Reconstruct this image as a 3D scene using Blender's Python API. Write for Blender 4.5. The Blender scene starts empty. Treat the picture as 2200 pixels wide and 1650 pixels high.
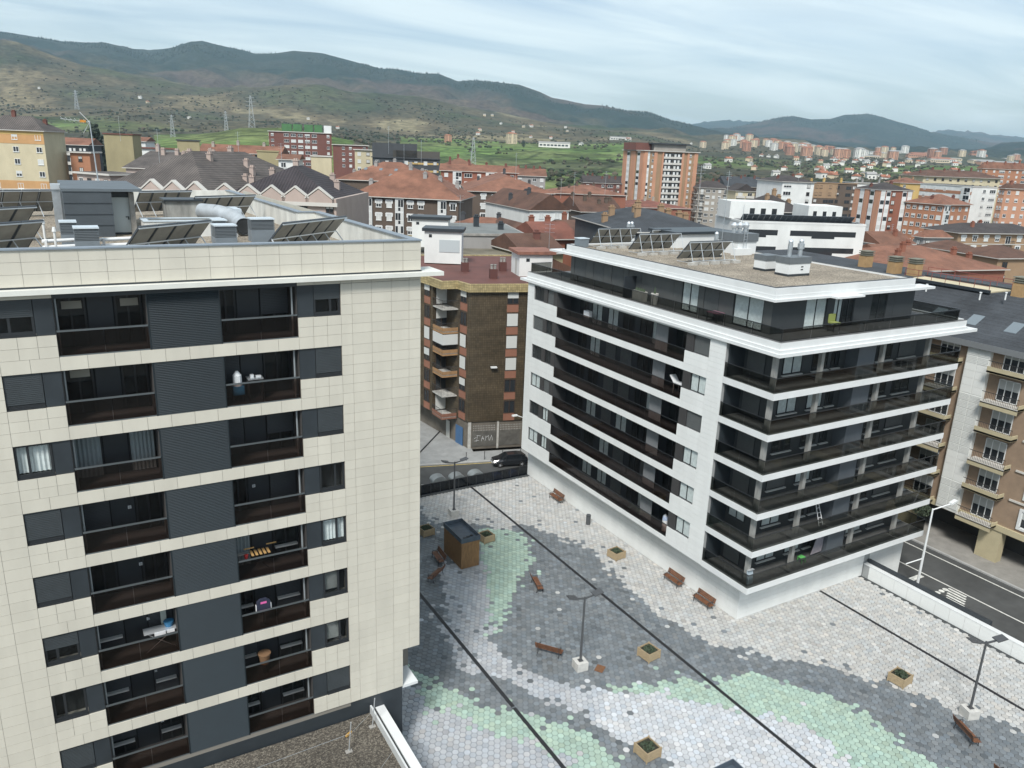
import bpy, bmesh, math, random
import numpy as np
from mathutils import Matrix, Vector, noise as mnoise
R = math.radians
rnd = random.Random(7)
scene = bpy.context.scene
col = scene.collection

# ------------------------------------------------------------------ camera
CAM_H = 34.1765
YAW, PITCH, ROLL, FPX = 0.534, -0.2888, 0.0385, 1684.58     # focal length in pixels of a 2200 px wide frame
_cy, _sy, _cp, _sp = math.cos(YAW), math.sin(YAW), math.cos(PITCH), math.sin(PITCH)
FW = Vector((_sy*_cp, _cy*_cp, _sp)); RT = Vector((_cy, -_sy, 0)); UP = RT.cross(FW)
RT, UP = (RT*math.cos(ROLL)+UP*math.sin(ROLL)), (UP*math.cos(ROLL)-RT*math.sin(ROLL))
CAM = Vector((0, 0, CAM_H))
cd = bpy.data.cameras.new('camera'); co = bpy.data.objects.new('camera', cd); col.objects.link(co)
cd.sensor_width = 36; cd.lens = FPX/2200*36; cd.clip_start = 0.5; cd.clip_end = 60000
co.matrix_world = Matrix(((RT.x, UP.x, -FW.x, 0), (RT.y, UP.y, -FW.y, 0), (RT.z, UP.z, -FW.z, CAM_H), (0, 0, 0, 1)))
scene.camera = co
scene.render.resolution_x, scene.render.resolution_y = 1024, 768

# ------------------------------------------------------------------ sky, sun, exposure
SUN_EL, SUN_AZ = 50.0, 224.0        # degrees; azimuth clockwise from +Y
SUN_STRENGTH, SKY_STRENGTH = 3.1, 0.10
w = bpy.data.worlds.new('World'); scene.world = w; w.use_nodes = True
nt = w.node_tree; nt.nodes.clear(); N = nt.nodes.new; LK = nt.links.new
out = N('ShaderNodeOutputWorld'); bg = N('ShaderNodeBackground'); bg.inputs[1].default_value = SKY_STRENGTH
sky = N('ShaderNodeTexSky'); sky.sky_type = 'NISHITA'; sky.sun_disc = False
sky.sun_elevation = R(SUN_EL); sky.sun_rotation = R(SUN_AZ); sky.altitude = 60; sky.air_density = 1.0; sky.dust_density = 1.6; sky.ozone_density = 1.4
tc = N('ShaderNodeTexCoord'); sep = N('ShaderNodeSeparateXYZ'); LK(tc.outputs['Generated'], sep.inputs[0])
def wmath(op, a, b=None, clamp=False):
    n = N('ShaderNodeMath'); n.operation = op; n.use_clamp = clamp
    for k, v in enumerate((a, b)):
        if v is None: continue
        if isinstance(v, (int, float)): n.inputs[k].default_value = v
        else: LK(v, n.inputs[k])
    return n.outputs[0]
zc = wmath('MAXIMUM', sep.outputs[2], 0.0)
den = wmath('ADD', zc, 0.10)
cx = wmath('DIVIDE', sep.outputs[0], den); cyv = wmath('DIVIDE', sep.outputs[1], den)
cmb = N('ShaderNodeCombineXYZ'); LK(cx, cmb.inputs[0]); LK(cyv, cmb.inputs[1])
# streaky high cloud: the cloud deck is stretched roughly across the view
mp = N('ShaderNodeMapping'); mp.inputs['Rotation'].default_value = (0, 0, R(20)); mp.inputs['Scale'].default_value = (0.55, 1.5, 1); LK(cmb.outputs[0], mp.inputs[0])
n1 = N('ShaderNodeTexNoise'); n1.inputs['Scale'].default_value = 0.75; n1.inputs['Detail'].default_value = 8; n1.inputs['Roughness'].default_value = 0.56; n1.inputs['Distortion'].default_value = 0.6; LK(mp.outputs[0], n1.inputs[0])
r1 = N('ShaderNodeValToRGB'); r1.color_ramp.elements[0].position = 0.36; r1.color_ramp.elements[1].position = 0.60; LK(n1.outputs[0], r1.inputs[0])
mp2 = N('ShaderNodeMapping'); mp2.inputs['Location'].default_value = (3.1, 7.7, 0); mp2.inputs['Rotation'].default_value = (0, 0, R(26)); mp2.inputs['Scale'].default_value = (0.35, 1.9, 1); LK(cmb.outputs[0], mp2.inputs[0])
n2 = N('ShaderNodeTexNoise'); n2.inputs['Scale'].default_value = 1.3; n2.inputs['Detail'].default_value = 6; n2.inputs['Roughness'].default_value = 0.5; LK(mp2.outputs[0], n2.inputs[0])
r2 = N('ShaderNodeValToRGB'); r2.color_ramp.elements[0].position = 0.52; r2.color_ramp.elements[1].position = 0.80; LK(n2.outputs[0], r2.inputs[0])
mixw = N('ShaderNodeMixRGB'); mixw.inputs[2].default_value = (7.6, 8.5, 8.6, 1)          # thin white veil
LK(wmath('ADD', wmath('MULTIPLY', r1.outputs[0], 0.55), 0.18), mixw.inputs[0]); LK(sky.outputs[0], mixw.inputs[1])
mixg = N('ShaderNodeMixRGB'); mixg.inputs[2].default_value = (4.6, 5.5, 6.0, 1)          # greyer streaks of thicker cloud
LK(wmath('MULTIPLY', r2.outputs[0], 0.34), mixg.inputs[0]); LK(mixw.outputs[0], mixg.inputs[1])
LK(mixg.outputs[0], bg.inputs[0]); LK(bg.outputs[0], out.inputs[0])
sd = bpy.data.lights.new('sun', 'SUN'); so = bpy.data.objects.new('sun', sd); col.objects.link(so)
sd.energy = SUN_STRENGTH; sd.angle = R(13); sd.color = (1.0, 0.975, 0.93)
_sv = Vector((math.sin(R(SUN_AZ))*math.cos(R(SUN_EL)), math.cos(R(SUN_AZ))*math.cos(R(SUN_EL)), math.sin(R(SUN_EL))))
so.rotation_euler = _sv.to_track_quat('Z', 'Y').to_euler()
vs = scene.view_settings; vs.view_transform = 'Standard'; vs.look = 'None'; vs.gamma = 1; vs.use_curve_mapping = False; vs.exposure = 0.45
scene.cycles.max_bounces = 6; scene.cycles.diffuse_bounces = 3; scene.cycles.glossy_bounces = 3; scene.cycles.transparent_max_bounces = 12
scene.cycles.transmission_bounces = 4; scene.cycles.volume_bounces = 2; scene.cycles.caustics_reflective = False; scene.cycles.caustics_refractive = False
try: scene.cycles.volume_step_rate = 10
except Exception: pass

# ------------------------------------------------------------------ helpers
def at(x, y, D):
    """the point seen at pixel (x, y) of the 2200 px photograph whose horizontal distance along the view is D metres"""
    d = FW*FPX + RT*(x-1100) + UP*(825-y)
    fh = Vector((FW.x, FW.y, 0)).normalized()
    return CAM + d*(D/d.dot(fh))
def ground_at(x, y, z=0.0):
    d = FW*FPX + RT*(x-1100) + UP*(825-y)
    return CAM + d*((z-CAM_H)/d.z)
def pix(p):
    d = Vector(p)-CAM; z = d.dot(FW)
    return (1100+FPX*d.dot(RT)/z, 825-FPX*d.dot(UP)/z, z)

MATS = {}
def mat(name, rgb, rough=0.7, var=0.0, scale=3.0, bump=0.0, metal=0.0, spec=0.5, var2=None, detail=5, stretch=None, solo=0, coat=0.0):
    """procedural principled material; var = strength of a noise brightness variation, bump = fine relief.
    solo 1: multiplied by the object's own colour; solo 2: by the mesh's colour attribute"""
    if name in MATS: return MATS[name]
    m = bpy.data.materials.new(name); m.use_nodes = True; t = m.node_tree; b = t.nodes['Principled BSDF']
    b.inputs['Base Color'].default_value = (*rgb, 1); b.inputs['Roughness'].default_value = rough
    b.inputs['Metallic'].default_value = metal; b.inputs['Specular IOR Level'].default_value = spec
    if coat: b.inputs['Coat Weight'].default_value = coat
    last = None
    if var or bump or var2:
        g = t.nodes.new('ShaderNodeNewGeometry'); src = g.outputs['Position']
        if stretch:
            mpn = t.nodes.new('ShaderNodeMapping'); mpn.inputs['Scale'].default_value = stretch; t.links.new(src, mpn.inputs[0]); src = mpn.outputs[0]
        n = t.nodes.new('ShaderNodeTexNoise'); n.inputs['Scale'].default_value = scale; n.inputs['Detail'].default_value = detail; n.inputs['Roughness'].default_value = 0.6
        t.links.new(src, n.inputs[0])
        if var or var2:
            mr = t.nodes.new('ShaderNodeMapRange'); mr.inputs[1].default_value = 0.3; mr.inputs[2].default_value = 0.7
            mr.inputs[3].default_value = 0.0; mr.inputs[4].default_value = 1.0; t.links.new(n.outputs[0], mr.inputs[0])
            mx = t.nodes.new('ShaderNodeMixRGB'); t.links.new(mr.outputs[0], mx.inputs[0])
            c2 = var2 if var2 else tuple(min(1, c*(1+var)) for c in rgb); c1 = tuple(c*(1-var) for c in rgb)
            mx.inputs[1].default_value = (*c1, 1); mx.inputs[2].default_value = (*c2, 1); last = mx.outputs[0]
        if bump:
            bp = t.nodes.new('ShaderNodeBump'); bp.inputs['Strength'].default_value = bump; bp.inputs['Distance'].default_value = 0.03
            t.links.new(n.outputs[0], bp.inputs['Height']); t.links.new(bp.outputs[0], b.inputs['Normal'])
    if solo:
        mu = t.nodes.new('ShaderNodeMixRGB'); mu.blend_type = 'MULTIPLY'; mu.inputs[0].default_value = 1
        if solo == 1:
            oi = t.nodes.new('ShaderNodeObjectInfo'); t.links.new(oi.outputs['Color'], mu.inputs[1])
        else:
            an = t.nodes.new('ShaderNodeAttribute'); an.attribute_name = 'Col'; t.links.new(an.outputs['Color'], mu.inputs[1])
        if last: t.links.new(last, mu.inputs[2])
        else: mu.inputs[2].default_value = (*rgb, 1)
        last = mu.outputs[0]
    if last: t.links.new(last, b.inputs['Base Color'])
    MATS[name] = m; return m
def glass(name, tint, ior=1.5, rough=0.02):
    if name in MATS: return MATS[name]
    m = bpy.data.materials.new(name); m.use_nodes = True; t = m.node_tree; t.nodes.clear()
    o = t.nodes.new('ShaderNodeOutputMaterial'); mx = t.nodes.new('ShaderNodeMixShader'); tr = t.nodes.new('ShaderNodeBsdfTransparent'); gl = t.nodes.new('ShaderNodeBsdfGlossy')
    fr = t.nodes.new('ShaderNodeFresnel'); fr.inputs[0].default_value = ior; tr.inputs[0].default_value = (*tint, 1); gl.inputs['Roughness'].default_value = rough
    ge = t.nodes.new('ShaderNodeNewGeometry'); fo = t.nodes.new('ShaderNodeMath'); fo.operation = 'SUBTRACT'; fo.use_clamp = True; t.links.new(fr.outputs[0], fo.inputs[0]); t.links.new(ge.outputs['Backfacing'], fo.inputs[1]); t.links.new(fo.outputs[0], mx.inputs[0]); t.links.new(tr.outputs[0], mx.inputs[1]); t.links.new(gl.outputs[0], mx.inputs[2]); t.links.new(mx.outputs[0], o.inputs[0])
    MATS[name] = m; return m

class MB:
    """collects shapes; build() links them as ONE mesh object"""
    def __init__(s, M=None): s.v = []; s.f = []; s.m = []; s.M = M
    def add(s, vs, fs, m=0):
        k = len(s.v)
        s.v += [tuple(s.M @ Vector(p)) for p in vs] if s.M else [tuple(p) for p in vs]
        s.f += [tuple(k+i for i in f) for f in fs]; s.m += [m]*len(fs)
    def box(s, x0, y0, z0, x1, y1, z1, m=0):
        x0, x1 = min(x0, x1), max(x0, x1); y0, y1 = min(y0, y1), max(y0, y1); z0, z1 = min(z0, z1), max(z0, z1)
        s.add([(x0,y0,z0),(x1,y0,z0),(x1,y1,z0),(x0,y1,z0),(x0,y0,z1),(x1,y0,z1),(x1,y1,z1),(x0,y1,z1)],
              [(3,2,1,0),(4,5,6,7),(0,1,5,4),(1,2,6,5),(2,3,7,6),(3,0,4,7)], m); return s
    def prism(s, pts, z0, z1, m=0):
        n = len(pts)
        s.add([(p[0],p[1],z0) for p in pts]+[(p[0],p[1],z1) for p in pts], [tuple(range(n-1,-1,-1)), tuple(range(n,2*n))]+[(i,(i+1)%n,n+(i+1)%n,n+i) for i in range(n)], m); return s
    def extr(s, pts, axis, a0, a1, m=0):
        """outline pts (2-D) swept along axis 'x' or 'y': x -> pts are (y,z); y -> pts are (x,z)"""
        n = len(pts)
        g = (lambda p, a: (a, p[0], p[1])) if axis == 'x' else (lambda p, a: (p[0], a, p[1]))
        s.add([g(p, a0) for p in pts]+[g(p, a1) for p in pts], [tuple(range(n-1,-1,-1)), tuple(range(n,2*n))]+[(i,(i+1)%n,n+(i+1)%n,n+i) for i in range(n)], m); return s
    def cyl(s, p0, p1, r0, r1=None, n=8, m=0, cap=True):
        r1 = r0 if r1 is None else r1; p0 = Vector(p0); p1 = Vector(p1); d = (p1-p0).normalized()
        a = d.orthogonal().normalized(); b = d.cross(a); vs = []
        for p, r in ((p0, r0), (p1, r1)):
            for i in range(n): t = 2*math.pi*i/n; vs.append(p+a*(r*math.cos(t))+b*(r*math.sin(t)))
        fs = [(i, (i+1)%n, n+(i+1)%n, n+i) for i in range(n)]
        if cap: fs += [tuple(range(n-1,-1,-1)), tuple(range(n,2*n))]
        s.add(vs, fs, m); return s
    def quad(s, *p, m=0): s.add(p, [tuple(range(len(p)))], m); return s
    def mesh(s, name, mats):
        me = bpy.data.meshes.new(name); me.from_pydata(s.v, [], s.f)
        for q in (mats if isinstance(mats, (list, tuple)) else [mats]): me.materials.append(q)
        if len(me.materials) > 1: me.polygons.foreach_set('material_index', s.m)
        return me
    def build(s, name, mats, parent=None, smooth=False, **kw):
        me = s.mesh(name, mats)
        if smooth: me.polygons.foreach_set('use_smooth', [True]*len(me.polygons))
        return link(name, me, parent, **kw)
OFF = {}
def link(name, data, parent=None, loc=(0,0,0), rz=0.0, local=False):
    """loc is in world space for things modelled in world space (parents un-rotated), local=True: in the parent's space"""
    o = bpy.data.objects.new(name, data); col.objects.link(o)
    loc = Vector(loc); OFF[o] = loc.copy()
    if parent is not None:
        o.parent = parent
        if not local: loc = loc - OFF[parent]
    o.location = loc; o.rotation_euler = (0, 0, rz); return o
def tag(o, label=None, cat=None, group=None, kind=None):
    if label: o['label'] = label
    if cat: o['category'] = cat
    if group: o['group'] = group
    if kind: o['kind'] = kind
    return o
def thing(name, label, cat, loc=(0,0,0), rz=0.0, group=None):
    return tag(link(name, None, None, loc, rz), label, cat, group)
def struct(o): o['kind'] = 'structure'; return o
def copy_tree(o, parent=None):
    c = o.copy(); col.objects.link(c); c.parent = parent
    for ch in o.children: copy_tree(ch, c)
    return c
_box_cache = {}
def box_mesh(name, sx, sy, sz, m, bev=0.0):
    k = (name, round(sx,3), round(sy,3), round(sz,3), m.name)
    if k not in _box_cache:
        b = MB(); b.box(-sx/2, -sy/2, -sz/2, sx/2, sy/2, sz/2); _box_cache[k] = b.mesh(name, m)
    return _box_cache[k]
def pieces(parent, name, boxes, base, rough, limit=300, vary=0.04, **kw):
    """boxes: list of (x0,y0,z0,x1,y1,z1) of alike pieces. The `limit` that show largest become parts of their own, the rest one part of kind stuff"""
    def size(bx):
        c = [(bx[i]+bx[i+3])/2 for i in range(3)]; x, y, z = pix(c)
        a = max((bx[3]-bx[0]), (bx[4]-bx[1]))*(bx[5]-bx[2])
        vis = z > 1 and -20 < x < 2220 and -20 < y < 1670
        return a/(z*z) if vis else a/(z*z)*1e-4
    boxes = sorted(boxes, key=size, reverse=True)
    m1 = mat(name+'_'+parent.name+'_solo', base, rough, solo=1, **kw); m2 = mat(name+'_'+parent.name+'_joined', base, rough, solo=2, **kw)
    for bx in boxes[:limit]:
        me = box_mesh(name, bx[3]-bx[0], bx[4]-bx[1], bx[5]-bx[2], m1)
        o = link(name, me, parent, [(bx[i]+bx[i+3])/2 for i in range(3)])
        v = 1+rnd.uniform(-vary, vary); o.color = (v, v, v, 1)
    if len(boxes) > limit:
        b = MB(); cl = []
        for bx in boxes[limit:]:
            b.box(*bx); v = 1+rnd.uniform(-vary, vary); cl += [v, v, v, 1]*8
        me = b.mesh(name, m2); a = me.color_attributes.new('Col', 'FLOAT_COLOR', 'POINT'); a.data.foreach_set('color', cl)
        link(name, me, parent)['kind'] = 'stuff'

# ------------------------------------------------------------------ shared materials
M_white = mat('white_cladding_backing', (0.30,0.31,0.31), 0.6)
M_trim = mat('white_painted_trim', (0.66,0.675,0.67), 0.45, var=0.05, scale=0.8)
M_creamtrim = mat('off_white_cornice', (0.66,0.66,0.61), 0.5, var=0.07, scale=0.9)
M_dark = mat('dark_grey_metal', (0.028,0.034,0.040), 0.42, var=0.12, scale=1.2)
M_dark2 = mat('anthracite_panel', (0.029,0.036,0.042), 0.40, var=0.15, scale=1.0)
M_frame = mat('black_window_frame', (0.022,0.025,0.028), 0.4)
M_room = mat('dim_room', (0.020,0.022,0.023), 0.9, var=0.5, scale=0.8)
M_curtain = mat('white_curtain', (0.74,0.76,0.75), 0.9, var=0.12, scale=4)
M_shutter = mat('grey_roller_shutter', (0.045,0.053,0.058), 0.5, var=0.1, scale=2)
M_handrail = mat('steel_handrail', (0.16,0.18,0.19), 0.35, metal=0.6)
M_steel = mat('galvanised_steel', (0.52,0.55,0.57), 0.38, metal=0.75, var=0.15, scale=3)
M_alu = mat('bright_aluminium', (0.66,0.69,0.71), 0.35, metal=0.6)
M_conc = mat('concrete', (0.42,0.41,0.38), 0.9, var=0.2, scale=2.5, bump=0.2)
M_concd = mat('weathered_concrete', (0.27,0.26,0.24), 0.9, var=0.3, scale=1.5, bump=0.2)
M_shutter2 = mat('mid_grey_roller_shutter', (0.105,0.113,0.113), 0.5, var=0.1, scale=2)
G_clear = glass('window_glass', (0.92,0.94,0.94))
G_smoke = glass('smoked_balcony_glass', (0.56,0.49,0.46), 1.5)  # brown glass, its tint raised in place of a reflected beige facade
G_smoke2 = glass('grey_balcony_glass', (0.50,0.51,0.50), 1.33)
def gravel_mat(name, c1, c2, c3):
    m = bpy.data.materials.new(name); m.use_nodes = True; t = m.node_tree; b = t.nodes['Principled BSDF']; b.inputs['Roughness'].default_value = 0.95
    g = t.nodes.new('ShaderNodeNewGeometry'); v = t.nodes.new('ShaderNodeTexVoronoi'); v.inputs['Scale'].default_value = 15; t.links.new(g.outputs['Position'], v.inputs[0])
    cr = t.nodes.new('ShaderNodeValToRGB'); e = cr.color_ramp.elements; e[0].color = (*c1,1); e[1].color = (*c3,1); e.new(0.5).color = (*c2,1)
    sp = t.nodes.new('ShaderNodeSeparateColor'); t.links.new(v.outputs['Color'], sp.inputs[0]); t.links.new(sp.outputs[0], cr.inputs[0])
    n = t.nodes.new('ShaderNodeTexNoise'); n.inputs['Scale'].default_value = 0.35; n.inputs['Detail'].default_value = 6; t.links.new(g.outputs['Position'], n.inputs[0])
    mr = t.nodes.new('ShaderNodeMapRange'); mr.inputs[1].default_value = 0.3; mr.inputs[2].default_value = 0.7; mr.inputs[3].default_value = 0.72; mr.inputs[4].default_value = 1.2; t.links.new(n.outputs[0], mr.inputs[0])
    mu = t.nodes.new('ShaderNodeMixRGB'); mu.blend_type = 'MULTIPLY'; mu.inputs[0].default_value = 1; t.links.new(cr.outputs[0], mu.inputs[1]); t.links.new(mr.outputs[0], mu.inputs[2])
    t.links.new(mu.outputs[0], b.inputs['Base Color'])
    bp = t.nodes.new('ShaderNodeBump'); bp.inputs['Strength'].default_value = 0.8; bp.inputs['Distance'].default_value = 0.04; t.links.new(v.outputs['Distance'], bp.inputs['Height']); t.links.new(bp.outputs[0], b.inputs['Normal'])
    return m
M_gravel = gravel_mat('roof_gravel', (0.12,0.10,0.08), (0.26,0.22,0.17), (0.42,0.37,0.29))
M_gravel2 = gravel_mat('dark_roof_gravel', (0.045,0.039,0.032), (0.085,0.074,0.060), (0.20,0.18,0.145))
def curtain_mb(x0, x1, z0, z1, y, amp=0.03, pitch=0.16):
    """a pleated curtain hanging in the plane y (x-z facade)"""
    b = MB(); n = max(4, int((x1-x0)/pitch*2)); pts = []
    for i in range(n+1):
        x = x0+(x1-x0)*i/n; yy = y+(amp if i%2 else -amp); pts.append((x, yy))
    vs_ = [(p[0], p[1], z0) for p in pts]+[(p[0], p[1], z1) for p in pts]
    b.add(vs_, [(i, i+1, n+2+i, n+1+i) for i in range(n)]); return b
def shutter_mb(x0, x1, z0, z1, y, pitch=0.075):
    b = MB(); n = max(2, int((z1-z0)/pitch)); h = (z1-z0)/n
    for i in range(n): b.box(x0, y-0.012, z0+i*h, x1, y+0.01, z0+i*h+h*0.82)
    b.box(x0, y+0.012, z0, x1, y+0.03, z1); return b
# ------------------------------------------------------------------ plaza of hexagonal tiles
def inpoly(x, y, poly):
    c = False; n = len(poly); j = n-1
    for i in range(n):
        xi, yi = poly[i]; xj, yj = poly[j]
        if (yi > y) != (yj > y) and x < (xj-xi)*(y-yi)/(yj-yi)+xi: c = not c
        j = i
    return c
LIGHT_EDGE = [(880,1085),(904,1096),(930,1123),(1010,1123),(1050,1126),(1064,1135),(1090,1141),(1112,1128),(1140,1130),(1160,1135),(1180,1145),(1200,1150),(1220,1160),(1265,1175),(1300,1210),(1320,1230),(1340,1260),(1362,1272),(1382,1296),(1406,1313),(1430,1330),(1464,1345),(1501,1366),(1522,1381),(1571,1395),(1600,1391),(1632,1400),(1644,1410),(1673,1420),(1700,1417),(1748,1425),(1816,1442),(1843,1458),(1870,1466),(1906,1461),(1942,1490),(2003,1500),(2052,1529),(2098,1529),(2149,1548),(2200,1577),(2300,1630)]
P_M1 = [(930,1225),(975,1212),(1030,1181),(1035,1198),(1050,1222),(1047,1266),(1050,1303),(1050,1360),(1050,1376),(1073,1395),(1103,1430),(1151,1449),(1199,1468),(1258,1475),(1296,1483),(1345,1540),(1359,1602),(1328,1590),(1311,1572),(1282,1555),(1260,1546),(1258,1536),(1224,1524),(1195,1519),(1178,1507),(1151,1492),(1132,1483),(1102,1468),(1078,1458),(1039,1444),(1010,1451),(991,1439),(981,1415),(974,1386),(940,1342),(964,1323),(957,1298),(957,1250),(945,1235)]
P_L2 = [(1296,1483),(1353,1490),(1391,1485),(1440,1492),(1486,1505),(1522,1507),(1559,1519),(1595,1522),(1632,1529),(1658,1534),(1673,1543),(1700,1548),(1741,1560),(1768,1585),(1802,1609),(1821,1628),(1836,1650),(1900,1720),(1500,1720),(1435,1640),(1416,1623),(1365,1609),(1341,1597),(1311,1568),(1280,1541)]
G2_LOW = [(909,1475),(913,1512),(923,1529),(957,1519),(981,1541),(996,1553),(1018,1558),(1054,1573),(1090,1585),(1127,1594),(1175,1609),(1224,1619),(1236,1650),(1260,1720)]
P_M2 = G2_LOW + [(1260,1900),(700,1900),(700,1475)]
P_G2 = [(855,1412),(892,1444),(918,1459),(940,1468),(974,1483),(996,1495),(1015,1505),(1030,1514),(1071,1519),(1105,1526),(1153,1534),(1175,1539),(1199,1551),(1233,1563),(1258,1575),(1280,1587),(1287,1602),(1311,1614),(1321,1628),(1338,1648),(1380,1720)] + G2_LOW[::-1] + [(855,1475)]
P_G1 = [(1029,1147),(1045,1135),(1098,1140),(1127,1147),(1133,1164),(1135,1188),(1144,1198),(1135,1222),(1120,1237),(1110,1259),(1103,1281),(1100,1298),(1091,1305),(1081,1320),(1074,1344),(1069,1363),(1050,1360),(1050,1303),(1047,1266),(1050,1222),(1035,1198),(1030,1181)]
P_G3 = [(1304,1478),(1338,1471),(1396,1468),(1425,1463),(1481,1459),(1513,1463),(1542,1459),(1556,1454),(1588,1448),(1627,1445),(1653,1456),(1683,1463),(1712,1473),(1741,1485),(1773,1490),(1804,1507),(1845,1519),(1870,1539),(1892,1556),(1918,1575),(1942,1592),(1969,1614),(1991,1633),(2025,1650),(2100,1710),(1900,1720),(1836,1650),(1821,1628),(1802,1609),(1768,1585),(1741,1560),(1700,1548),(1673,1543),(1658,1534),(1632,1529),(1595,1522),(1559,1519),(1522,1507),(1486,1505),(1440,1492),(1391,1485),(1353,1490),(1316,1485)]
def to_world(poly):
    r = []
    for x, y in poly:
        p = ground_at(x, y); r.append((p.x, p.y))
    return r
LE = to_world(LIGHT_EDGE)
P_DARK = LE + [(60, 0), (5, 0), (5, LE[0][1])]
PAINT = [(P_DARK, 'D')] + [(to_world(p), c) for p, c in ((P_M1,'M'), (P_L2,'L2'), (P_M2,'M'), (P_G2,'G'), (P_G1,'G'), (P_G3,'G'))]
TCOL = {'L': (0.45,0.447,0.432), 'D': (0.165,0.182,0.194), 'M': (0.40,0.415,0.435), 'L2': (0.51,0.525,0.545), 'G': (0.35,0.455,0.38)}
HEX_R = 0.235
HW, HH = HEX_R*math.sqrt(3), HEX_R*1.5
DRAINS = (35.4625, 22.308, 52.19)
def plaza():
    g = MB()      # bedding of the tiles: the joints
    g.box(6, 6, -0.6, 57.7, 68.0, -0.022)
    pl = g.build('plaza', mat('tile_joint', (0.055,0.06,0.062), 0.95, var=0.25, scale=2)); struct(pl)
    hexes = []; rr = random.Random(3)
    for j in range(int(6/HH), int(68/HH)):
        y = j*HH
        for i in range(int(6/HW), int(57.5/HW)):
            x = (i+(0.5 if j % 2 else 0))*HW
            if x < 14.5 and y > 36: continue
            if x > 42.75 and y > 36.75: continue
            pass
            px_, py_, pz = pix((x, y, 0))
            if pz < 5 or not (720 < px_ < 2380 and 980 < py_ < 1820): continue
            xx, yy = x+rr.gauss(0, 0.14), y+rr.gauss(0, 0.14)
            c = 'L'
            for poly, k in PAINT:
                if inpoly(xx, yy, poly): c = k
            u = rr.random()
            def cls(qx, qy):
                k_ = 'L'
                for poly, k in PAINT:
                    if inpoly(qx, qy, poly): k_ = k
                return k_
            if u < 0.16:      # single tiles strayed into the neighbouring colour field
                e = 0.9 if u < 0.12 else 2.2; a_ = rr.uniform(0, 6.283)
                c2 = cls(x+e*math.cos(a_), y+e*math.sin(a_))
                if c2 != c: c = c2
                elif u < 0.004: c = 'D' if c != 'D' else 'L'
            b = TCOL[c]; v = rr.gauss(1, 0.085 if c != 'D' else 0.14); t = rr.gauss(0, 0.02)
            if c == 'L' and x > 52.2: v *= 1.03
            hexes.append((x, y, tuple(max(0.02, q*v*(1+s)) for q, s in zip(b, (t, 0, -t))), rr.gauss(0, 0.0025), rr.gauss(0, 0.008), rr.gauss(0, 0.008), py_))
    hexes.sort(key=lambda h: -(1 if (0 < pix((h[0],h[1],0))[0] < 2200 and h[6] < 1640) else 0)*h[6])
    ang = [math.pi/2+k*math.pi/3 for k in range(6)]
    ring = [(math.cos(a), math.sin(a)) for a in ang]
    def hex_v(x, y, dz, tx, ty):
        vs_ = []
        for r, z in ((HEX_R*0.84, 0.0), (HEX_R*0.945, -0.014), (HEX_R*0.945, -0.03)):
            for c, s in ring: vs_.append((x+c*r, y+s*r, z+dz+c*r*tx+s*r*ty))
        return vs_
    fs0 = [(0,1,2,3,4,5)]+[(k, 6+k, 6+(k+1)%6, (k+1)%6) for k in range(6)]+[(6+k, 12+k, 12+(k+1)%6, 6+(k+1)%6) for k in range(6)]
    kw = dict(rough=0.62, var=0.12, scale=2.6, spec=0.45, detail=8)
    m_solo = mat('hex_tile_solo', (1,1,1), solo=1, **kw); m_join = mat('hex_tile_joined', (1,1,1), solo=2, **kw)
    protos = []
    for k in range(6):
        me = bpy.data.meshes.new('hex_tile'); me.from_pydata(hex_v(0, 0, rnd.gauss(0, 0.002), rnd.gauss(0, 0.008), rnd.gauss(0, 0.008)), [], fs0); me.materials.append(m_solo); protos.append(me)
    for k, h in enumerate(hexes[:300]):
        o = link('hex_tile', protos[k % 6], pl, (h[0], h[1], 0)); o.color = (*h[2], 1)
    V = []; F = []; C = []
    for h in hexes[300:]:
        k = len(V); V += hex_v(h[0], h[1], h[3], h[4], h[5]); F += [tuple(k+i for i in f) for f in fs0]; C += [*h[2], 1]*18
    me = bpy.data.meshes.new('hex_tile'); me.from_pydata(V, [], F); me.materials.append(m_join)
    a = me.color_attributes.new('Col', 'FLOAT_COLOR', 'POINT'); a.data.foreach_set('color', C)
    link('hex_tile', me, pl)['kind'] = 'stuff'
    # slot drains: long dark grates running the length of the plaza
    Md = mat('drain_grate', (0.018,0.018,0.02), 0.6, var=0.3, scale=6)
    for x, y0, y1 in ((DRAINS[0], 8, 67.7), (DRAINS[1], 36, 67.7), (DRAINS[1], 8, 35.9), (DRAINS[2], 8, 36.55)):
        b = MB(); b.box(x-0.13, y0, -0.03, x+0.13, y1, 0.010)
        n = int((y1-y0)/0.5)
        for i in range(n): b.box(x-0.11, y0+i*0.5+0.02, 0.010, x+0.11, y0+i*0.5+0.46, 0.016)
        b.build('drain_grate', Md, pl)
    return pl
PLAZA = plaza()

# low white wall along the plaza's street side
lw = thing('low_wall', 'low white clad parapet wall with dark coping between plaza and road', 'wall', (57.6, 22, 0))
b = MB(); b.box(57.60, 6, -1.3, 57.98, 36.6, 1.15); b.build('wall', M_white, lw)
pieces(lw, 'cladding_panel', [(57.57, 6+i*1.2+0.008, z+0.006, 57.60, 6+(i+1)*1.2-0.008, z+0.39-0.006) for i in range(25) for z in (0.0, 0.385, 0.77)], (0.70,0.715,0.70), 0.3, vary=0.02)
b = MB(); b.box(57.55, 6, 1.155, 58.02, 36.58, 1.22); b.build('coping', M_trim, lw)
b = MB(); b.box(58.06, 26, 1.0, 58.30, 36.58, 1.5); b.box(58.02, 26, 0.2, 58.10, 36.5, 1.0); b.build('planting_trough', M_dark, lw)
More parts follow.
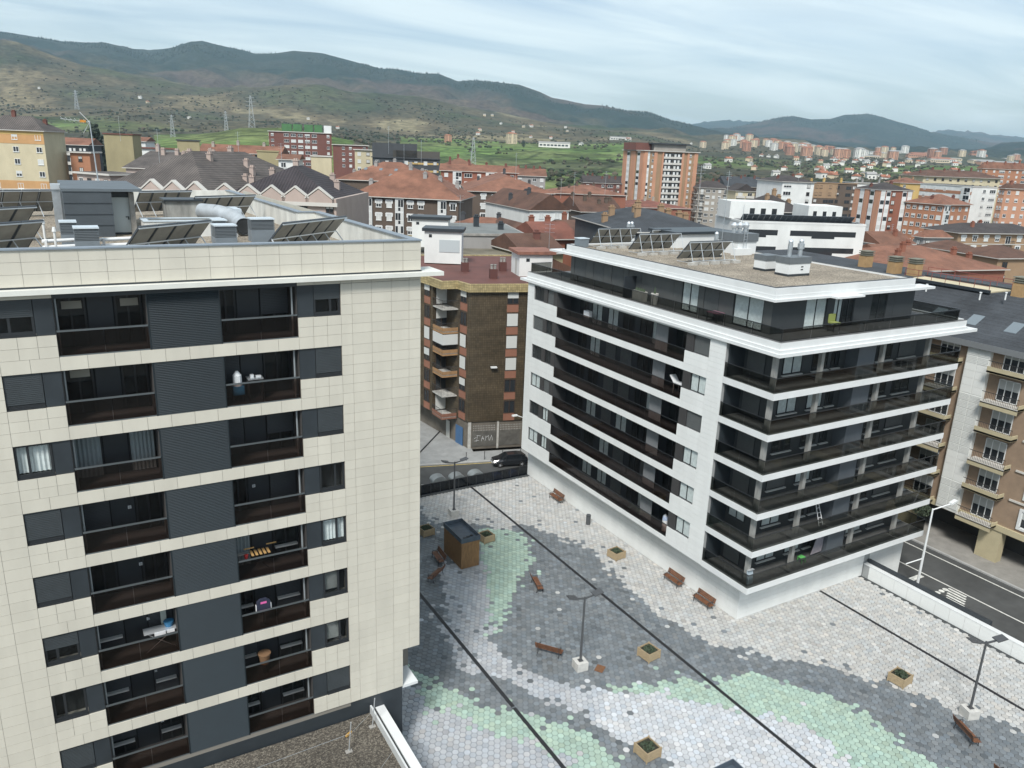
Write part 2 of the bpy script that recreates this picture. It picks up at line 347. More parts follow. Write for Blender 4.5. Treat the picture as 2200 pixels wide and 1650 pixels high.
# ------------------------------------------------------------------ cream clad apartment building (left)
FY = 35.77
lb = thing('apartment_building', 'tall cream stone clad apartment block with dark balconies and louvred screens', 'building', (2, 42, 0))
ROOF_Z, PAR_Z = 28.55, 29.84
LBX0, LBX1, LBY1 = -26.0, 15.66, 76.0
def ztop(i): return 27.88-3*i
def zbal(i): return 25.45-3*i
def zwin(i): return 26.38-3*i
def left_building():
    core = MB()
    core.box(LBX0, FY+1.65, 4.4, LBX1-0.02, LBY1, 28.3)                    # the body behind the loggias
    core.box(LBX0, FY+0.05, 4.4, -2.32, FY+1.65, 28.3); core.box(11.55, FY+0.05, 7.0, LBX1-0.02, FY+1.65, 28.3); core.box(11.55, FY+0.05, 4.4, 14.65, FY+1.65, 7.0)
    for i in range(-1, 8):
        z0 = zbal(i+1) if False else ztop(i+1) if i < 7 else 4.4
        # storey slab and band above floor i+1 opening
        if i >= 0:
            core.box(-2.32, FY+0.05, ztop(i+1) if i < 7 else 4.2, 11.55, FY+1.65, zbal(i)-0.012)
            core.box(-2.32, FY+0.05, zbal(i)-0.012, -0.26, FY+1.65, zwin(i)); core.box(9.5, FY+0.05, zbal(i)-0.012, 11.55, FY+1.65, zwin(i))
    core.box(-2.32, FY+0.05, ztop(0), 11.55, FY+1.65, 28.3)
    core.build('wall', mat('cladding_shadow_gap', (0.20,0.185,0.16), 0.8), lb)
    base = MB(); base.box(LBX0, FY+0.06, -1, 14.62, LBY1, 4.4); base.build('plinth', M_dark2, lb)
    bx = []
    def fill(xs, zs):
        for a, c in zip(xs, xs[1:]):
            for z0, z1 in zip(zs, zs[1:]): bx.append((a+0.006, FY, z0+0.005, c-0.006, FY+0.05, z1-0.005))
    rx = [11.55,12.10,13.08,14.10,15.03,15.66]; lx = [-2.32-0.98*k for k in range(0, 11)][::-1]
    for i in range(8):
        zb, zt = zbal(i), ztop(i)
        zs = [zt-3.0, zb, zb+0.47, zb+0.93, zb+1.43, zb+1.93, zt]
        if i == 7: zs = zs[1:]
        fill(lx, zs)
        zr = [z for z in zs]
        fill(rx if i < 7 else rx[:-2]+[14.65], zr)
        fill([9.5,10.2,10.87,11.55], [zb, zb+0.47, zwin(i)]); fill([-2.32,-1.63,-0.95,-0.26], [zb, zb+0.47, zwin(i)])
        if i < 7: fill([-2.32,-1.3,-0.26,0.75,1.75,2.75,3.72,4.7,5.68,6.66,7.6,8.55,9.5,10.2,10.87,11.55], [zt-3.0, zb])
    fill(lx+[-0.26], [27.89, 28.09]); fill([9.5,10.3,11.55]+rx[1:], [27.89, 28.09])
    px_ = [-14+0.99*k for k in range(0, 30)]+[14.72, 15.66]
    fill(px_, [28.37, 28.86, 29.34, 29.80])
    # flush row above the lowest wall edge on the right, stepped by the undercut
    pieces(lb, 'cladding_panel', bx, (0.57,0.54,0.462), 0.42, vary=0.03, var=0.06, scale=0.9, stretch=(1,1,0.22))
    # end wall faces (+X) and parapet
    e = MB(); e.box(LBX1-0.02, FY+0.05, 7.0, LBX1, LBY1, 29.8); e.build('end_wall', mat('cream_end_wall', (0.52,0.50,0.43), 0.5, var=0.05, scale=1), lb)
    p = MB()
    p.box(LBX0, FY+0.05, 28.3, LBX1-0.02, FY+0.35, 29.80); p.box(LBX1-0.37, FY+0.35, 28.3, LBX1-0.02, 52.2, 29.80)
    p.box(LBX1-0.37, 52.2, 28.3, LBX1-1.2, 52.55, 29.80); p.box(LBX1-1.2, 52.2, 28.3, LBX1-1.55, LBY1, 29.80); p.box(LBX0, LBY1-0.3, 28.3, LBX1-1.2, LBY1, 29.8)
    p.build('parapet', mat('stained_parapet', (0.60,0.60,0.56), 0.7, var=0.22, scale=0.9, stretch=(1,1,0.35)), lb)
    c = MB(); c.box(LBX0, FY-0.06, 29.80, LBX1+0.03, FY+0.40, 29.86); c.box(LBX1-0.45, FY+0.40, 29.80, LBX1+0.03, 52.15, 29.86)
    c.box(LBX1-1.6, 52.15, 29.80, LBX1+0.03, 52.6, 29.86); c.box(LBX1-1.63, 52.6, 29.80, LBX1-1.15, LBY1, 29.86)
    c.build('coping', mat('blue_grey_coping', (0.20,0.235,0.27), 0.45, var=0.15, scale=0.6), lb)
    k = MB(); k.box(LBX0, FY-0.02, 28.30, LBX1+0.03, FY+0.05, 28.36); k.build('shadow_joint', M_dark, lb)
    k = MB(); k.box(LBX0, FY-0.38, 28.10, 16.75, FY+1.4, 28.30); k.build('cornice', M_creamtrim, lb)
    r = MB(); r.box(LBX0, FY+0.35, 28.3, LBX1-0.37, LBY1-0.3, ROOF_Z); r.build('roof_gravel', M_gravel, lb)
    d = MB(); d.box(-0.26, FY+0.02, 27.86, 9.5, FY+0.06, 28.095); d.build('fascia', M_dark, lb)
    a = MB(); a.box(14.64, FY+0.02, 4.30, 15.58, FY+3.2, 4.47); a.build('entrance_canopy', M_trim, lb)
    # storeys
    wr = random.Random(11)
    for i in range(8):
        zt, zb, zw = ztop(i), zbal(i), zwin(i)
        # windows with grey infill panel
        for (x0, x1, p0, p1) in ((-2.32, -0.95, -0.95, -0.26), (10.26, 11.55, 9.5, 10.26)):
            g = MB(); g.box(p0+0.01, FY+0.07, zw+0.01, p1-0.01, FY+0.4, zt-0.01); g.build('infill_panel', M_dark2, lb)
            f = MB(); y0, y1 = FY+0.10, FY+0.17
            f.box(x0+0.01, y0, zw+0.01, x1-0.01, y1, zw+0.20); f.box(x0+0.01, y0, zt-0.10, x1-0.01, y1, zt-0.01)
            f.box(x0+0.01, y0, zw+0.2, x0+0.10, y1, zt-0.1); f.box(x1-0.10, y0, zw+0.2, x1-0.01, y1, zt-0.1)
            xm = x0+0.62*(x1-x0) if x0 > 0 else x0+0.36*(x1-x0)
            f.box(xm-0.05, y0, zw+0.2, xm+0.05, y1, zt-0.1); f.box(x0+0.01, FY+0.02, zw+0.005, x1-0.01, FY+0.1, zw+0.05)
            win = f.build('window', M_frame, lb)
            rm = MB(); rm.box(x0, FY+0.62, zw, x1, FY+0.66, zt); rm.build('interior', M_room, win)
            gp = MB(); gp.box(x0+0.1, FY+0.13, zw+0.2, x1-0.1, FY+0.14, zt-0.1); gp.build('pane', G_clear, win)
            if x0 > 0: st = ['half', 'shut', 'shut', 'glass', 'curtain', 'blind', 'blind', 'shut'][i]
            else: st = ['half', 'shut', 'curtain', 'shut', 'shut', 'half', 'glass', 'shut'][i]
            if st == 'shut': shutter_mb(x0+0.02, x1-0.02, zw+0.22, zt-0.01, FY+0.085).build('shutter', M_shutter, win)
            if st == 'half': shutter_mb(x0+0.02, x1-0.02, zw+0.80, zt-0.01, FY+0.085).build('shutter', M_shutter, win)
            if st == 'curtain':
                curtain_mb(x0+0.08, xm-0.03, zw+0.2, zt-0.1, FY+0.3).build('curtain', M_curtain, win); curtain_mb(xm+0.03, x1-0.08, zw+0.2, zt-0.1, FY+0.3).build('curtain', M_curtain, win)
            if st == 'blind':
                q = MB(); q.box(x0+0.10, FY+0.25, zw+0.35, xm, FY+0.26, zt-0.1); q.build('blind', mat('grey_blind', (0.20,0.20,0.19), 0.8, var=0.2, scale=1.5), win)
        # louvred screen
        s = MB(); n = 32; h = (zt-zb)/n
        for k in range(n):
            z = zb+k*h
            s.extr([(FY+0.05, z+0.002), (FY+0.02, z+0.01), (FY+0.055, z+h*0.80), (FY+0.075, z+h*0.80)], 'x', 3.20, 6.06)
        s.box(3.16, FY+0.085, zb, 6.10, FY+0.12, zt); s.box(3.16, FY+0.01, zb, 3.20, FY+0.085, zt); s.box(6.06, FY+0.01, zb, 6.10, FY+0.085, zt)
        so_ = s.build('louvre_screen', mat('louvre_blue_grey', (0.012,0.020,0.025), 0.45, var=0.08, scale=1.5), lb); so_['kind'] = 'stuff'
        # loggias
        for side, (x0, x1) in enumerate(((-0.26, 3.16), (6.10, 9.50))):
            yb = FY+1.60
            lg = MB(); lg.box(x0, FY+0.14, zb-0.011, x1, yb, zb+0.03); lg.box(x0, FY+0.14, zt-0.05, x1, yb, zt-0.012)
            lg.box(x0, FY+0.12, zb, x0+0.03, yb, zt); lg.box(x1-0.03, FY+0.12, zb, x1, yb, zt)
            bal = lg.build('balcony', mat('loggia_lining', (0.066,0.062,0.060), 0.6, var=0.15, scale=1.3), lb)  # colour lifted to brownish, stands in for the reflection in the balcony glass
            # back wall of three bays: glass door, solid panel, glass door
            xa, xb_ = x0+1.25, x0+2.22
            if side: xa, xb_ = x0+1.0, x0+2.0
            bw = MB(); bw.box(xa, yb-0.02, zb, xb_, yb+0.05, zt); bw.build('back_panel', M_dark, bal)
            for k, (d0, d1) in enumerate(((x0, xa), (xb_, x1))):
                fr = MB(); fr.box(d0+0.06, yb-0.05, zb, d0+0.14, yb, zt-0.15); fr.box(d1-0.14, yb-0.05, zb, d1-0.06, yb, zt-0.15); fr.box(d0+0.06, yb-0.05, zt-0.23, d1-0.06, yb, zt-0.05); fr.box((d0+d1)/2-0.04, yb-0.045, zb, (d0+d1)/2+0.04, yb-0.005, zt-0.15)
                dr = fr.build('balcony_door', M_frame, bal)
                q = MB(); q.box(d0+0.14, yb-0.03, zb+0.02, d1-0.14, yb-0.02, zt-0.2); q.build('pane', G_clear, dr)
                q = MB(); q.box(d0, yb+0.02, zb, d1, yb+0.045, zt); q.build('interior', M_room, dr)
                u = wr.random()
                cur = {(0,2): 1, (1,4): 1}
                if (side, i) in cur and (side == 0 or k == 0): curtain_mb(d0+0.1, d1-0.12, zb+0.05, zt-0.1, yb-0.09).build('curtain', mat('grey_net_curtain', (0.26,0.30,0.31), 0.9), dr)
                elif u < 0.5 and not (side == 0 and i in (0, 1)): shutter_mb(d0+0.06, d1-0.06, zb+(0.0 if u < 0.3 else 0.9), zt-0.05, yb-0.07).build('shutter', mat('dark_roller_shutter', (0.050,0.056,0.062), 0.5), dr)
                if i >= 5 or (side == 1 and i >= 4):
                    q = MB(); q.box(d0+0.1, yb-0.30, zb+0.70, d1-0.16, yb-0.08, zb+0.78); q.build('sill', mat('pale_stone_sill', (0.55,0.56,0.54), 0.6), dr)
                if side == 0 and i in (0, 1) and (k == 0 or i == 0):
                    q = MB(); q.box(d0+0.30, yb-0.065, zt-0.75, d1-0.2, yb-0.052, zt-0.42); q.build('transom', mat('cream_reveal', (0.40,0.38,0.32), 0.7), dr)
            hp = MB(); hp.box(x0+0.02, FY+0.04, zb+1.03, x1-0.02, FY+0.10, zb+1.10); hp.box(x0+0.02, FY+0.05, zb-0.005, x1-0.02, FY+0.09, zb+0.05); hp.build('handrail', M_handrail, bal)
            xs = [x0+0.03, (x0+x1)/2-0.01, (x0+x1)/2+0.01, x1-0.03]
            for a_, c_ in ((xs[0], xs[1]), (xs[2], xs[3])):
                q = MB(); q.box(a_, FY+0.060, zb+0.05, c_, FY+0.072, zb+1.03); q.build('glass_pane', G_smoke, bal)
            xp = x0+0.09 if side == 0 else x1-0.18
            q = MB(); q.cyl((xp, FY+0.32, zb+0.03), (xp, FY+0.32, zt-0.05), 0.045, n=8); q.build('downpipe', mat('zinc_pipe', (0.30,0.33,0.34), 0.45, metal=0.3), bal)
    return lb
left_building()

# low gravelled roof in front of the cream building
gr = thing('annex_roof', 'low annex with dark gravel roof and white coping below the cream block', 'building', (8, 32, 0))
b = MB(); b.box(-6, 22, -1, 12.75, FY-0.02, 3.25); b.build('wall', M_dark2, gr)
b = MB(); b.box(-6, 22, 3.25, 12.75, FY-0.02, 3.40); b.build('roof_gravel', M_gravel2, gr)
b = MB(); b.box(12.76, 20, -1, 13.40, FY-0.02, 3.44); b.build('parapet', M_dark, gr)
b = MB(); b.box(12.98, 20, 3.44, 13.50, FY+0.9, 3.56); b.build('coping', M_trim, gr)
b = MB(); b.box(12.62, 30, 3.40, 12.72, FY-0.05, 3.90); b.build('upstand', mat('light_metal_flashing', (0.55,0.57,0.57), 0.4), gr)
for k, (xp, yp) in enumerate(((10.6, 33.4), (12.35, 34.6))):
    st = thing('lifeline_post', ['slim steel safety post standing on the gravel, farther from the coping', 'slim steel safety post on the gravel close to the coping'][k], 'post', (xp, yp, 3.4), 0, 'safety posts on the gravel roof')
    q = MB(); q.cyl((0,0,0), (0.12,-0.1,1.9), 0.028, n=8); q.build('pole', M_alu, st, local=True)
    q = MB(); q.box(-0.18,-0.12,0.0,0.18,0.12,0.05); q.build('foot', M_concd, st, local=True)
lf = MB()
for a_, c_ in (((-2, 33.2, 4.3), (10.7, 33.3, 4.6)), ((10.7, 33.3, 4.6), (12.45, 34.5, 4.6)), ((10.6, 30, 4.3), (12.4, 31.5, 4.3))): lf.cyl(a_, c_, 0.008, n=5)
tag(lf.build('lifeline_cable', M_steel), 'thin steel safety cable strung between posts over the gravel roof', 'cable')
tag(MB().box(-.22,-.05,0,.22,.05,.09).box(-.20,-.04,.09,.16,.04,.12).build('hose_reel', mat('ochre_plastic', (0.45,0.26,0.06), 0.6, var=0.3, scale=20), None, loc=(11.0, 34.6, 3.405), rz=0.5), 'small ochre object left lying on the dark gravel roof', 'debris')
# ------------------------------------------------------------------ white clad apartment building (right)
WX, WY0, WY1, WXR = 41.36, 34.91, 67.46, 62.66
wb = thing('apartment_building', 'white panelled corner apartment block with dark wraparound balconies facing the plaza', 'building', (50, 50, 0))
def wt(j): return 21.38-3*j           # top of the openings
def wbm(j): return 18.97-3*j          # bottom of the balcony glass
def ww(j): return 19.95-3*j           # window sill
M_wcore = M_white
def band_mb(b, z0, z1, t=0.0):        # white slab edge: long side then short side
    b.box(WX-t, WY0-t, z0, WX+0.25, 39.72, z1); b.box(WX+0.25, WY0-t, z0, WXR+t, WY0+0.25, z1)
def white_building():
    core = MB()
    core.box(43.3, 37.0, 3.5, WXR-1.0, WY1-0.02, 22.3)
    core.box(WX+0.05, 62.07, 3.52, 43.3, WY1-0.02, 22.3)        # far wall strip, solid behind the windows from 0.5 m in
    core.box(WX+0.05, 39.74, 3.52, 43.3, 41.37, 22.3)
    cut = MB()
    for j in range(6):
        zt, zb, zw = wt(j), wbm(j), ww(j)
        cut.box(WX+0.05, 41.37, wt(j+1) if j < 5 else 3.52, 43.3, 62.07, zb-0.012)
        cut.box(WX+0.05, 41.37, zb-0.012, 43.3, 43.98, zw)
    cut.box(WX+0.05, 41.37, wt(0), 43.3, 62.07, 22.3)
    # the solid far strip must leave the window recesses free: rebuild it in slices
    core = MB(); core.box(43.3, 37.0, 3.5, WXR-1.0, WY1-0.02, 22.3); core.box(WX+0.05, 39.74, 3.52, 43.3, 41.37, 22.3); core.box(WX+0.05, 66.27, 3.52, 43.3, WY1-0.02, 22.3)
    for j in range(6):
        core.box(WX+0.05, 62.07, wt(j+1) if j < 5 else 3.52, 43.3, 66.27, ww(j)); core.box(WX+0.6, 62.07, ww(j), 43.3, 66.27, wt(j)); core.box(WX+0.6, 41.37, ww(j), 43.3, 43.98, wt(j))
    core.box(WX+0.05, 62.07, wt(0), 43.3, 66.27, 22.3)
    core.v += []; k = len(core.v); core.v += cut.v; core.f += [tuple(i+k for i in f) for f in cut.f]; core.m += cut.m
    core.build('wall', M_wcore, wb)
    # cladding panels of the long side
    bx = []
    def fill(ys, zs, x=WX, t=0.05):
        for a, c in zip(ys, ys[1:]):
            for z0, z1 in zip(zs, zs[1:]): bx.append((x, a+0.006, z0+0.005, x+t, c-0.006, z1-0.005))
    def lin(a, c, n): return [a+(c-a)*k/n for k in range(n+1)]
    for j in range(6):
        zt, zb, zw = wt(j), wbm(j), ww(j)
        zlow = wt(j+1) if j < 5 else 3.51
        full = [zlow, zb]+[zb+(zt-zb)*k/6 for k in range(1, 7)]
        fill([66.27, WY1], full); fill([39.74, 41.37], full)
        fill(lin(62.07, 66.27, 4), [zlow, zb, zb+0.49, zw]); fill(lin(41.37, 43.98, 2), [zlow, zb, zb+0.49, zw]); fill(lin(43.98, 62.07, 14), [zlow, zb])
    fill([39.74]+lin(41.37, WY1, 22), [wt(0), 21.56])
    # base wall of the ground floor
    BX, BY = 42.64, 36.62
    zs = [0.02]+lin(0.40, 3.5, 8)
    fill(lin(BY, 68.06, 27), zs, BX, 0.04)
    n = 14
    for a, c in zip(lin(BX, 57.55, n), lin(BX, 57.55, n)[1:]):
        for z0, z1 in zip(zs, zs[1:]): bx.append((a+0.006, BY, z0+0.005, c-0.006, BY+0.04, z1-0.005))
    for a, c in zip(lin(58.32, 62.9, 4), lin(58.32, 62.9, 4)[1:]):
        for z0, z1 in zip([-1.1, -0.4]+zs, [-0.4]+zs): 
            if z1-z0 > 0.1: bx.append((a+0.006, BY, z0+0.005, c-0.006, BY+0.04, z1-0.005))
    pieces(wb, 'cladding_panel', bx, (0.72,0.735,0.72), 0.25, vary=0.02, var=0.045, scale=0.8, stretch=(1,1,0.25))
    g = MB(); g.box(BX+0.04, BY+0.04, -1.2, 62.9, 68.06, 3.5); g.build('ground_floor', M_wcore, wb)
    # slab edges of the wraparound balconies
    for j in range(6):
        zb = wbm(j); z0 = zb-0.48
        b = MB(); band_mb(b, z0, zb); b.box(WX+0.25, WY0+0.25, z0+0.02, WXR-0.02, 37.05, zb-0.03); b.box(WX+0.25, 37.05, z0+0.02, 43.35, 39.72, zb-0.03)
        b.box(WXR-1.05, 37.05, z0, WXR, 48, zb)
        bal = b.build('wraparound_balcony', M_trim, wb)
        f = MB(); f.box(WX+0.25, WY0+0.25, zb-0.03, WXR-0.1, 37.02, zb-0.005); f.box(WX+0.25, 37.02, zb-0.03, 43.32, 39.72, zb-0.005); f.build('floor', mat('balcony_floor', (0.13,0.13,0.125), 0.8, var=0.2, scale=1.5), bal)
        # back walls with windows
        Mw = mat('charcoal_render', (0.050,0.056,0.058), 0.65, var=0.15, scale=0.8)
        q = MB(); q.box(43.22, 36.98, zb, 43.30, 39.72, wt(j) if j else 21.4); q.box(43.22, 36.90, zb, WXR-1.0, 36.99, wt(j)+0.14); q.build('back_wall', Mw, bal)
        q = MB(); q.box(WX+0.3, 39.60, zb, 43.3, 39.72, wt(j)+0.1); q.build('side_wall', M_dark2, bal)
        # windows of the long part: roller shutter window
        def window(x0, x1, z0_, z1_, y, axis, st, par):
            """axis 'y': facade faces -Y at y; 'x': faces -X, x0..x1 run along Y"""
            t = MB(); th = 0.06
            def bxx(a, c, za, zc, d0, d1):
                if axis == 'y': t.box(a, y-d1, za, c, y-d0, zc)
                else: t.box(y-d1, a, za, y-d0, c, zc)
            bxx(x0, x1, z0_, z0_+th, 0, .05); bxx(x0, x1, z1_-th, z1_, 0, .05); bxx(x0, x0+th, z0_, z1_, 0, .05); bxx(x1-th, x1, z0_, z1_, 0, .05); bxx((x0+x1)/2-.035, (x0+x1)/2+.035, z0_, z1_, 0, .05)
            w_ = t.build('window', M_frame, par)
            t = MB(); bxx(x0+th, x1-th, z0_+th, z1_-th, .02, .03); 
            t.build('pane', G_clear, w_)
            t = MB(); bxx(x0+th, x1-th, z0_+th, z1_-th, 0.001, .006)
            t.build('interior', M_room, w_)
            if st == 'curtain':
                cz = z0_+th
                for (a, c) in ((x0+.08, (x0+x1)/2-.05), ((x0+x1)/2+.05, x1-.08)):
                    cb = curtain_mb(a, c, cz, z1_-th, 0.0, 0.0055, 0.10)
                    if axis == 'y': cb.v = [(p[0], p[1]+y-0.012, p[2]) for p in cb.v]
                    else: cb.v = [(p[1]+y-0.012, p[0], p[2]) for p in cb.v]
                    cb.build('curtain', M_curtain, w_)
            if st == 'shut':
                t = MB(); n_ = max(3, int((z1_-z0_)/0.08)); h_ = (z1_-z0_-0.1)/n_
                for k in range(n_): bxx(x0+0.03, x1-0.03, z0_+0.06+k*h_, z0_+0.06+k*h_*1.0+h_*0.85, .05, .065)
                t.build('shutter', M_shutter2, w_)
            return w_
        wb_window[0] = window
        st = ['shut','shut','shut','shut','curtain','shut'][j]
        window(37.6, 39.3, zb+0.75 if st == 'curtain' else zb+0.1, zb+2.3, 43.22, 'x', st, bal)
        rr = random.Random(40+j)
        for (a, c, s_) in ((44.2, 46.2, rr.choice(['shut','curtain','glass'])), (47.3, 49.0, rr.choice(['glass','curtain'])), (49.4, 50.3, 'glass'), (54.6, 56.6, rr.choice(['glass','curtain','shut'])), (57.4, 59.6, rr.choice(['glass','shut']))):
            w_ = window(a, c, zb+0.55, zb+2.25, 36.90, 'y', s_, bal)
            q = MB(); q.box(a-0.05, 36.72, zb+0.42, c+0.05, 36.89, zb+0.49); q.build('sill', mat('pale_stone_sill', (0.55,0.56,0.54), 0.6), w_)
        q = MB(); q.box(51.0, WY0+0.9, zb, 53.0, 36.95, wt(j)+0.14); q.build('partition', mat('grey_blue_partition', (0.10,0.115,0.13), 0.55, var=0.1, scale=1), bal)
        for xc in (42.0, 46.7, 53.6, 59.3):
            q = MB(); q.box(xc-0.16, WY0+0.62, zb-0.004, xc+0.16, WY0+0.92, wt(j)+0.13); q.build('column', mat('pale_concrete_column', (0.27,0.27,0.255), 0.8, var=0.12, scale=1.5), bal)
        # glass
        h = MB(); h.box(WX+0.02, WY0+0.02, zb+1.05, WX+0.07, 39.70, zb+1.10); h.box(WX+0.07, WY0+0.02, zb+1.05, WXR-0.02, WY0+0.07, zb+1.10); h.box(WXR-0.07, WY0+0.07, zb+1.05, WXR-0.02, 44, zb+1.10); h.build('handrail', M_frame, bal)
        ys = [WY0+0.03, 37.3, 39.70]
        for a, c in zip(ys, ys[1:]): MB().box(WX+0.035, a+0.01, zb+0.0, WX+0.05, c-0.01, zb+1.05).build('glass_pane', G_smoke2, bal)
        for k in range(8):
            a = WX+0.06+k*2.655; MB().box(a+0.01, WY0+0.035, zb, a+2.645, WY0+0.05, zb+1.05).build('glass_pane', G_smoke2, bal)
        MB().box(WXR-0.055, WY0+0.07, zb, WXR-0.04, 44, zb+1.05).build('glass_pane', G_smoke2, bal)
    # recessed long balconies
    for j in range(6):
        zt, zb, zw = wt(j), wbm(j), ww(j); rr = random.Random(70+j)
        q = MB(); q.box(WX+0.12, 43.98, zb-0.011, 43.28, 62.07, zb+0.02); q.box(WX+0.12, 43.98, zt-0.04, 43.28, 62.07, zt-0.012); q.box(WX+0.1, 43.98, zb, 43.28, 44.02, zt); q.box(WX+0.1, 62.03, zb, 43.28, 62.07, zt)
        bal = q.build('long_balcony', mat('loggia_grey', (0.05,0.052,0.054), 0.7, var=0.15, scale=1), wb)
        y = 44.05; xw_ = 43.0; k = 0
        pat = [('p',1.1,''),('d',1.7,'dark'),('s',1.5,''),('d',1.5,'w'),('d',1.6,'dark'),('p',0.7,''),('d',1.7,'w'),('p',0.6,''),('d',1.6,'w'),('p',0.8,''),('d',1.7,'w'),('p',0.5,''),('d',1.5,'dark'),('p',1.45,'')]
        for (t_, wd, s_) in pat:
            y1 = min(y+wd, 62.02)
            if t_ == 'p': MB().box(xw_-0.02, y, zb, 43.28, y1, zt).build('back_panel', M_dark2, bal)
            elif t_ == 's':
                sc = MB(); sc.box(WX+0.75, y, zb+0.02, WX+0.79, y1, zt-0.04)
                for q_ in range(9): sc.box(WX+0.73, y+0.02+q_*0.165, zb+0.02, WX+0.75, y+0.08+q_*0.165, zt-0.04)
                sc.build('screen', mat('perforated_grey_screen', (0.22,0.235,0.245), 0.5, var=0.06, scale=8), bal)
                MB().box(xw_+0.05, y, zb, 43.28, y1, zt).build('back_panel', M_dark2, bal)
            else:
                st = rr.choice(['curtain','shut','glass','curtain','shut']) if s_ == 'w' else 'glass'
                wb_window[0](y+0.03, y1-0.03, zb+0.03, zt-0.12, xw_+0.02, 'x', st, bal)
                MB().box(xw_+0.022, y, zb, 43.28, y1, zt).build('back_panel', M_dark2, bal)
            y = y1
        h = MB(); h.box(WX+0.02, 44.0, zb+1.02, WX+0.07, 62.05, zb+1.07); h.box(WX+0.02, 44.0, zb-0.004, WX+0.07, 62.05, zb+0.03); h.build('handrail', M_frame, bal)
        for k in range(9):
            a = 44.0+k*18.05/9; MB().box(WX+0.035, a+0.012, zb+0.03, WX+0.048, a+18.05/9-0.012, zb+1.02).build('glass_pane', G_smoke, bal)
        # flush windows and dark infill at both ends
        for (a, c) in ((62.09, 62.75), (63.85, 64.5), (43.13, 43.96)):
            q = MB(); q.box(WX+0.06, a, zw+0.01, WX+0.3, c, zt-0.01)
            for r_ in range(3): q.box(WX+0.05, a+0.01, zw+0.02+r_*(zt-zw)/3, WX+0.06, c-0.01, zw+(r_+1)*(zt-zw)/3-0.015)
            q.build('infill_panel', mat('dark_brown_grey_panel', (0.048,0.046,0.046), 0.5, var=0.1, scale=1), wb)
        for n_, (a, c) in enumerate(((62.76, 63.84), (64.51, 66.25), (41.40, 43.12))):
            st = rr.choice(['curtain','shut','glass','curtain']) if n_ < 2 else ['shut','curtain','shut','curtain','curtain','curtain'][j]
            w_ = wb_window[0](a, c, zw+0.02, zt-0.02, WX+0.20, 'x', st, wb)
    # main cornice, terrace parapet, terrace
    c = MB(); c.box(WX-0.22, WY0-0.22, 21.57, 64.0, WY0+3, 21.80); c.box(WX-0.22, WY0+3, 21.57, WX+1.5, 68.75, 21.80); c.box(WX-0.10, WY0-0.10, 21.80, WXR+0.1, WY0+1, 22.05); c.box(WX-0.10, WY0+1, 21.80, WX+0.6, 67.7, 22.05)
    c.build('cornice', M_trim, wb)
    c = MB(); c.box(WX+0.02, WY0+0.02, 22.05, WXR+0.05, WY0+0.30, 22.52); c.box(WX+0.02, WY0+0.30, 22.05, WX+0.3, 67.72, 22.52); c.box(WXR-0.25, WY0+0.3, 22.05, WXR+0.05, 48, 22.60); c.build('terrace_parapet', M_trim, wb)
    c = MB(); c.box(WX+0.05, WY0+0.05, 22.52, WX+0.33, 67.7, 22.56); c.box(WX+0.33, WY0+0.05, 22.52, WXR, WY0+0.33, 22.56); c.box(WX+0.30, WY0+0.30, 22.3, WXR-0.25, WY1, 22.42); c.build('terrace_floor', mat('terrace_tiles', (0.12,0.12,0.12), 0.7, var=0.15, scale=2), wb)
    gx, gy = WX+0.22, WY0+0.22
    tb = MB(); tb.box(gx, gy, 23.40, gx+0.05, 67.4, 23.45); tb.box(gx+0.05, gy, 23.40, 61.9, gy+0.05, 23.45); tb.box(61.85, gy+0.05, 23.40, 61.9, 47.5, 23.45)
    tb.box(gx, 67.35, 23.40, 44, 67.4, 23.45); tb.box(gx+0.05, gy+.0, 22.56, gx+.06, gy+.06, 23.4)
    tbo = tb.build('terrace_railing', M_frame, wb)
    for k in range(12):
        a = gy+k*32.3/12; MB().box(gx+0.015, a+0.02, 22.56, gx+0.03, a+32.3/12-0.02, 23.40).build('glass_pane', G_smoke2, tbo)
        MB().box(gx+0.035, a+32.3/12-0.04, 22.56, gx+0.075, a+32.3/12, 23.40).build('post', M_frame, tbo)
    for k in range(7):
        a = gx+0.06+k*20.1/7; MB().box(a+0.02, gy+0.015, 22.56, a+20.1/7-0.02, gy+0.03, 23.40).build('glass_pane', G_smoke2, tbo)
    MB().box(61.86, gy+0.06, 22.56, 61.875, 47.5, 23.40).build('glass_pane', G_smoke2, tbo); MB().box(gx+0.06, 67.36, 22.56, 44, 67.375, 23.40).build('glass_pane', G_smoke2, tbo)
    # penthouse
    PX, PY, PE, PXR = 43.1, 37.5, 62.6, 59.2
    p = MB(); p.box(PX+0.1, PY+0.1, 22.42, PXR, PE, 24.93)
    ph = p.build('penthouse', mat('charcoal_render', (0.05,0.056,0.058), 0.65), wb)
    y = PY; rr = random.Random(5)
    for (wd, s_) in [(0.8,'p'),(2.9,'curtain'),(1.5,'p'),(1.6,'half'),(0.6,'p'),(1.9,'curtain'),(1.0,'p'),(2.6,'p'),(1.5,'p'),(1.8,'shut'),(0.7,'p'),(1.7,'shut'),(1.2,'p'),(1.6,'shut'),(1.2,'p'),(1.9,'shut'),(0.6,'p')]:
        y1 = min(PE, y+wd)
        if s_ == 'p': MB().box(PX, y+0.01, 22.45, PX+0.1, y1-0.01, 24.92).build('facade_panel', mat('grey_facade_panel', (0.095,0.10,0.098), 0.5, var=0.1, scale=1), ph)
        else: wb_window[0](y+0.02, y1-0.02, 22.5, 24.85, PX+0.08, 'x', {'half':'shut'}.get(s_, s_), ph)
        y = y1
    MB().box(WX+0.5, 52.6, 22.42, PX, 52.75, 24.3).build('divider', M_dark, ph)
    x = PX
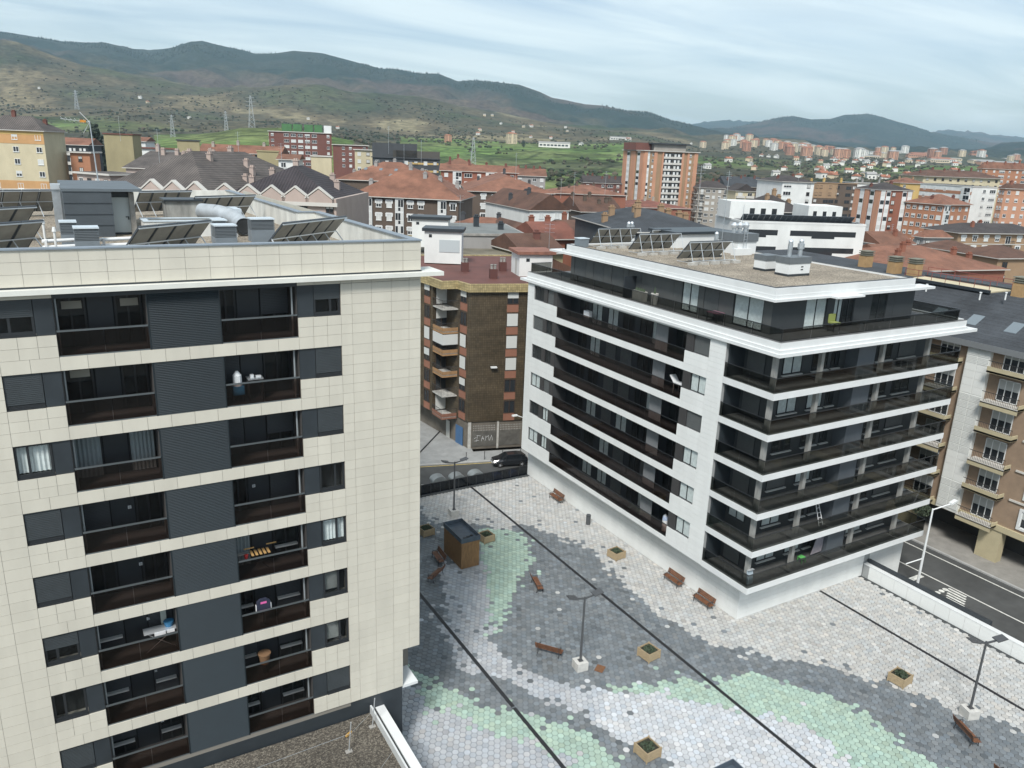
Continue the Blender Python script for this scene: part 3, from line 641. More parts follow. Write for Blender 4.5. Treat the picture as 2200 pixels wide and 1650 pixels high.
    for (wd, s_) in [(3.4,'p'),(2.3,'curtain'),(0.8,'p'),(1.0,'curtain'),(1.3,'glass'),(2.0,'p'),(1.9,'glass'),(0.9,'p'),(2.5,'p')]:
        x1 = min(PXR, x+wd)
        if s_ == 'p': MB().box(x+0.01, PY, 22.45, x1-0.01, PY+0.1, 24.92).build('facade_panel', mat('charcoal_facade_panel', (0.040,0.045,0.048), 0.45, var=0.1, scale=1), ph)
        else: wb_window[0](x+0.02, x1-0.02, 22.5, 24.85, PY+0.08, 'y', s_, ph)
        x = x1
    r = MB(); r.box(42.25, 36.65, 24.92, 60.4, 38, 25.10); r.box(42.25, 38, 24.92, 44, 65.2, 25.10); r.box(47.9, 36.0, 24.93, 50.9, 36.65, 25.06); r.box(42.38, 36.78, 25.10, 57.95, 38, 25.36); r.box(42.38, 38, 25.10, 44, 63.2, 25.36)
    r.build('penthouse_cornice', M_trim, wb)
    r = MB(); r.box(42.42, 36.82, 25.36, 57.9, 37.1, 25.84); r.box(42.42, 37.1, 25.36, 42.7, 62.8, 25.84); r.box(57.62, 37.1, 25.36, 57.9, 62.8, 25.84); r.box(42.42, 62.5, 25.36, 57.62, 62.8, 25.84); r.build('roof_parapet', M_trim, wb)
    r = MB(); r.box(42.55, 36.95, 25.84, 57.78, 37.12, 25.885); r.box(42.55, 37.12, 25.84, 42.72, 62.7, 25.885); r.box(57.62, 37.12, 25.84, 57.80, 62.7, 25.885); r.build('parapet_flashing', M_dark, wb)
    r = MB(); r.box(42.7, 37.1, 25.30, 57.62, 62.5, 25.70); r.box(43.1, 38, 24.94, 57.5, 62.5, 25.30); r.build('roof_gravel', M_gravel, wb)
wb_window = [None]
white_building()

# fence of smoked glass between the plaza and the street behind
fe = thing('glass_fence', 'dark smoked glass fence with thin posts closing the far side of the plaza', 'fence', (36, 68, 0))
for k in range(15):
    x = 42.5-k*1.05
    MB().box(x-0.03, 67.9, -0.02, x+0.03, 67.96, 1.15).build('post', M_frame, fe)
    if k < 14: MB().box(x-1.02, 67.92, 0.03, x-0.03, 67.935, 1.10).build('glass_pane', glass('blue_smoked_glass', (0.20,0.23,0.27)), fe)
MB().box(27.7, 67.9, 1.10, 42.5, 67.96, 1.15).build('handrail', M_frame, fe)
# ground-level kerb where the plaza ends
# ------------------------------------------------------------------ things on the roofs
M_plate = mat('collector_back_plate', (0.30,0.295,0.27), 0.55, var=0.18, scale=1.3)
M_colframe = mat('collector_frame', (0.055,0.065,0.075), 0.4)
M_cap = mat('pale_blue_grey_cap', (0.50,0.56,0.60), 0.4, var=0.08, scale=2)
def collector_array(label, loc, rz, n, pw=1.12, blocks=False, zt=1.85, group='solar collectors on the roofs'):
    t = thing('solar_collector_array', label, 'solar panel', loc, rz, group)
    y0, z0, y1, z1 = 0.0, zt, 1.45, 0.30
    L = math.hypot(y1-y0, z1-z0); dy, dz = (y1-y0)/L, (z1-z0)/L; ny, nz = dz, -dy      # back normal (towards the camera, down)
    def onp(u, off): return (y0+dy*u+ny*off, z0+dz*u+nz*off)
    me = MB()
    a, b_, c, d = onp(0, 0.04), onp(L, 0.04), onp(L, -0.04), onp(0, -0.04)
    me.extr([a, b_, c, d], 'x', 0.02, pw-0.02, 1)
    a, b_, c, d = onp(0.06, 0.052), onp(L-0.06, 0.052), onp(L-0.06, 0.041), onp(0.06, 0.041)
    me.extr([a, b_, c, d], 'x', 0.09, pw-0.09, 0)
    pm = me.mesh('collector_panel', [M_plate, M_colframe])
    for k in range(n): link('collector_panel', pm, t, (k*pw, 0, 0), local=True)
    r = MB()
    for u in (0.05, L*0.52):
        p = onp(u, 0.075); r.box(0, p[0]-0.025, p[1]-0.03, n*pw, p[0]+0.025, p[1]+0.03)
    r.build('rail', M_alu, t, local=True)
    for k in range(n+1):
        q = MB(); p = onp(0.10 if blocks else L*0.52, 0.09); f = (-0.62 if blocks else -0.15)
        q.cyl((k*pw, p[0], p[1]), (k*pw, f, 0.10 if blocks else 0.0), 0.028, n=6)
        if blocks: q.cyl((k*pw, f, 0.12), (k*pw, y1-0.1, 0.12), 0.022, n=6)
        q.build('leg', M_alu, t, local=True)
    if blocks:
        for k in range(n+1):
            MB().box(k*pw-0.42, -0.85, 0.0, k*pw+0.36, -0.42, 0.19 if k % 2 else 0.24).build('ballast_block', M_conc, t, local=True)
        q = MB(); q.cyl((0, -0.62, 0.30), (n*pw, -0.62, 0.30), 0.03, n=6); q.build('pipe', M_alu, t, local=True)
    return t
RZ = 28.55
TH = R(38.5)
def arr_from_right(label, xr, yr, n, th=TH): 
    collector_array(label, (xr-n*1.12*math.cos(th), yr-n*1.12*math.sin(th), RZ), th, n)
collector_array('short row of tilted solar collectors beside the dark roof hatch at the cream parapet', (3.36, 38.3, RZ), TH, 4)
collector_array('row of tilted solar collectors near the corner of the cream building roof', (9.85, 39.2, RZ), TH, 5)
arr_from_right('front row of solar collectors cut by the picture edge on the cream roof', -0.2, 41.9, 4)
arr_from_right('middle row of solar collectors at the far edge of the cream roof', -0.5, 50.2, 4)
arr_from_right('back row of tall solar collectors behind the tin chimney', 0.75, 64.9, 5, R(18))
collector_array('back row of solar collectors behind the concrete hut', (5.9, 63.9, RZ), R(19), 4, 1.0)
collector_array('back row of solar collectors by the stained white parapet', (8.8, 58.3, RZ), R(27), 5, 1.03)
def vent_box(label, x0, x1, y, h=1.35, loc=None):
    t = thing('roof_vent', label, 'vent', ((x0+x1)/2, y+0.5, RZ), 0, 'louvred vent boxes on the cream roof'); w = (x1-x0)/2
    MB().box(-w, -0.5, 0, w, 0.5, h*0.52).build('box', mat('vent_grey', (0.17,0.20,0.225), 0.5, var=0.08, scale=2), t, local=True)
    s = MB(); n = 7
    for k in range(n):
        z = h*0.54+k*h*0.40/n; s.box(-w, -0.5, z, w, 0.5, z+h*0.035)
    s.box(-w+0.06, -0.44, h*0.52, w-0.06, 0.44, h*0.95); lo = s.build('louvres', mat('louvre_grey', (0.13,0.15,0.165), 0.5), t, local=True); lo['kind'] = 'stuff'
    MB().box(-w-0.03, -0.55, h*0.95, w+0.03, 0.55, h*1.0).build('lid', M_cap, t, local=True)
vent_box('louvred vent box with pale lid in front of the dark roof hatch', 0.97, 2.02, 43.3)
vent_box('louvred vent box partly hidden beside the dark roof hatch', 0.44, 1.18, 46.4)
vent_box('louvred vent box below the round air duct opening', 7.43, 8.53, 43.6)
vent_box('louvred vent box tucked behind another vent box by the duct', 7.89, 8.6, 46.6)
vent_box('louvred vent box between the round duct and the corner collectors', 10.04, 11.36, 47.1)
# dark stair head with white door
sh = thing('roof_stair_house', 'dark grey stair head with flat roof and white door on the cream roof', 'stair house', (2.5, 55, RZ))
M_bit = mat('bitumen_sheet', (0.062,0.075,0.086), 0.6, var=0.12, scale=0.9)
MB().box(0.82, 51.3, RZ, 3.25, 60.5, 31.1).box(3.25, 52.6, RZ, 4.5, 60.5, 31.0).build('wall', M_bit, sh)
for k in range(3): MB().box(0.80, 51.27, 29.2+k*0.62, 3.26, 51.3, 29.22+k*0.62).build('sheet_joint', M_dark, sh)
MB().box(0.75, 51.25, 31.1, 4.85, 60.8, 31.25).build('roof', mat('bitumen_roof', (0.105,0.125,0.14), 0.7, var=0.15, scale=0.8), sh)
dr = MB().box(3.32, 52.52, RZ+0.12, 4.22, 52.6, 30.7).build('door', mat('pale_grey_door', (0.50,0.55,0.55), 0.45), sh)
MB().box(3.97, 52.47, 29.55, 4.15, 52.52, 29.60).box(4.09, 52.47, 29.42, 4.15, 52.52, 29.60).build('handle', M_frame, dr)
MB().box(4.22, 52.3, RZ, 4.5, 52.6, 31.0).build('jamb', M_concd, sh)
ch = thing('tin_chimney', 'square tin flue with flared cap beside the dark stair head', 'chimney', (0.55, 55, RZ))
MB().box(0.32, 54.8, RZ, 0.74, 55.2, 31.0).build('flue', M_steel, ch); MB().box(0.28, 54.7, 31.0, 0.80, 55.3, 31.32).build('cap', M_alu, ch)
# concrete hut, skylight box, ductwork
hu = thing('roof_hut', 'low stained concrete hut with dark lid behind the skylight', 'hut', (8, 59, RZ))
MB().box(6.9, 58.0, RZ, 9.1, 60, 30.1).build('wall', mat('stained_concrete', (0.30,0.30,0.28), 0.9, var=0.45, scale=1.2, stretch=(1,1,0.3)), hu); MB().box(6.75, 57.85, 30.1, 9.25, 60.2, 30.22).build('lid', M_dark, hu)
skl = thing('roof_well', 'white rimmed rectangular light well on the cream building roof', 'skylight', (7, 52, RZ))
MB().box(4.75, 50.6, RZ, 9.3, 50.85, 29.45).box(4.75, 52.5, RZ, 9.3, 52.75, 29.45).box(4.75, 50.85, RZ, 5.0, 52.5, 29.45).box(9.05, 50.85, RZ, 9.3, 52.5, 29.45).build('kerb', mat('white_render', (0.62,0.62,0.59), 0.8, var=0.1, scale=1), skl)
MB().box(4.7, 50.55, 29.45, 9.35, 50.9, 29.5).box(4.7, 52.45, 29.45, 9.35, 52.8, 29.5).box(4.7, 50.9, 29.45, 5.05, 52.45, 29.5).box(9.0, 50.9, 29.45, 9.35, 52.45, 29.5).build('rim', M_cap, skl)
du = thing('air_duct', 'galvanised air duct bending down to a large round open mouth', 'duct', (10.2, 53, RZ))
q = MB(); pts = [(10.3, 50.3, 29.15), (10.3, 51.2, 29.2), (10.2, 52.0, 29.4), (9.9, 52.8, 29.6), (9.4, 53.6, 29.7), (8.6, 54.8, 29.7)]
for a, c in zip(pts, pts[1:]): q.cyl(a, c, 0.50, n=16, cap=False)
q.build('duct', mat('dull_zinc', (0.40,0.43,0.45), 0.55, metal=0.3, var=0.15, scale=2), du, smooth=True); MB().cyl((10.3, 50.32, 29.15), (10.3, 50.5, 29.15), 0.46, n=16).build('mouth', M_room, du)
MB().box(9.8, 53.3, RZ+0.5, 10.8, 55.3, 29.95).build('fan_box', M_cap, du); MB().box(9.75, 49.9, RZ, 9.83, 50.4, 28.75).box(10.7, 49.9, RZ, 10.78, 50.4, 28.75).build('stand', M_alu, du)
for k, (x0, y0, x1, y1, lb_) in enumerate(((2.1, 44.2, 3.6, 44.6, 'white lagged pipe lying between the vent box and the collectors'), (-0.4, 44.0, 1.0, 44.4, 'white lagged pipe with elbow beside the front collectors'))):
    q = MB(); q.cyl((x0, y0, RZ+0.35), (x1, y1, RZ+0.35), 0.09, n=8); q.cyl((x0, y0+0.4, RZ+0.6), (x1, y1+0.4, RZ+0.6), 0.09, n=8); q.box(x0+0.1, y0-0.05, RZ, x0+0.2, y0+0.5, RZ+0.7)
    tag(q.build('roof_pipe', mat('white_lagging', (0.72,0.73,0.73), 0.5)), lb_, 'pipe')
for k, (x, y, lb_) in enumerate(((0.15, 43.0, 'white capped vent pipe in front of the left collectors'), (-0.28, 47.0, 'white capped vent pipe between two collector rows'), (10.55, 41.0, 'white capped vent pipe at the corner collectors'))):
    q = MB(); q.cyl((x, y, RZ), (x, y, RZ+1.25), 0.055, n=8); q.cyl((x, y, RZ+1.2), (x, y, RZ+1.42), 0.10, 0.06, n=8)
    tag(q.build('vent_pipe', mat('white_pvc', (0.68,0.69,0.68), 0.5)), lb_, 'vent pipe', 'vent pipes on the cream roof')
q = MB(); m_ = Vector((3.1, 60.0, 31.25)); q.cyl(m_, m_+Vector((-0.12, 0, 3.8)), 0.045, 0.03, n=6)
an = tag(q.build('roof_antenna', M_steel, None), 'tall television aerial mast standing on the dark stair head', 'antenna')
q = MB(); t0 = m_+Vector((-0.12, 0, 3.7)); u = Vector((-0.9, 0.3, 0.08)).normalized()
q.cyl(t0, t0+u*1.7, 0.02, n=5)
for k in range(6):
    p = t0+u*(0.2+k*0.27); q.cyl(p+Vector((-0.15,-0.35,0.12)), p+Vector((0.15,0.35,-0.12)), 0.012, n=4)
q.cyl(t0, t0+Vector((-0.5,0.2,0.6)), 0.02, n=5); q.cyl(t0, t0+Vector((-0.4,0.3,-0.7)), 0.02, n=5); q.build('yagi', M_alu, an); MB().box(t0.x-0.55, t0.y-0.05, t0.z-0.03, t0.x-0.2, t0.y+0.35, t0.z+0.12).build('dipole', mat('orange_plastic', (0.6,0.25,0.04), 0.5), an)

# white building roof
WR = 25.70
collector_array('front row of tilted solar collectors on concrete blocks on the white roof', (45.55, 49.1, WR), 0.0, 4, 1.2, True, 1.85)
collector_array('middle row of tilted solar collectors on the white roof', (45.35, 55.4, WR), 0.0, 4, 1.22, True, 1.85)
collector_array('rear row of tilted solar collectors on the white roof', (44.4, 60.3, WR), 0.0, 4, 1.25, True, 1.85)
collector_array('half hidden collectors behind the metal flue on the white roof', (51.2, 60.6, WR), 0.0, 2, 1.2, True, 1.6)
def chimney_block(label, x0, y0, x1, y1, h, flues):
    t = thing('chimney_block', label, 'chimney', ((x0+x1)/2, (y0+y1)/2, WR))
    MB().box(x0, y0, WR, x1, y1, WR+0.18).build('base', M_dark2, t); MB().box(x0+0.02, y0+0.02, WR+0.18, x1-0.02, y1-0.02, WR+h*0.66).build('body', M_trim, t)
    MB().box(x0-0.02, y0-0.02, WR+h*0.66, x1+0.02, y1+0.02, WR+h).build('cap', mat('grey_ribbed_cap', (0.12,0.135,0.145), 0.5, var=0.1, scale=3), t)
    for n, (fx, fy) in enumerate(flues):
        f = MB(); f.cyl((fx, fy, WR+h), (fx, fy, WR+h+1.15), 0.17, n=14); f.cyl((fx, fy, WR+h+0.55), (fx, fy, WR+h+0.95), 0.26 if n else 0.19, n=14); fo = f.build('flue', M_steel, t, smooth=False)
        MB().cyl((fx, fy, WR+h+1.15), (fx, fy, WR+h+1.25), 0.19, 0.14, n=14).cyl((fx, fy, WR+h+1.25), (fx, fy, WR+h+1.33), 0.14, 0.04, n=14).build('cowl', M_alu, fo)
    return t
cb2 = chimney_block('large white and grey chimney block with two shiny flues on gravel', 48.6, 41.25, 51.0, 42.6, 1.45, ((49.3, 42.0), (50.5, 42.0)))
for k in range(2): MB().box(49.95, 41.255, WR+0.45+k*0.22, 50.2, 41.268, WR+0.53+k*0.22).build('air_slot', M_room, cb2)
chimney_block('smaller white and grey chimney block on the gravel roof', 49.0, 43.95, 50.5, 45.2, 1.25, ())
fb = chimney_block('grey flue box with one round metal flue between the collectors', 51.3, 52.0, 52.2, 52.9, 0.9, ((51.75, 52.45),))
chimney_block('round metal flue standing behind the rear collectors', 50.2, 63.0, 51.0, 63.8, 0.8, ((50.4, 63.4), (50.8, 63.4)))
ac = thing('roof_unit', 'small grey machine box at the far end of the white roof', 'machine', (43.6, 61.5, WR)); MB().box(43.1, 61.3, WR, 44.1, 62.2, WR+0.75).build('box', mat('vent_grey', (0.17,0.20,0.225), 0.5), ac); MB().box(43.05, 61.25, WR+0.75, 44.15, 62.25, WR+0.82).build('lid', M_cap, ac)
# stair tower of the white building
stw = thing('stair_tower', 'white stair tower with grey cap behind the collectors of the white building', 'stair house', (56, 55, WR))
MB().box(55.1, 53.0, 22.4, 57.5, 55.5, 26.85).build('wall', M_trim, stw); MB().box(55.0, 52.9, 26.85, 57.6, 55.6, 27.6).build('cap', mat('grey_ribbed_cap', (0.12,0.135,0.145), 0.5), stw)
MB().box(52.4, 58.5, 22.4, 60.0, 62.4, 27.0).build('lift_house', M_trim, stw); MB().box(52.2, 58.3, 27.0, 60.2, 62.5, 27.25).build('lift_house_roof', M_dark2, stw)
MB().box(54.3, 52.4, 22.4, 56.4, 53.0, 26.3).build('annex', M_trim, stw)
ld = MB()
for xx in (55.55, 55.95): ld.cyl((xx, 52.75, 25.5), (xx, 52.75, 28.6), 0.025, n=6)
for k in range(12): ld.cyl((55.55, 52.75, 25.6+k*0.25), (55.95, 52.75, 25.6+k*0.25), 0.015, n=5)
ld.build('ladder', M_steel, stw)
for k, lb_ in enumerate(('leftmost of three turbine cowls on the white stair tower', 'middle of three turbine cowls on the white stair tower', 'rightmost of three turbine cowls on the white stair tower')):
    x = 55.4+k*0.75; t = thing('turbine_cowl', lb_, 'vent', (x, 54, 27.6), 0, 'turbine cowls on the stair tower')
    MB().cyl((0,0,0), (0,0,0.45), 0.2, n=10).build('neck', M_steel, t, local=True); MB().cyl((0,0,0.45), (0,0,0.7), 0.27, 0.33, n=12).cyl((0,0,0.7), (0,0,0.95), 0.33, 0.12, n=12).build('head', M_alu, t, local=True)
for k, (x, y, z, h, lb_) in enumerate(((53.5, 53.5, 25.7, 7.5, 'tall thin aerial mast by the white stair tower'), (57.2, 54.8, 27.6, 2.5, 'short aerial pole on the white stair tower cap'))):
    t = tag(MB().cyl((x, y, z), (x, y, z+h), 0.03, 0.02, n=6).build('roof_antenna', M_steel), lb_, 'antenna')
    q = MB(); 
    for m in range(4): q.cyl((x-0.35, y, z+h-0.2-m*0.15), (x+0.35, y, z+h-0.2-m*0.15), 0.01, n=4)
    q.build('elements', M_alu, t)
# small lens lamp on the far corner
wl = thing('wall_lamp', 'small white lamp on an arm at the corner of the white block', 'lamp', (41.1, 67.6, 7)); MB().cyl((41.6, 67.5, 6.9), (40.9, 67.9, 7.15), 0.04, n=6).build('arm', M_trim, wl); MB().box(40.35, 67.8, 7.1, 40.95, 68.05, 7.25).build('head', M_trim, wl)

# ------------------------------------------------------------------ plaza furniture
M_wood = mat('bench_wood', (0.155,0.068,0.034), 0.55, var=0.35, scale=5, stretch=(1,1,1))
M_iron = mat('cast_iron', (0.06,0.06,0.062), 0.5, metal=0.5)
def make_bench():
    t = thing('park_bench', '', 'bench', (0,0,0), 0, 'wooden benches on the plaza')
    L = 0.98
    for k in range(5): MB().box(-L, -0.05-0.10*k, 0.43-0.004*k, L, -0.05-0.10*k+0.085, 0.465-0.004*k).build('seat_slat', M_wood, t, local=True)
    for k in range(3):
        y, z = 0.06+0.045*k, 0.56+0.135*k; q = MB(); q.extr([(y, z), (y+0.03, z-0.005), (y+0.07, z+0.11), (y+0.04, z+0.115)], 'x', -L, L); q.build('back_slat', M_wood, t, local=True)
    for s in (-0.78, 0.78):
        q = MB(); q.cyl((s, -0.46, 0), (s, -0.42, 0.43), 0.028, n=6); q.cyl((s, 0.10, 0), (s, -0.02, 0.43), 0.028, n=6); q.cyl((s, -0.46, 0.42), (s, 0.06, 0.42), 0.025, n=6); q.cyl((s, 0.02, 0.42), (s, 0.20, 0.95), 0.028, n=6)
        q.cyl((s, -0.44, 0.43), (s, -0.42, 0.64), 0.022, n=6); q.cyl((s, -0.44, 0.64), (s, 0.09, 0.66), 0.024, n=6); q.build('leg_frame', M_iron, t, local=True)
    return t
benches = [((41.95, 43.0), R(-90), 'middle of the three benches along the white wall, beside a planter'), ((41.95, 39.4), R(-90), 'bench by the white wall nearest the building corner'), ((41.95, 60.9), R(-90), 'bench by the white wall near the glass fence and litter bin'),
 ((26.0, 55.0), R(-95), 'bench standing against the wooden kiosk'), ((24.55, 52.4), R(215), 'bench facing away near the wooden kiosk, at the cream building edge'), ((31.05, 47.6), R(75), 'bench standing alone between the kiosk and the central lamp'),
 ((27.2, 39.5), R(128), 'bench near the foot of the central lamp post'), ((46.0, 20.6), R(66), 'bench beside the lamp post on the street side of the plaza'), ((44.3, 16.9), R(80), 'bench cut off by the lower corner of the picture')]
proto = make_bench()
for k, (p, a, lb_) in enumerate(benches):
    o = proto if k == 0 else copy_tree(proto)
    o.location = (*p, 0.0); o.rotation_euler = (0, 0, a); o['label'] = lb_
M_pine = mat('pale_pine_boards', (0.37,0.285,0.175), 0.7, var=0.25, scale=6, stretch=(1,1,3))
M_soil = mat('planter_soil', (0.03,0.028,0.02), 0.95, var=0.4, scale=8, bump=0.4)
M_leaf = mat('planter_leaves', (0.035,0.055,0.028), 0.7, var=0.5, scale=7)
def leaf_clump(n, rx, ry, rz_, size, seed, cz=0.0):
    rr = random.Random(seed); b = MB()
    for _ in range(n):
        while True:
            p = Vector((rr.uniform(-1,1), rr.uniform(-1,1), rr.uniform(-1,1)))
            if p.length < 1: break
        c = Vector((p.x*rx, p.y*ry, p.z*rz_+cz)); u = Vector((rr.gauss(0,1), rr.gauss(0,1), rr.gauss(0,1))).normalized(); v = u.orthogonal().normalized(); s = size*rr.uniform(0.6,1.3)
        b.quad(c-u*s-v*s*0.45, c+u*s*0.2-v*s*0.6, c+u*s, c+u*s*0.2+v*s*0.6)
    return b
def make_planter():
    t = thing('planter', '', 'planter', (0,0,0), 0, 'wooden planters on the plaza')
    s = 0.68
    for k in range(4):
        z0, z1 = 0.08+k*0.19, 0.08+k*0.19+0.182
        MB().box(-s, -s, z0, s, -s+0.05, z1).build('board', M_pine, t, local=True); MB().box(-s, s-0.05, z0, s, s, z1).build('board', M_pine, t, local=True)
        MB().box(-s, -s+0.052, z0+0.002, -s+0.05, s-0.052, z1-0.002).build('board', M_pine, t, local=True); MB().box(s-0.05, -s+0.052, z0+0.002, s, s-0.052, z1-0.002).build('board', M_pine, t, local=True)
    for sx in (-1, 1):
        for sy in (-1, 1): MB().box(sx*s-0.04*sx, sy*s-0.04*sy, 0, sx*s+0.035*sx, sy*s+0.035*sy, 0.86).build('corner_post', M_pine, t, local=True)
    MB().box(-s+0.05, -s+0.05, 0.08, s-0.05, s-0.05, 0.70).build('soil', M_soil, t, local=True)
    return t
planters = [((33.5, 36.1), 0.12, 'wooden planter with grey-green shrub between the drain and the central lamp', 0.9), ((47.3, 25.9), 0.10, 'wooden planter with tall shrub on the pale street side of the plaza', 1.3), ((27.3, 28.7), 0.05, 'wooden planter cut by the lower picture edge, mostly bare soil', 0.4), ((40.2, 48.7), 0.12, 'wooden planter standing alone near the white wall benches', 0.8), ((31.3, 56.5), 0.1, 'wooden planter on the green tiles beside the kiosk', 0.8), ((26.9, 60.0), 0.1, 'wooden planter half behind the kiosk near the cream building', 0.9)]
pp = make_planter()
lst = []
for k, (p, a, lb_, hgt) in enumerate(planters):
    o = pp if k == 0 else copy_tree(pp); lst.append((o, hgt))
    o.location = (*p, 0.0); o.rotation_euler = (0, 0, a); o['label'] = lb_; o.scale = (0.82, 0.82, 0.85)
for k, (o, hgt) in enumerate(lst):
    q = leaf_clump(int(420*hgt)+160, 0.55, 0.55, 0.10+0.18*hgt, 0.075, 30+k, 0.74); q.build('plant', M_leaf, o, local=True)
# kiosk
def kiosk(label, x0, y0, x1, y1, h):
    t = thing('kiosk', label, 'kiosk', ((x0+x1)/2, (y0+y1)/2, 0))
    MB().box(x0+0.03, y0+0.03, 0, x1-0.03, y1-0.03, h).build('wall', mat('kiosk_dark_core', (0.04,0.025,0.015), 0.8), t)
    mw = mat('kiosk_boards', (0.26,0.145,0.062), 0.6, var=0.3, scale=3, stretch=(6,6,0.7))
    def boards(fn, a, c):
        n = int((c-a)/0.12); w_ = (c-a)/n
        for k in range(n): fn(a+k*w_+0.005, a+(k+1)*w_-0.005)
    boards(lambda a, c: MB().box(a, y0, 0.03, c, y0+0.03, h).build('board', mw, t), x0, x1)
    boards(lambda a, c: MB().box(x0, a, 0.03, x0+0.03, c, h).build('board', mw, t), y0+0.03, y1)
    boards(lambda a, c: MB().box(a, y1-0.03, 0.03, c, y1, h).build('board', mw, t), x0+0.03, x1)
    boards(lambda a, c: MB().box(x1-0.03, a, 0.03, x1, c, h).build('board', mw, t), y0+0.03, y1-0.03)
    rm = mat('kiosk_roof_metal', (0.075,0.095,0.12), 0.22, var=0.15, scale=1.5)
    rf = MB().box(x0-0.05, y0-0.05, h, x1+0.05, y1+0.05, h+0.08).build('roof', rm, t)
    for a in ((x0-0.05, y0-0.05, x1+0.05, y0), (x0-0.05, y1, x1+0.05, y1+0.05), (x0-0.05, y0, x0, y1), (x1, y0, x1+0.05, y1)): MB().box(a[0], a[1], h+0.08, a[2], a[3], h+0.42).build('roof_rim', rm, rf)
    for k in range(3): MB().box(x0+0.5+k*0.35, y0+0.5+k*0.1, h+0.08, x0+0.72+k*0.35, y0+0.7+k*0.1, h+0.16).build('roof_fitting', M_frame, rf)
    return t
kiosk('wooden boarded kiosk with dark metal roof standing on the plaza', 26.95, 52.85, 28.65, 56.3, 2.45)
p_ = ground_at(1531, 1653, 3.0)
kiosk('dark flat kiosk roof just entering at the lower picture edge', p_.x-0.6, p_.y-3.6, p_.x+1.5, p_.y, 2.6)
# plaza lamps
def make_lamp():
    t = thing('plaza_lamp', '', 'street lamp', (0,0,0), 0, 'double headed lamps on the plaza')
    ml = mat('lamp_grey', (0.085,0.088,0.092), 0.45, metal=0.2)
    MB().box(-0.42, -0.42, 0, 0.42, 0.42, 0.62).build('plinth', mat('pale_concrete_block', (0.50,0.49,0.46), 0.85, var=0.15, scale=3), t, local=True)
    MB().box(-0.16,-0.16,0.62,0.16,0.16,0.66).cyl((0,0,0.62), (0,0,5.6), 0.085, 0.07, n=10).build('pole', ml, t, local=True)
    MB().extr([(-1.0, 5.62), (-0.1, 5.45), (0.1, 5.45), (1.0, 5.62), (1.0, 5.70), (0.1, 5.55), (-0.1, 5.55), (-1.0, 5.70)], 'y', -0.05, 0.05).build('arm', ml, t, local=True)
    for s in (-1, 1):
        q = MB(); q.extr([(s*0.62, 5.63), (s*1.30, 5.80), (s*1.29, 5.86), (s*0.61, 5.70)][::s], 'y', -0.28, 0.28); hd = q.build('lamp_head', ml, t, local=True)
        MB().extr([(s*0.68, 5.625), (s*1.24, 5.765), (s*1.24, 5.782), (s*0.68, 5.642)][::s], 'y', -0.22, 0.22).build('lens', mat('frosted_lens', (0.5,0.5,0.48), 0.3), hd, local=True)
    return t
lamps = [((28.4, 37.3), R(-6), 'tall double headed lamp post on a pale block in the middle of the plaza'), ((30.9, 62.4), R(-4), 'double headed lamp post rising behind the wooden kiosk'), ((48.3, 21.6), R(-20), 'double headed lamp post beside the low white wall')]
pl_ = make_lamp()
for k, (p, a, lb_) in enumerate(lamps):
    o = pl_ if k == 0 else copy_tree(pl_); o.location = (*p, 0); o.rotation_euler = (0, 0, a); o['label'] = lb_
tag(MB().box(-0.38,-0.3,0.004,0.38,0.3,0.03).box(-0.33,-0.25,0.03,0.33,0.25,0.04).build('inspection_cover', mat('rusty_plate', (0.16,0.075,0.035), 0.8, var=0.3, scale=9), None, loc=(29.6, 36.6, 0), rz=0.6), 'small rusty brown cover plate beside the central lamp plinth', 'cover plate')
lt = thing('litter_bin', 'slim dark grey litter bin standing before the white wall', 'litter bin', (41.68, 55.1, 0))
MB().cyl((0,0,0), (0,0,0.86), 0.21, 0.23, n=14).build('body', mat('bin_grey', (0.07,0.075,0.08), 0.5), lt, local=True); MB().cyl((0,0,0.86), (0,0,0.92), 0.19, n=14).build('slot', M_room, lt, local=True); MB().cyl((0,0,0.92), (0,0,1.0), 0.24, 0.22, n=14).build('lid', mat('bin_grey', (0.07,0.075,0.08), 0.5), lt, local=True)
# ------------------------------------------------------------------ streets
SZ = -1.05
M_asph = mat('asphalt', (0.062,0.064,0.063), 0.9, var=0.25, scale=0.5, bump=0.1, detail=9)
M_pave = mat('street_paving', (0.27,0.275,0.27), 0.85, var=0.15, scale=0.9, bump=0.1)
M_line = mat('road_paint', (0.62,0.62,0.58), 0.7, var=0.25, scale=3)
M_yline = mat('yellow_road_paint', (0.55,0.42,0.14), 0.7, var=0.25, scale=3)
M_kerb = mat('kerb_stone', (0.36,0.36,0.35), 0.85, var=0.12, scale=2)
road = struct(MB().box(5, 68.2, SZ-0.3, 62, 76.0, SZ).build('road', M_asph))
rr_ = struct(MB().box(58.4, -10, SZ-0.3, 70.0, 130, SZ-0.004).build('road', M_asph))
ab = MB(); ab.box(6, 68.0, SZ-0.3, 57.4, 68.2, -0.05); struct(ab.build('retaining_edge', M_concd))
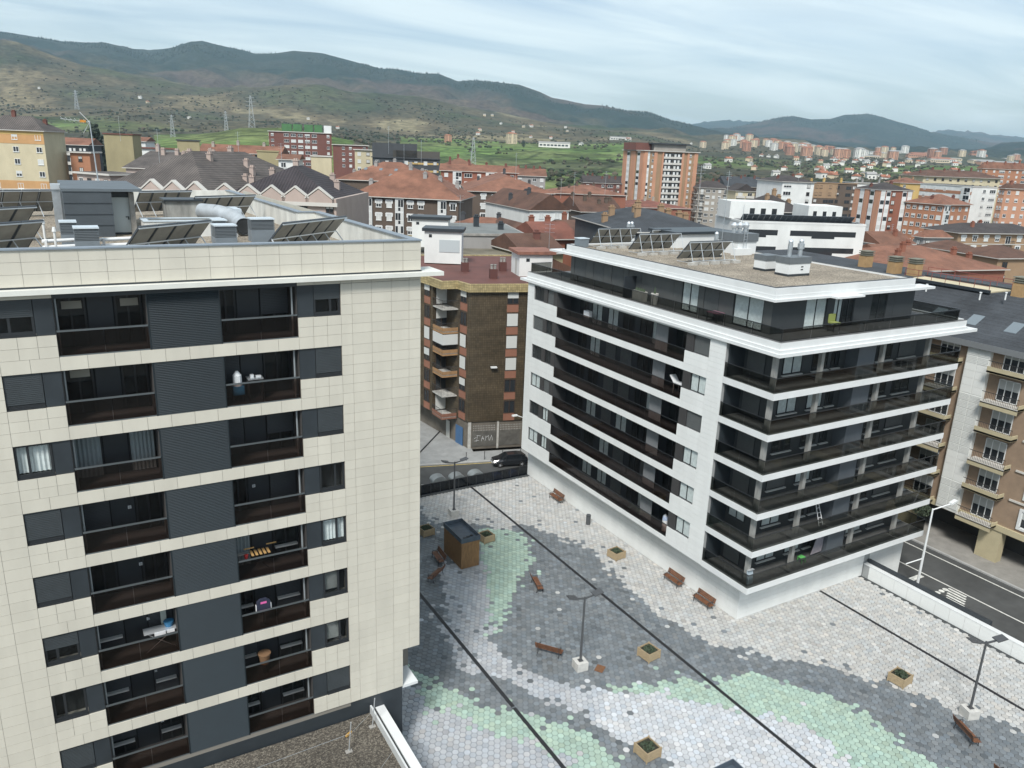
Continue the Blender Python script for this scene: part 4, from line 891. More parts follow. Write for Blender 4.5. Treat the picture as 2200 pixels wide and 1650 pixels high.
# the far pavement runs at the angle of the brown building
A0, A1 = Vector((33.9, 77.4)), Vector((48.5, 73.3)); dv = (A1-A0).normalized(); nv = Vector((-dv.y, dv.x))
def strip(name, a, c, w0, w1, z0, z1, m, d=dv, n=nv):
    p = [a+n*w0, c+n*w0, c+n*w1, a+n*w1]; return MB().prism([(q.x, q.y) for q in p], z0, z1).build(name, m)
E0, E1 = A0-dv*16, A1+dv*9
struct(strip('road', E0, E1, -9.0, 1.0, SZ-0.31, SZ-0.002, M_asph))
struct(strip('kerb', E0, E1, 0.0, 0.28, SZ-0.3, SZ+0.13, M_kerb)); pv = struct(strip('pavement', E0, E1, 0.28, 3.2, SZ-0.3, SZ+0.12, M_pave))
struct(strip('pavement', A0-dv*4-nv*0.0, A0+dv*6.9, 3.2, 22, SZ-0.3, SZ+0.118, M_pave))
for k in range(46):      # ribs of the paving courses seen on the open corner
    q = A0-dv*3.5+nv*(3.4+k*0.38); e = A0+dv*5.6+nv*(3.4+k*0.38); d2 = nv*0.02
    MB().prism([(q.x, q.y), (e.x, e.y), (e.x+d2.x, e.y+d2.y), (q.x+d2.x, q.y+d2.y)], SZ+0.118, SZ+0.122).build('paving_joint', mat('paving_joint', (0.12,0.12,0.12), 0.9), pv)
g0 = A0+dv*0.2+nv*3.3; g1 = A0+dv*5.2+nv*13
tag(MB().cyl((g0.x, g0.y, SZ+0.14), (g1.x, g1.y, SZ+0.14), 0.10, n=4).build('drain_channel', M_frame), 'dark drainage channel crossing the grey corner pavement', 'drain')
struct(strip('road_marking', E0, E1, -0.32, -0.20, SZ, SZ+0.006, M_yline))
for k in range(9):
    a = E0+dv*(k*3.6+1); struct(strip('road_marking', a, a+dv*1.9, -5.3, -5.18, SZ, SZ+0.006, M_line))
for k in range(7):
    p = A0+dv*(5.5+k*2.2)+nv*0.55
    t = thing('bollard', ['leftmost', 'second from left', 'third from left', 'fourth from left', 'fifth from left', 'sixth from left', 'rightmost'][k]+' thin dark bollard on the pavement edge by the brown block', 'bollard', (p.x, p.y, SZ+0.13), 0, 'bollards along the brown block')
    MB().cyl((0,0,0), (0,0,0.95), 0.04, n=8).build('post', M_iron, t, local=True); MB().cyl((0,0,0.95), (0,0,1.02), 0.055, n=8).build('cap', M_iron, t, local=True)
# parked car
def car(label, loc, rz):
    t = thing('parked_car', label, 'car', loc, rz)
    paint = mat('black_car_paint', (0.012,0.014,0.017), 0.22, coat=0.6); gl = mat('car_glass', (0.01,0.012,0.014), 0.05)
    secs = [(-2.08,0.30,0.62,0.62,0.70,0.55),(-2.0,0.25,0.80,0.78,0.78,0.62),(-1.35,0.2,0.92,0.86,0.87,0.74),(-0.95,0.2,0.98,0.88,0.88,0.74),(0.0,0.2,0.98,0.90,0.89,0.76),(1.0,0.2,0.99,0.90,0.89,0.76),(1.75,0.22,1.0,0.86,0.86,0.72),(2.05,0.32,0.95,0.74,0.72,0.6)]
    b = MB(); vs_ = []; n = 8
    for (x, zl, zh, wm, wl, wt_) in secs: vs_ += [(x,-wl*0.92,zl),(x,-wl,zl+0.15),(x,-wm,zh-0.22),(x,-wt_,zh),(x,wt_,zh),(x,wm,zh-0.22),(x,wl,zl+0.15),(x,wl*0.92,zl)]
    fs = [tuple(range(7,-1,-1)), tuple(range((len(secs)-1)*8, len(secs)*8))]
    for i in range(len(secs)-1):
        for k in range(8): fs.append((i*8+k, i*8+(k+1)%8, (i+1)*8+(k+1)%8, (i+1)*8+k))
    b.add(vs_, fs); bo = b.build('body', paint, t, local=True, smooth=False)
    c = MB(); cs = [(-1.15,0.95,0.74),(-0.35,1.40,0.60),(0.9,1.44,0.60),(1.55,1.34,0.57),(1.98,0.98,0.66)]; vs_ = []
    for x, z, w_ in cs: vs_ += [(x,-0.78,0.93),(x,-w_,z),(x,w_,z),(x,0.78,0.93)]
    fs = [(3,2,1,0),(16,17,18,19)]
    for i in range(4):
        for k in range(3): fs.append((i*4+k, i*4+k+1, i*4+k+5, i*4+k+4))
    c.add(vs_, fs); c.build('cabin_glass', gl, t, local=True)
    r = MB(); r.add([(-0.38,-0.60,1.405),(0.9,-0.60,1.445),(1.57,-0.57,1.345),(1.57,0.57,1.345),(0.9,0.60,1.445),(-0.38,0.60,1.405)]+[(-0.33,-0.55,1.43),(0.9,-0.55,1.47),(1.5,-0.5,1.37),(1.5,0.5,1.37),(0.9,0.55,1.47),(-0.33,0.55,1.43)], [(0,1,7,6),(1,2,8,7),(2,3,9,8),(3,4,10,9),(4,5,11,10),(5,0,6,11),(6,7,10,11),(7,8,9,10)])
    r.build('roof', paint, t, local=True)
    for s in (-1, 1):
        for x0, z0, x1, z1 in ((-1.12,0.95,-0.38,1.40),(0.28,0.93,0.28,1.42),(1.2,0.93,1.4,1.38)): MB().cyl((x0, s*0.76, z0), (x1, s*0.605, z1), 0.035, n=5).build('pillar', paint, t, local=True)
        for x in (-1.28, 1.32):
            w_ = MB().cyl((x, s*0.70, 0.32), (x, s*0.90, 0.32), 0.32, n=18).build('wheel', mat('tyre', (0.015,0.015,0.015), 0.8), t, local=True)
            rm = MB(); rm.cyl((x, s*0.895, 0.32), (x, s*0.91, 0.32), 0.09, n=10)
            for k in range(5):
                a = k*2*math.pi/5; rm.cyl((x, s*0.905, 0.32), (x+0.2*math.cos(a), s*0.905, 0.32+0.2*math.sin(a)), 0.025, n=4)
            rm.build('rim', M_alu, w_, local=True)
        MB().box(-2.06, s*0.48-0.14, 0.60, -1.98, s*0.48+0.14, 0.70).build('headlight', mat('headlight', (0.6,0.62,0.64), 0.1), t, local=True); MB().box(2.0, s*0.55-0.12, 0.72, 2.055, s*0.55+0.12, 0.88).build('tail_light', mat('tail_light', (0.25,0.02,0.02), 0.2), t, local=True)
        MB().box(-0.62, s*0.93-0.06, 0.93, -0.48, s*0.93+0.06, 1.03).build('mirror', paint, t, local=True)
    MB().box(-2.115,-0.25,0.36,-2.07,0.25,0.47).build('number_plate', M_trim, t, local=True)
cp = A0+dv*10.3-nv*1.1
car('black hatchback parked at the kerb below the brown tiled block', (cp.x, cp.y, SZ+0.004), math.atan2(dv.y, dv.x))
# recycling containers behind the fence
for k, (xp, yp, lb_) in enumerate(((941, 1047, 'grey waste container nearest the cream building, behind the fence'), (981, 1043, 'middle grey waste container behind the glass fence'), (1022, 1037, 'grey waste container next to the blue ones'), (1068, 1036, 'blue recycling container behind the glass fence'), (1103, 1031, 'blue recycling container nearest the white block'))):
    x, yy = ground_at(xp, yp, SZ).x, ground_at(xp, yp, SZ).y
    blue = 'blue' in lb_.split()[0]; m = mat('blue_plastic', (0.03,0.06,0.16), 0.45, var=0.1, scale=2) if blue else mat('grey_plastic', (0.20,0.22,0.225), 0.32, var=0.15, scale=2)
    t = thing('waste_container', lb_, 'waste container', (x, yy, SZ), R(-3), 'waste containers in the back street')
    MB().extr([(-0.75,0.12),(0.75,0.12),(0.85,1.0),(-0.85,1.0)], 'y', -0.6, 0.6).build('body', m, t, local=True)
    pts = [(0.9*math.cos(a), 1.0+0.62*math.sin(a)) for a in [math.pi*j/10 for j in range(11)]]
    MB().extr([( -0.9,1.0)]+[p for p in pts[::-1]]+[(0.9,1.0)][:0], 'y', -0.66, 0.66).build('lid', m, t, local=True)
    t.scale = (0.88, 0.88, 0.88) if not blue else (0.6, 0.6, 0.72)
    for sx in (-0.55, 0.55):
        for sy in (-0.45, 0.45): MB().cyl((sx-0.03, sy, 0.08), (sx+0.03, sy, 0.08), 0.08, n=8).build('wheel', M_frame, t, local=True)
# right street: markings, pavement, lamp, trees
for x in (60.5, 64.9, 69.0): struct(MB().box(x-0.07, -8, SZ-0.004, x+0.07, 60, SZ+0.003).build('road_marking', M_line))
mk = MB()
for k in range(6): mk.box(62.3+k*0.42, 30.2+0.2*k, SZ-0.004, 62.52+k*0.42, 31.8+0.2*k, SZ+0.003)
for k in range(4): mk.cyl((62.4+0.55*k, 32.8, SZ-0.004), (62.4+0.55*k, 32.8, SZ+0.002), 0.24, n=10)
struct(mk.build('road_marking', M_line)); struct(MB().box(61.2, 35.0, SZ-0.004, 64.4, 35.5, SZ+0.002).build('road_marking', M_line))
struct(MB().box(69.95, -10, SZ-0.3, 70.2, 130, SZ+0.13).build('kerb', M_kerb)); struct(MB().box(70.2, -10, SZ-0.3, 90, 130, SZ+0.12).build('pavement', mat('dusty_paving', (0.25,0.24,0.22), 0.85, var=0.15, scale=1)))
sl = thing('street_lamp', 'tall white street lamp with single arm beside the lower road', 'street lamp', (61.9, 34.1, SZ))
MB().cyl((0,0,0), (0,0,7.6), 0.12, 0.07, n=10).build('pole', M_trim, sl, local=True); MB().cyl((0,0,7.5), (1.5,-0.6,8.0), 0.055, n=8).cyl((0,0,2.9),(-1.3,0.6,2.4),0.05,n=6).build('arm', M_trim, sl, local=True)
MB().extr([(1.35,7.94),(2.05,8.1),(2.2,8.2),(2.05,8.28),(1.35,8.12)], 'y', -0.78, -0.46).build('lamp_head', M_trim, sl, local=True)
M_green = mat('street_tree_leaves', (0.045,0.062,0.035), 0.75, var=0.5, scale=3)
M_bark = mat('bark', (0.09,0.075,0.06), 0.9, var=0.3, scale=5)
for k, (x, y, h, lb_) in enumerate(((71.4, 40.4, 2.2, 'small round street tree on the pavement before the arcade'), (71.3, 27.6, 2.0, 'small street tree on the pavement near the picture edge'), (71.0, 22.5, 2.0, 'small leafy street tree hidden low at the picture edge'))):
    t = thing('street_tree', lb_, 'tree', (x, y, SZ+0.12), 0, 'small street trees')
    MB().cyl((0,0,0), (0.03,0,h), 0.06, 0.04, n=7).cyl((0.03,0,h-0.2),(0.35,0.1,h+0.5),0.03,0.015,n=5).cyl((0.03,0,h-0.2),(-0.3,0.15,h+0.5),0.03,0.015,n=5).build('trunk', M_bark, t, local=True)
    leaf_clump(900, 0.85, 0.85, 0.75, 0.10, 80+k, h+0.55).build('crown', M_green, t, local=True)

# ------------------------------------------------------------------ small things on balconies
def bx_thing(name, label, cat, loc, parts, rz=0.0):
    t = thing(name, label, cat, loc, rz)
    for pn, m, fn_ in parts:
        b = MB(); fn_(b); b.build(pn, m, t, local=True)
    return t
def zf(i): return zbal(i)+0.03
Mwhite = mat('white_cloth', (0.70,0.72,0.73), 0.9, var=0.1, scale=5); Mblue = mat('blue_plastic_toy', (0.05,0.22,0.42), 0.5); Mdk = mat('navy_cloth', (0.02,0.025,0.05), 0.9); Mpink = mat('pink_print', (0.65,0.12,0.35), 0.8); Mwick = mat('wicker', (0.20,0.115,0.06), 0.8, var=0.3, scale=25); Mtimb = mat('light_timber', (0.42,0.26,0.10), 0.7)
bx_thing('covered_chair', 'white hooded chair cover on the cream block balcony, second storey from the top', 'chair', (6.75, FY+0.75, zf(1)), [('cover', Mwhite, lambda b: b.cyl((0,0,0.75),(0,0,1.25),0.22,0.20,n=10).cyl((0,0,1.25),(0,0,1.45),0.20,0.06,n=10)), ('seat', Mblue, lambda b: b.box(-0.25,-0.25,0.35,0.25,0.25,0.75)), ('legs', M_iron, lambda b: b.box(-0.24,-0.24,0,-0.2,0.24,0.35).box(0.2,-0.24,0,0.24,0.24,0.35))])
bx_thing('barbecue_table', 'small grey table with things on it beside the covered chair', 'table', (7.55, FY+0.8, zf(1)), [('top', M_steel, lambda b: b.box(-0.35,-0.3,1.0,0.35,0.3,1.06)), ('legs', M_iron, lambda b: b.box(-0.33,-0.28,0,-0.29,0.28,1.0).box(0.29,-0.28,0,0.33,0.28,1.0)), ('clutter', Mwhite, lambda b: b.box(0.05,-0.1,1.06,0.28,0.08,1.13).box(-0.2,-0.1,1.06,-0.05,0.1,1.2))])
bx_thing('clothes_stand', 'dark jacket with pink print hung over the cream block balcony rail', 'clothes', (7.25, FY+0.45, zf(5)), [('jacket', Mdk, lambda b: b.extr([(-0.35,0.75),(0.35,0.75),(0.33,1.35),(0.15,1.5),(-0.15,1.5),(-0.33,1.35)],'y',-0.08,0.08)), ('print', Mpink, lambda b: b.box(-0.15,-0.09,1.25,0.15,-0.081,1.36)), ('stand', M_iron, lambda b: b.cyl((0,0,0),(0,0,0.78),0.03,n=6).box(-0.2,-0.2,0,0.2,0.2,0.03)), ('sleeve', Mwhite, lambda b: b.box(-0.38,-0.07,0.8,-0.351,0.07,1.2).box(0.351,-0.07,0.8,0.38,0.07,1.2))])
bx_thing('wicker_basket', 'round wicker basket on the cream block balcony third from the bottom', 'basket', (7.2, FY+0.7, zf(6)), [('basket', Mwick, lambda b: b.cyl((0,0,0.55),(0,0,1.1),0.22,0.3,n=14)), ('stool', M_iron, lambda b: b.cyl((0,0,0),(0,0,0.55),0.14,n=8)), ('rim', Mwick, lambda b: b.cyl((0,0,1.1),(0,0,1.16),0.33,n=14))])
bx_thing('drying_rack', 'folding drying rack with laundry and blue tub on the cream block balcony', 'drying rack', (2.45, FY+0.8, zf(5)), [('frame', M_alu, lambda b: b.cyl((-0.7,-0.25,0),(0.6,-0.25,0.98),0.015,n=5).cyl((0.6,-0.25,0),(-0.6,-0.25,0.98),0.015,n=5).box(-0.75,-0.3,0.98,0.75,0.3,1.0)), ('laundry', Mwhite, lambda b: b.box(-0.3,-0.32,0.8,0.2,-0.29,1.02).box(0.25,-0.32,0.85,0.6,-0.29,1.02)), ('tub', Mblue, lambda b: b.cyl((0.4,0.1,1.0),(0.4,0.1,1.25),0.18,0.24,n=12)), ('board', mat('pale_board', (0.45,0.5,0.46), 0.7), lambda b: b.box(0.1,0.5,0.4,0.35,0.54,1.75))])
bx_thing('folding_table', 'timber slatted folding chairs on the cream block balcony, fifth storey down', 'chair', (7.3, FY+0.8, zf(4)), [('slats', Mtimb, lambda b: [b.box(-0.45+k*0.2,-0.3,0.95,-0.33+k*0.2,0.3,0.98) for k in range(5)]), ('back', Mtimb, lambda b: b.box(-0.75,0.05,1.2,-0.25,0.08,1.26).box(0.35,0.05,1.25,0.85,0.08,1.31)), ('legs', M_iron, lambda b: b.cyl((-0.4,0,0),(0.4,0,0.95),0.02,n=5).cyl((0.4,0,0),(-0.4,0,0.95),0.02,n=5)), ('pot', mat('red_pot', (0.3,0.03,0.03), 0.6), lambda b: b.cyl((-0.7,-0.2,0.85),(-0.7,-0.2,1.05),0.08,0.11,n=8))])
for i_, (x_, k_) in enumerate(((1.75, 3), (1.95, 4), (2.02, 5), (2.1, 6), (2.15, 7), (7.35, 3), (7.2, 7))):
    bx_thing('meter_box', 'small square white box on a dark balcony back wall of the cream block', 'box', (x_, FY+1.55, zbal(k_)+1.2), [('box', Mwhite, lambda b: b.box(-0.07,-0.03,0,0.07,0.02,0.14)), ('cover', mat('grey_cover', (0.4,0.41,0.42), 0.5), lambda b: b.box(-0.05,-0.035,0.02,0.05,-0.03,0.12))])['group'] = 'white boxes on the loggia walls'
# white block balconies
def wf(j): return wbm(j)+0.02
bx_thing('gas_heater', 'pale patio heater wrapped in cloth on the lowest long white block balcony', 'heater', (42.0, 44.9, wf(5)), [('body', Mwhite, lambda b: b.cyl((0,0,0),(0,0,1.0),0.24,n=10)), ('hood', mat('blue_white_cloth', (0.35,0.42,0.55), 0.9, var=0.3, scale=9), lambda b: b.cyl((0,0,1.0),(0,0,1.35),0.26,0.2,n=10)), ('cap', M_steel, lambda b: b.cyl((0,0,1.35),(0,0,1.5),0.2,0.05,n=10))])
bx_thing('sun_bed', 'pale reclining chair on the long white block balcony, second from the top', 'chair', (42.2, 45.2, wf(1)), [('cushion', Mwhite, lambda b: b.extr([(-0.9,0.85),(0.3,0.85),(0.8,1.35),(0.72,1.4),(0.25,0.95),(-0.9,0.95)],'x',-0.28,0.28)), ('frame', M_alu, lambda b: b.box(-0.3,-0.8,0,-0.26,-0.74,0.85).box(0.26,-0.8,0,0.3,-0.74,0.85).box(-0.3,0.2,0,-0.26,0.26,0.85).box(0.26,0.2,0,0.3,0.26,0.85))])
bx_thing('wall_unit', 'white machine box on the top long balcony of the white block', 'machine', (42.3, 58.2, wf(0)), [('box', Mwhite, lambda b: b.box(-0.2,-0.4,0.7,0.2,0.4,1.25)), ('bracket', M_iron, lambda b: b.box(-0.15,-0.35,0,-0.1,0.35,0.7).box(0.1,-0.35,0,0.15,0.35,0.7))])
bx_thing('storage_box', 'light blue board leaning on the corner column of the lowest corner balcony', 'board', (42.1, 35.35, wf(5)), [('board', mat('pale_blue_board', (0.42,0.50,0.56), 0.6), lambda b: b.extr([(0.0,0.0),(0.06,0.0),(0.2,1.1),(0.14,1.1)],'x',-0.3,0.3)), ('edge', M_alu, lambda b: b.extr([(0.0,1.1),(0.2,1.1),(0.2,1.14),(0.0,1.14)],'x',-0.31,0.31))])
bx_thing('plastic_stool', 'small green stool on the lowest short balcony of the white block', 'stool', (48.3, 35.9, wf(5)), [('seat', mat('green_plastic', (0.12,0.45,0.12), 0.5), lambda b: b.box(-0.25,-0.25,0.4,0.25,0.25,0.46)), ('legs', mat('green_plastic', (0.12,0.45,0.12), 0.5), lambda b: [b.box(sx-0.03,sy-0.03,0,sx+0.03,sy+0.03,0.4) for sx in (-0.2,0.2) for sy in (-0.2,0.2)])])
bx_thing('step_ladder', 'white step ladder leaning on the second lowest short balcony of the white block', 'ladder', (49.6, 35.6, wf(4)), [('rails', Mwhite, lambda b: b.cyl((-0.22,0,0),(-0.16,0.7,1.75),0.03,n=5).cyl((0.22,0,0),(0.16,0.7,1.75),0.03,n=5)), ('rungs', Mwhite, lambda b: [b.cyl((-0.21,0.1+0.14*k,0.25+0.35*k),(0.21,0.1+0.14*k,0.25+0.35*k),0.02,n=5) for k in range(5)])])
bx_thing('draped_sheet', 'grey sheet hung to dry on the lowest short balcony of the white block', 'laundry', (50.6, 36.2, wf(5)), [('sheet', mat('mauve_grey_cloth', (0.30,0.28,0.31), 0.9, var=0.15, scale=4), lambda b: b.extr([(-0.9,0.15),(0.3,0.2),(0.55,1.7),(-0.35,1.75)],'y',-0.03,0.03)), ('line', M_iron, lambda b: b.cyl((-1.2,0,1.72),(0.4,0,1.72),0.012,n=4))])
bx_thing('terrace_table', 'small mauve table on the penthouse terrace by the curtained windows', 'table', (42.5, 42.3, 22.43), [('top', mat('mauve_cover', (0.22,0.10,0.14), 0.8), lambda b: b.box(-0.4,-0.55,0.68,0.4,0.55,0.74)), ('legs', M_iron, lambda b: [b.box(sx-0.03,sy-0.03,0,sx+0.03,sy+0.03,0.68) for sx in (-0.34,0.34) for sy in (-0.5,0.5)])])
bx_thing('plant_pot', 'pale plant pot on the penthouse terrace beyond the dark divider', 'plant pot', (42.45, 49.3, 22.43), [('pot', M_conc, lambda b: b.cyl((0,0,0),(0,0,0.95),0.25,0.33,n=10)), ('plant', M_leaf, lambda b: b.cyl((0,0,0.95),(0,0,1.5),0.12,0.02,n=6))])
bx_thing('plant_trough', 'row of pale plant troughs on the penthouse terrace near the divider', 'planter', (42.45, 51.2, 22.43), [('trough', M_conc, lambda b: b.box(-0.25,-0.7,0,0.25,0.7,0.85)), ('plants', M_leaf, lambda b: [b.cyl((0,-0.5+0.25*k,0.85),(0.05,-0.5+0.25*k,1.1),0.14,0.03,n=6) for k in range(5)])])
bx_thing('yellow_chair', 'lime green chair on the penthouse terrace of the short side', 'chair', (48.6, 36.5, 22.43), [('seat', mat('lime_fabric', (0.22,0.25,0.07), 0.8), lambda b: b.box(-0.35,-0.3,0.6,0.35,0.3,0.7).box(-0.35,0.25,0.7,0.35,0.33,1.25)), ('legs', M_iron, lambda b: [b.box(sx-0.02,sy-0.02,0,sx+0.02,sy+0.02,0.6) for sx in (-0.3,0.3) for sy in (-0.25,0.25)])])
# ------------------------------------------------------------------ the town: generic apartment blocks
RH = Vector((_cy, -_sy, 0)); FH = Vector((_sy, _cy, 0))
def wallm(name, c, var=0.10, scale=0.35): return mat(name, c, 0.85, var=var, scale=scale, stretch=(1,1,0.5))
W_brown = wallm('brown_brick', (0.105,0.078,0.060)); W_red = wallm('red_brick', (0.24,0.095,0.060)); W_orange = wallm('orange_brick', (0.36,0.17,0.095)); W_salmon = wallm('salmon_render', (0.46,0.24,0.15))
W_cream = wallm('cream_render', (0.50,0.44,0.30)); W_yellow = wallm('ochre_render', (0.48,0.33,0.12)); W_orangey = wallm('apricot_render', (0.47,0.27,0.12)); W_white = wallm('white_render_wall', (0.66,0.67,0.65)); W_grey = wallm('grey_render', (0.30,0.29,0.28)); W_pink = wallm('pinkish_render', (0.40,0.32,0.28)); W_dred = wallm('dark_red_brick', (0.15,0.062,0.048)); W_dark = wallm('dark_slate_wall', (0.055,0.060,0.066)); W_tan = wallm('tan_brick', (0.30,0.20,0.12)); W_greige = wallm('greige_render', (0.33,0.30,0.26)); W_olive = wallm('olive_render', (0.30,0.26,0.15))
def tile_mat(name, c, pitch=3.2, ribs=False):
    """roof tile: colour wear plus fine ribs down the slope"""
    if name in MATS: return MATS[name]
    m = bpy.data.materials.new(name); m.use_nodes = True; t = m.node_tree; b = t.nodes['Principled BSDF']; b.inputs['Roughness'].default_value = 0.85
    g = t.nodes.new('ShaderNodeTexCoord'); n = t.nodes.new('ShaderNodeTexNoise'); n.inputs['Scale'].default_value = 0.22; n.inputs['Detail'].default_value = 9; n.inputs['Roughness'].default_value = 0.7; t.links.new(g.outputs['Object'], n.inputs[0])
    cr = t.nodes.new('ShaderNodeValToRGB'); e = cr.color_ramp.elements; e[0].position = 0.3; e[1].position = 0.72
    e[0].color = (*[q*0.5 for q in c], 1); e[1].color = (*[min(1, q*1.3) for q in c], 1); t.links.new(n.outputs[0], cr.inputs[0])
    w1 = t.nodes.new('ShaderNodeTexWave'); w1.wave_type = 'BANDS'; w1.bands_direction = 'Z'; w1.inputs['Scale'].default_value = pitch; w1.inputs['Distortion'].default_value = 1.2; w1.inputs['Detail'].default_value = 1; t.links.new(g.outputs['Object'], w1.inputs[0])
    w2 = t.nodes.new('ShaderNodeTexWave'); w2.bands_direction = 'X'; w2.inputs['Scale'].default_value = 1.1; w2.inputs['Distortion'].default_value = 0.6; t.links.new(g.outputs['Object'], w2.inputs[0])
    ad = t.nodes.new('ShaderNodeMath'); ad.operation = 'ADD'; t.links.new(w1.outputs[0], ad.inputs[0]); t.links.new(w2.outputs[0], ad.inputs[1])
    bp = t.nodes.new('ShaderNodeBump'); bp.inputs['Strength'].default_value = 0.55; bp.inputs['Distance'].default_value = 0.12; t.links.new(ad.outputs[0], bp.inputs['Height']); t.links.new(bp.outputs[0], b.inputs['Normal'])
    if ribs:  # shade in the gaps between ribs is put into the colour
        w3 = t.nodes.new('ShaderNodeTexWave'); w3.bands_direction = 'X'; w3.inputs['Scale'].default_value = 0.62; w3.inputs['Distortion'].default_value = 0.3; t.links.new(g.outputs['Object'], w3.inputs[0])
        mr = t.nodes.new('ShaderNodeMapRange'); mr.inputs[3].default_value = 0.62; mr.inputs[4].default_value = 1.35; t.links.new(w3.outputs[0], mr.inputs[0])
        mu = t.nodes.new('ShaderNodeMixRGB'); mu.blend_type = 'MULTIPLY'; mu.inputs[0].default_value = 1; t.links.new(cr.outputs[0], mu.inputs[1]); t.links.new(mr.outputs[0], mu.inputs[2]); t.links.new(mu.outputs[0], b.inputs['Base Color'])
    else: t.links.new(cr.outputs[0], b.inputs['Base Color'])
    MATS[name] = m; return m
T_terra = tile_mat('terracotta_tiles', (0.235,0.108,0.068)); T_old = tile_mat('weathered_tiles', (0.20,0.095,0.060)); T_dark = tile_mat('dark_brown_tiles', (0.060,0.050,0.048)); T_purple = tile_mat('purple_brown_tiles', (0.042,0.034,0.038), ribs=True); T_grey = tile_mat('grey_brown_tiles', (0.105,0.090,0.082), ribs=True); T_slate = tile_mat('slate_roof', (0.050,0.056,0.064)); T_brown = tile_mat('brown_tiles', (0.12,0.062,0.042)); T_red = tile_mat('red_tiles', (0.21,0.080,0.055))
F_white = mat('white_window_frame', (0.66,0.67,0.66), 0.5); P_glass = mat('dark_window_pane', (0.028,0.032,0.036), 0.08); P_shut = mat('white_roller_shutter', (0.55,0.56,0.54), 0.6); P_brown = mat('brown_window_frame', (0.05,0.035,0.028), 0.5); P_rail = mat('dark_railing', (0.03,0.03,0.032), 0.6); P_slab = mat('balcony_slab', (0.52,0.50,0.46), 0.7); P_awn = mat('green_awning', (0.06,0.13,0.08), 0.8)
_wm = {}
def win_mesh(kind, var, wd, fh):
    """meshes of one storey's opening, facing -y, x centred, z from the storey's floor"""
    k = (kind, var, round(wd, 2), round(fh, 2))
    if k in _wm: return _wm[k]
    b = MB(); name = 'window'; mats = [F_white, P_glass, P_shut, P_slab, P_rail, P_brown]
    def fr(x0, x1, z0, z1, fm, state, mull=1):
        t = 0.09
        b.box(x0, -0.10, z0, x1, 0.0, z0+t, fm); b.box(x0, -0.10, z1-t, x1, 0.0, z1, fm); b.box(x0, -0.10, z0+t, x0+t, 0.0, z1-t, fm); b.box(x1-t, -0.10, z0+t, x1, 0.0, z1-t, fm)
        for q in range(mull): xm = x0+(x1-x0)*(q+1)/(mull+1); b.box(xm-0.05, -0.09, z0+t, xm+0.05, 0.0, z1-t, fm)
        b.box(x0+t, -0.04, z0+t, x1-t, 0.0, z1-t, 1)
        if state == 1: b.box(x0+t, -0.07, z0+(z1-z0)*0.5, x1-t, -0.041, z1-t, 2)
        if state == 2: b.box(x0+t, -0.07, z0+t, x1-t, -0.041, z1-t, 2)
        b.box(x0-0.08, -0.16, z0-0.08, x1+0.08, 0.0, z0, fm)
    s = var % 3
    if kind in 'wv':
        w_ = min(1.4, wd*0.6)/2; fr(-w_, w_, 0.9, 2.25, 0 if kind == 'w' else 5, s)
    elif kind == 'W':
        w_ = wd*0.36; fr(-w_, w_, 0.85, 2.3, 0, s, 2)
    elif kind == 'a':
        w_ = min(1.5, wd*0.5)/2; fr(-w_, w_, 0.8, 2.3, 0, s)
        b.box(-w_-0.28, -0.14, 2.3, w_+0.28, 0.0, 2.5, 0); b.box(-w_-0.12, -0.14, 2.5, w_+0.12, 0.0, 2.62, 0); b.box(-w_-0.25, -0.14, 1.7, -w_, 0.0, 2.3, 0); b.box(w_, -0.14, 1.7, w_+0.25, 0.0, 2.3, 0)
    elif kind == 'g':
        w_ = wd*0.40; name = 'glazed_bay'; b.box(-w_, -0.45, 0.0, w_, 0.0, fh-0.02, 0)
        for q in range(3):
            x0 = -w_+0.1+q*(2*w_-0.1)/3; x1 = x0+(2*w_-0.1)/3-0.1
            b.box(x0, -0.47, 1.05, x1, -0.45, fh-0.35, 1 if (q+var) % 3 else 2); b.box(x0, -0.47, 0.15, x1, -0.45, 0.9, 1 if q % 2 else 2)
    elif kind in 'bc':
        w_ = wd*0.42; name = 'balcony'; b.box(-w_, -1.0, -0.12, w_, 0.0, 0.05, 3); fr(-w_*0.55, w_*0.55, 0.05, 2.3, 0, s)
        if kind == 'b':
            b.box(-w_, -1.0, 0.95, w_, -0.94, 1.02, 4); n = max(4, int(w_*2/0.22))
            for q in range(n+1): x = -w_+0.02+q*(2*w_-0.04)/n; b.box(x-0.02, -0.98, 0.05, x+0.02, -0.95, 0.95, 4)
            b.box(-w_, -0.94, 0.95, -w_+0.05, 0, 1.02, 4); b.box(w_-0.05, -0.94, 0.95, w_, 0, 1.02, 4)
        else: b.box(-w_, -1.0, 0.05, w_, -0.90, 0.95, 3); b.box(-w_, -0.90, 0.05, -w_+0.1, 0, 0.95, 3); b.box(w_-0.1, -0.90, 0.05, w_, 0, 0.95, 3)
    elif kind == 'o':
        w_ = wd*0.49; name = 'loggia'; b.box(-w_, -0.06, 0.0, w_, 0.0, fh-0.25, 1); b.box(-w_, -0.35, -0.15, w_, 0.0, 0.0, 3); b.box(-w_, -0.35, 0.0, w_, -0.27, 0.85, 3)
        for q in range(2): b.box(-w_*0.7+q*w_*0.8, -0.10, 0.2, -w_*0.25+q*w_*0.8, -0.061, 2.1, 2 if (q+var) % 2 else 0)
    elif kind == 's':
        w_ = wd*0.40; b.box(-w_, -0.10, 0, w_, 0, fh, 0); b.box(-w_+0.12, -0.115, 0.9, w_-0.12, -0.10, 2.3, 1 if s else 2)
    elif kind == 'd':
        w_ = wd*0.47; b.box(-w_, -0.03, 0.75, w_, 0, 2.1, 1); b.box(-w_, -0.06, 0.70, w_, 0.0, 0.75, 5); b.box(-0.05, -0.05, 0.75, 0.05, 0, 2.1, 5)
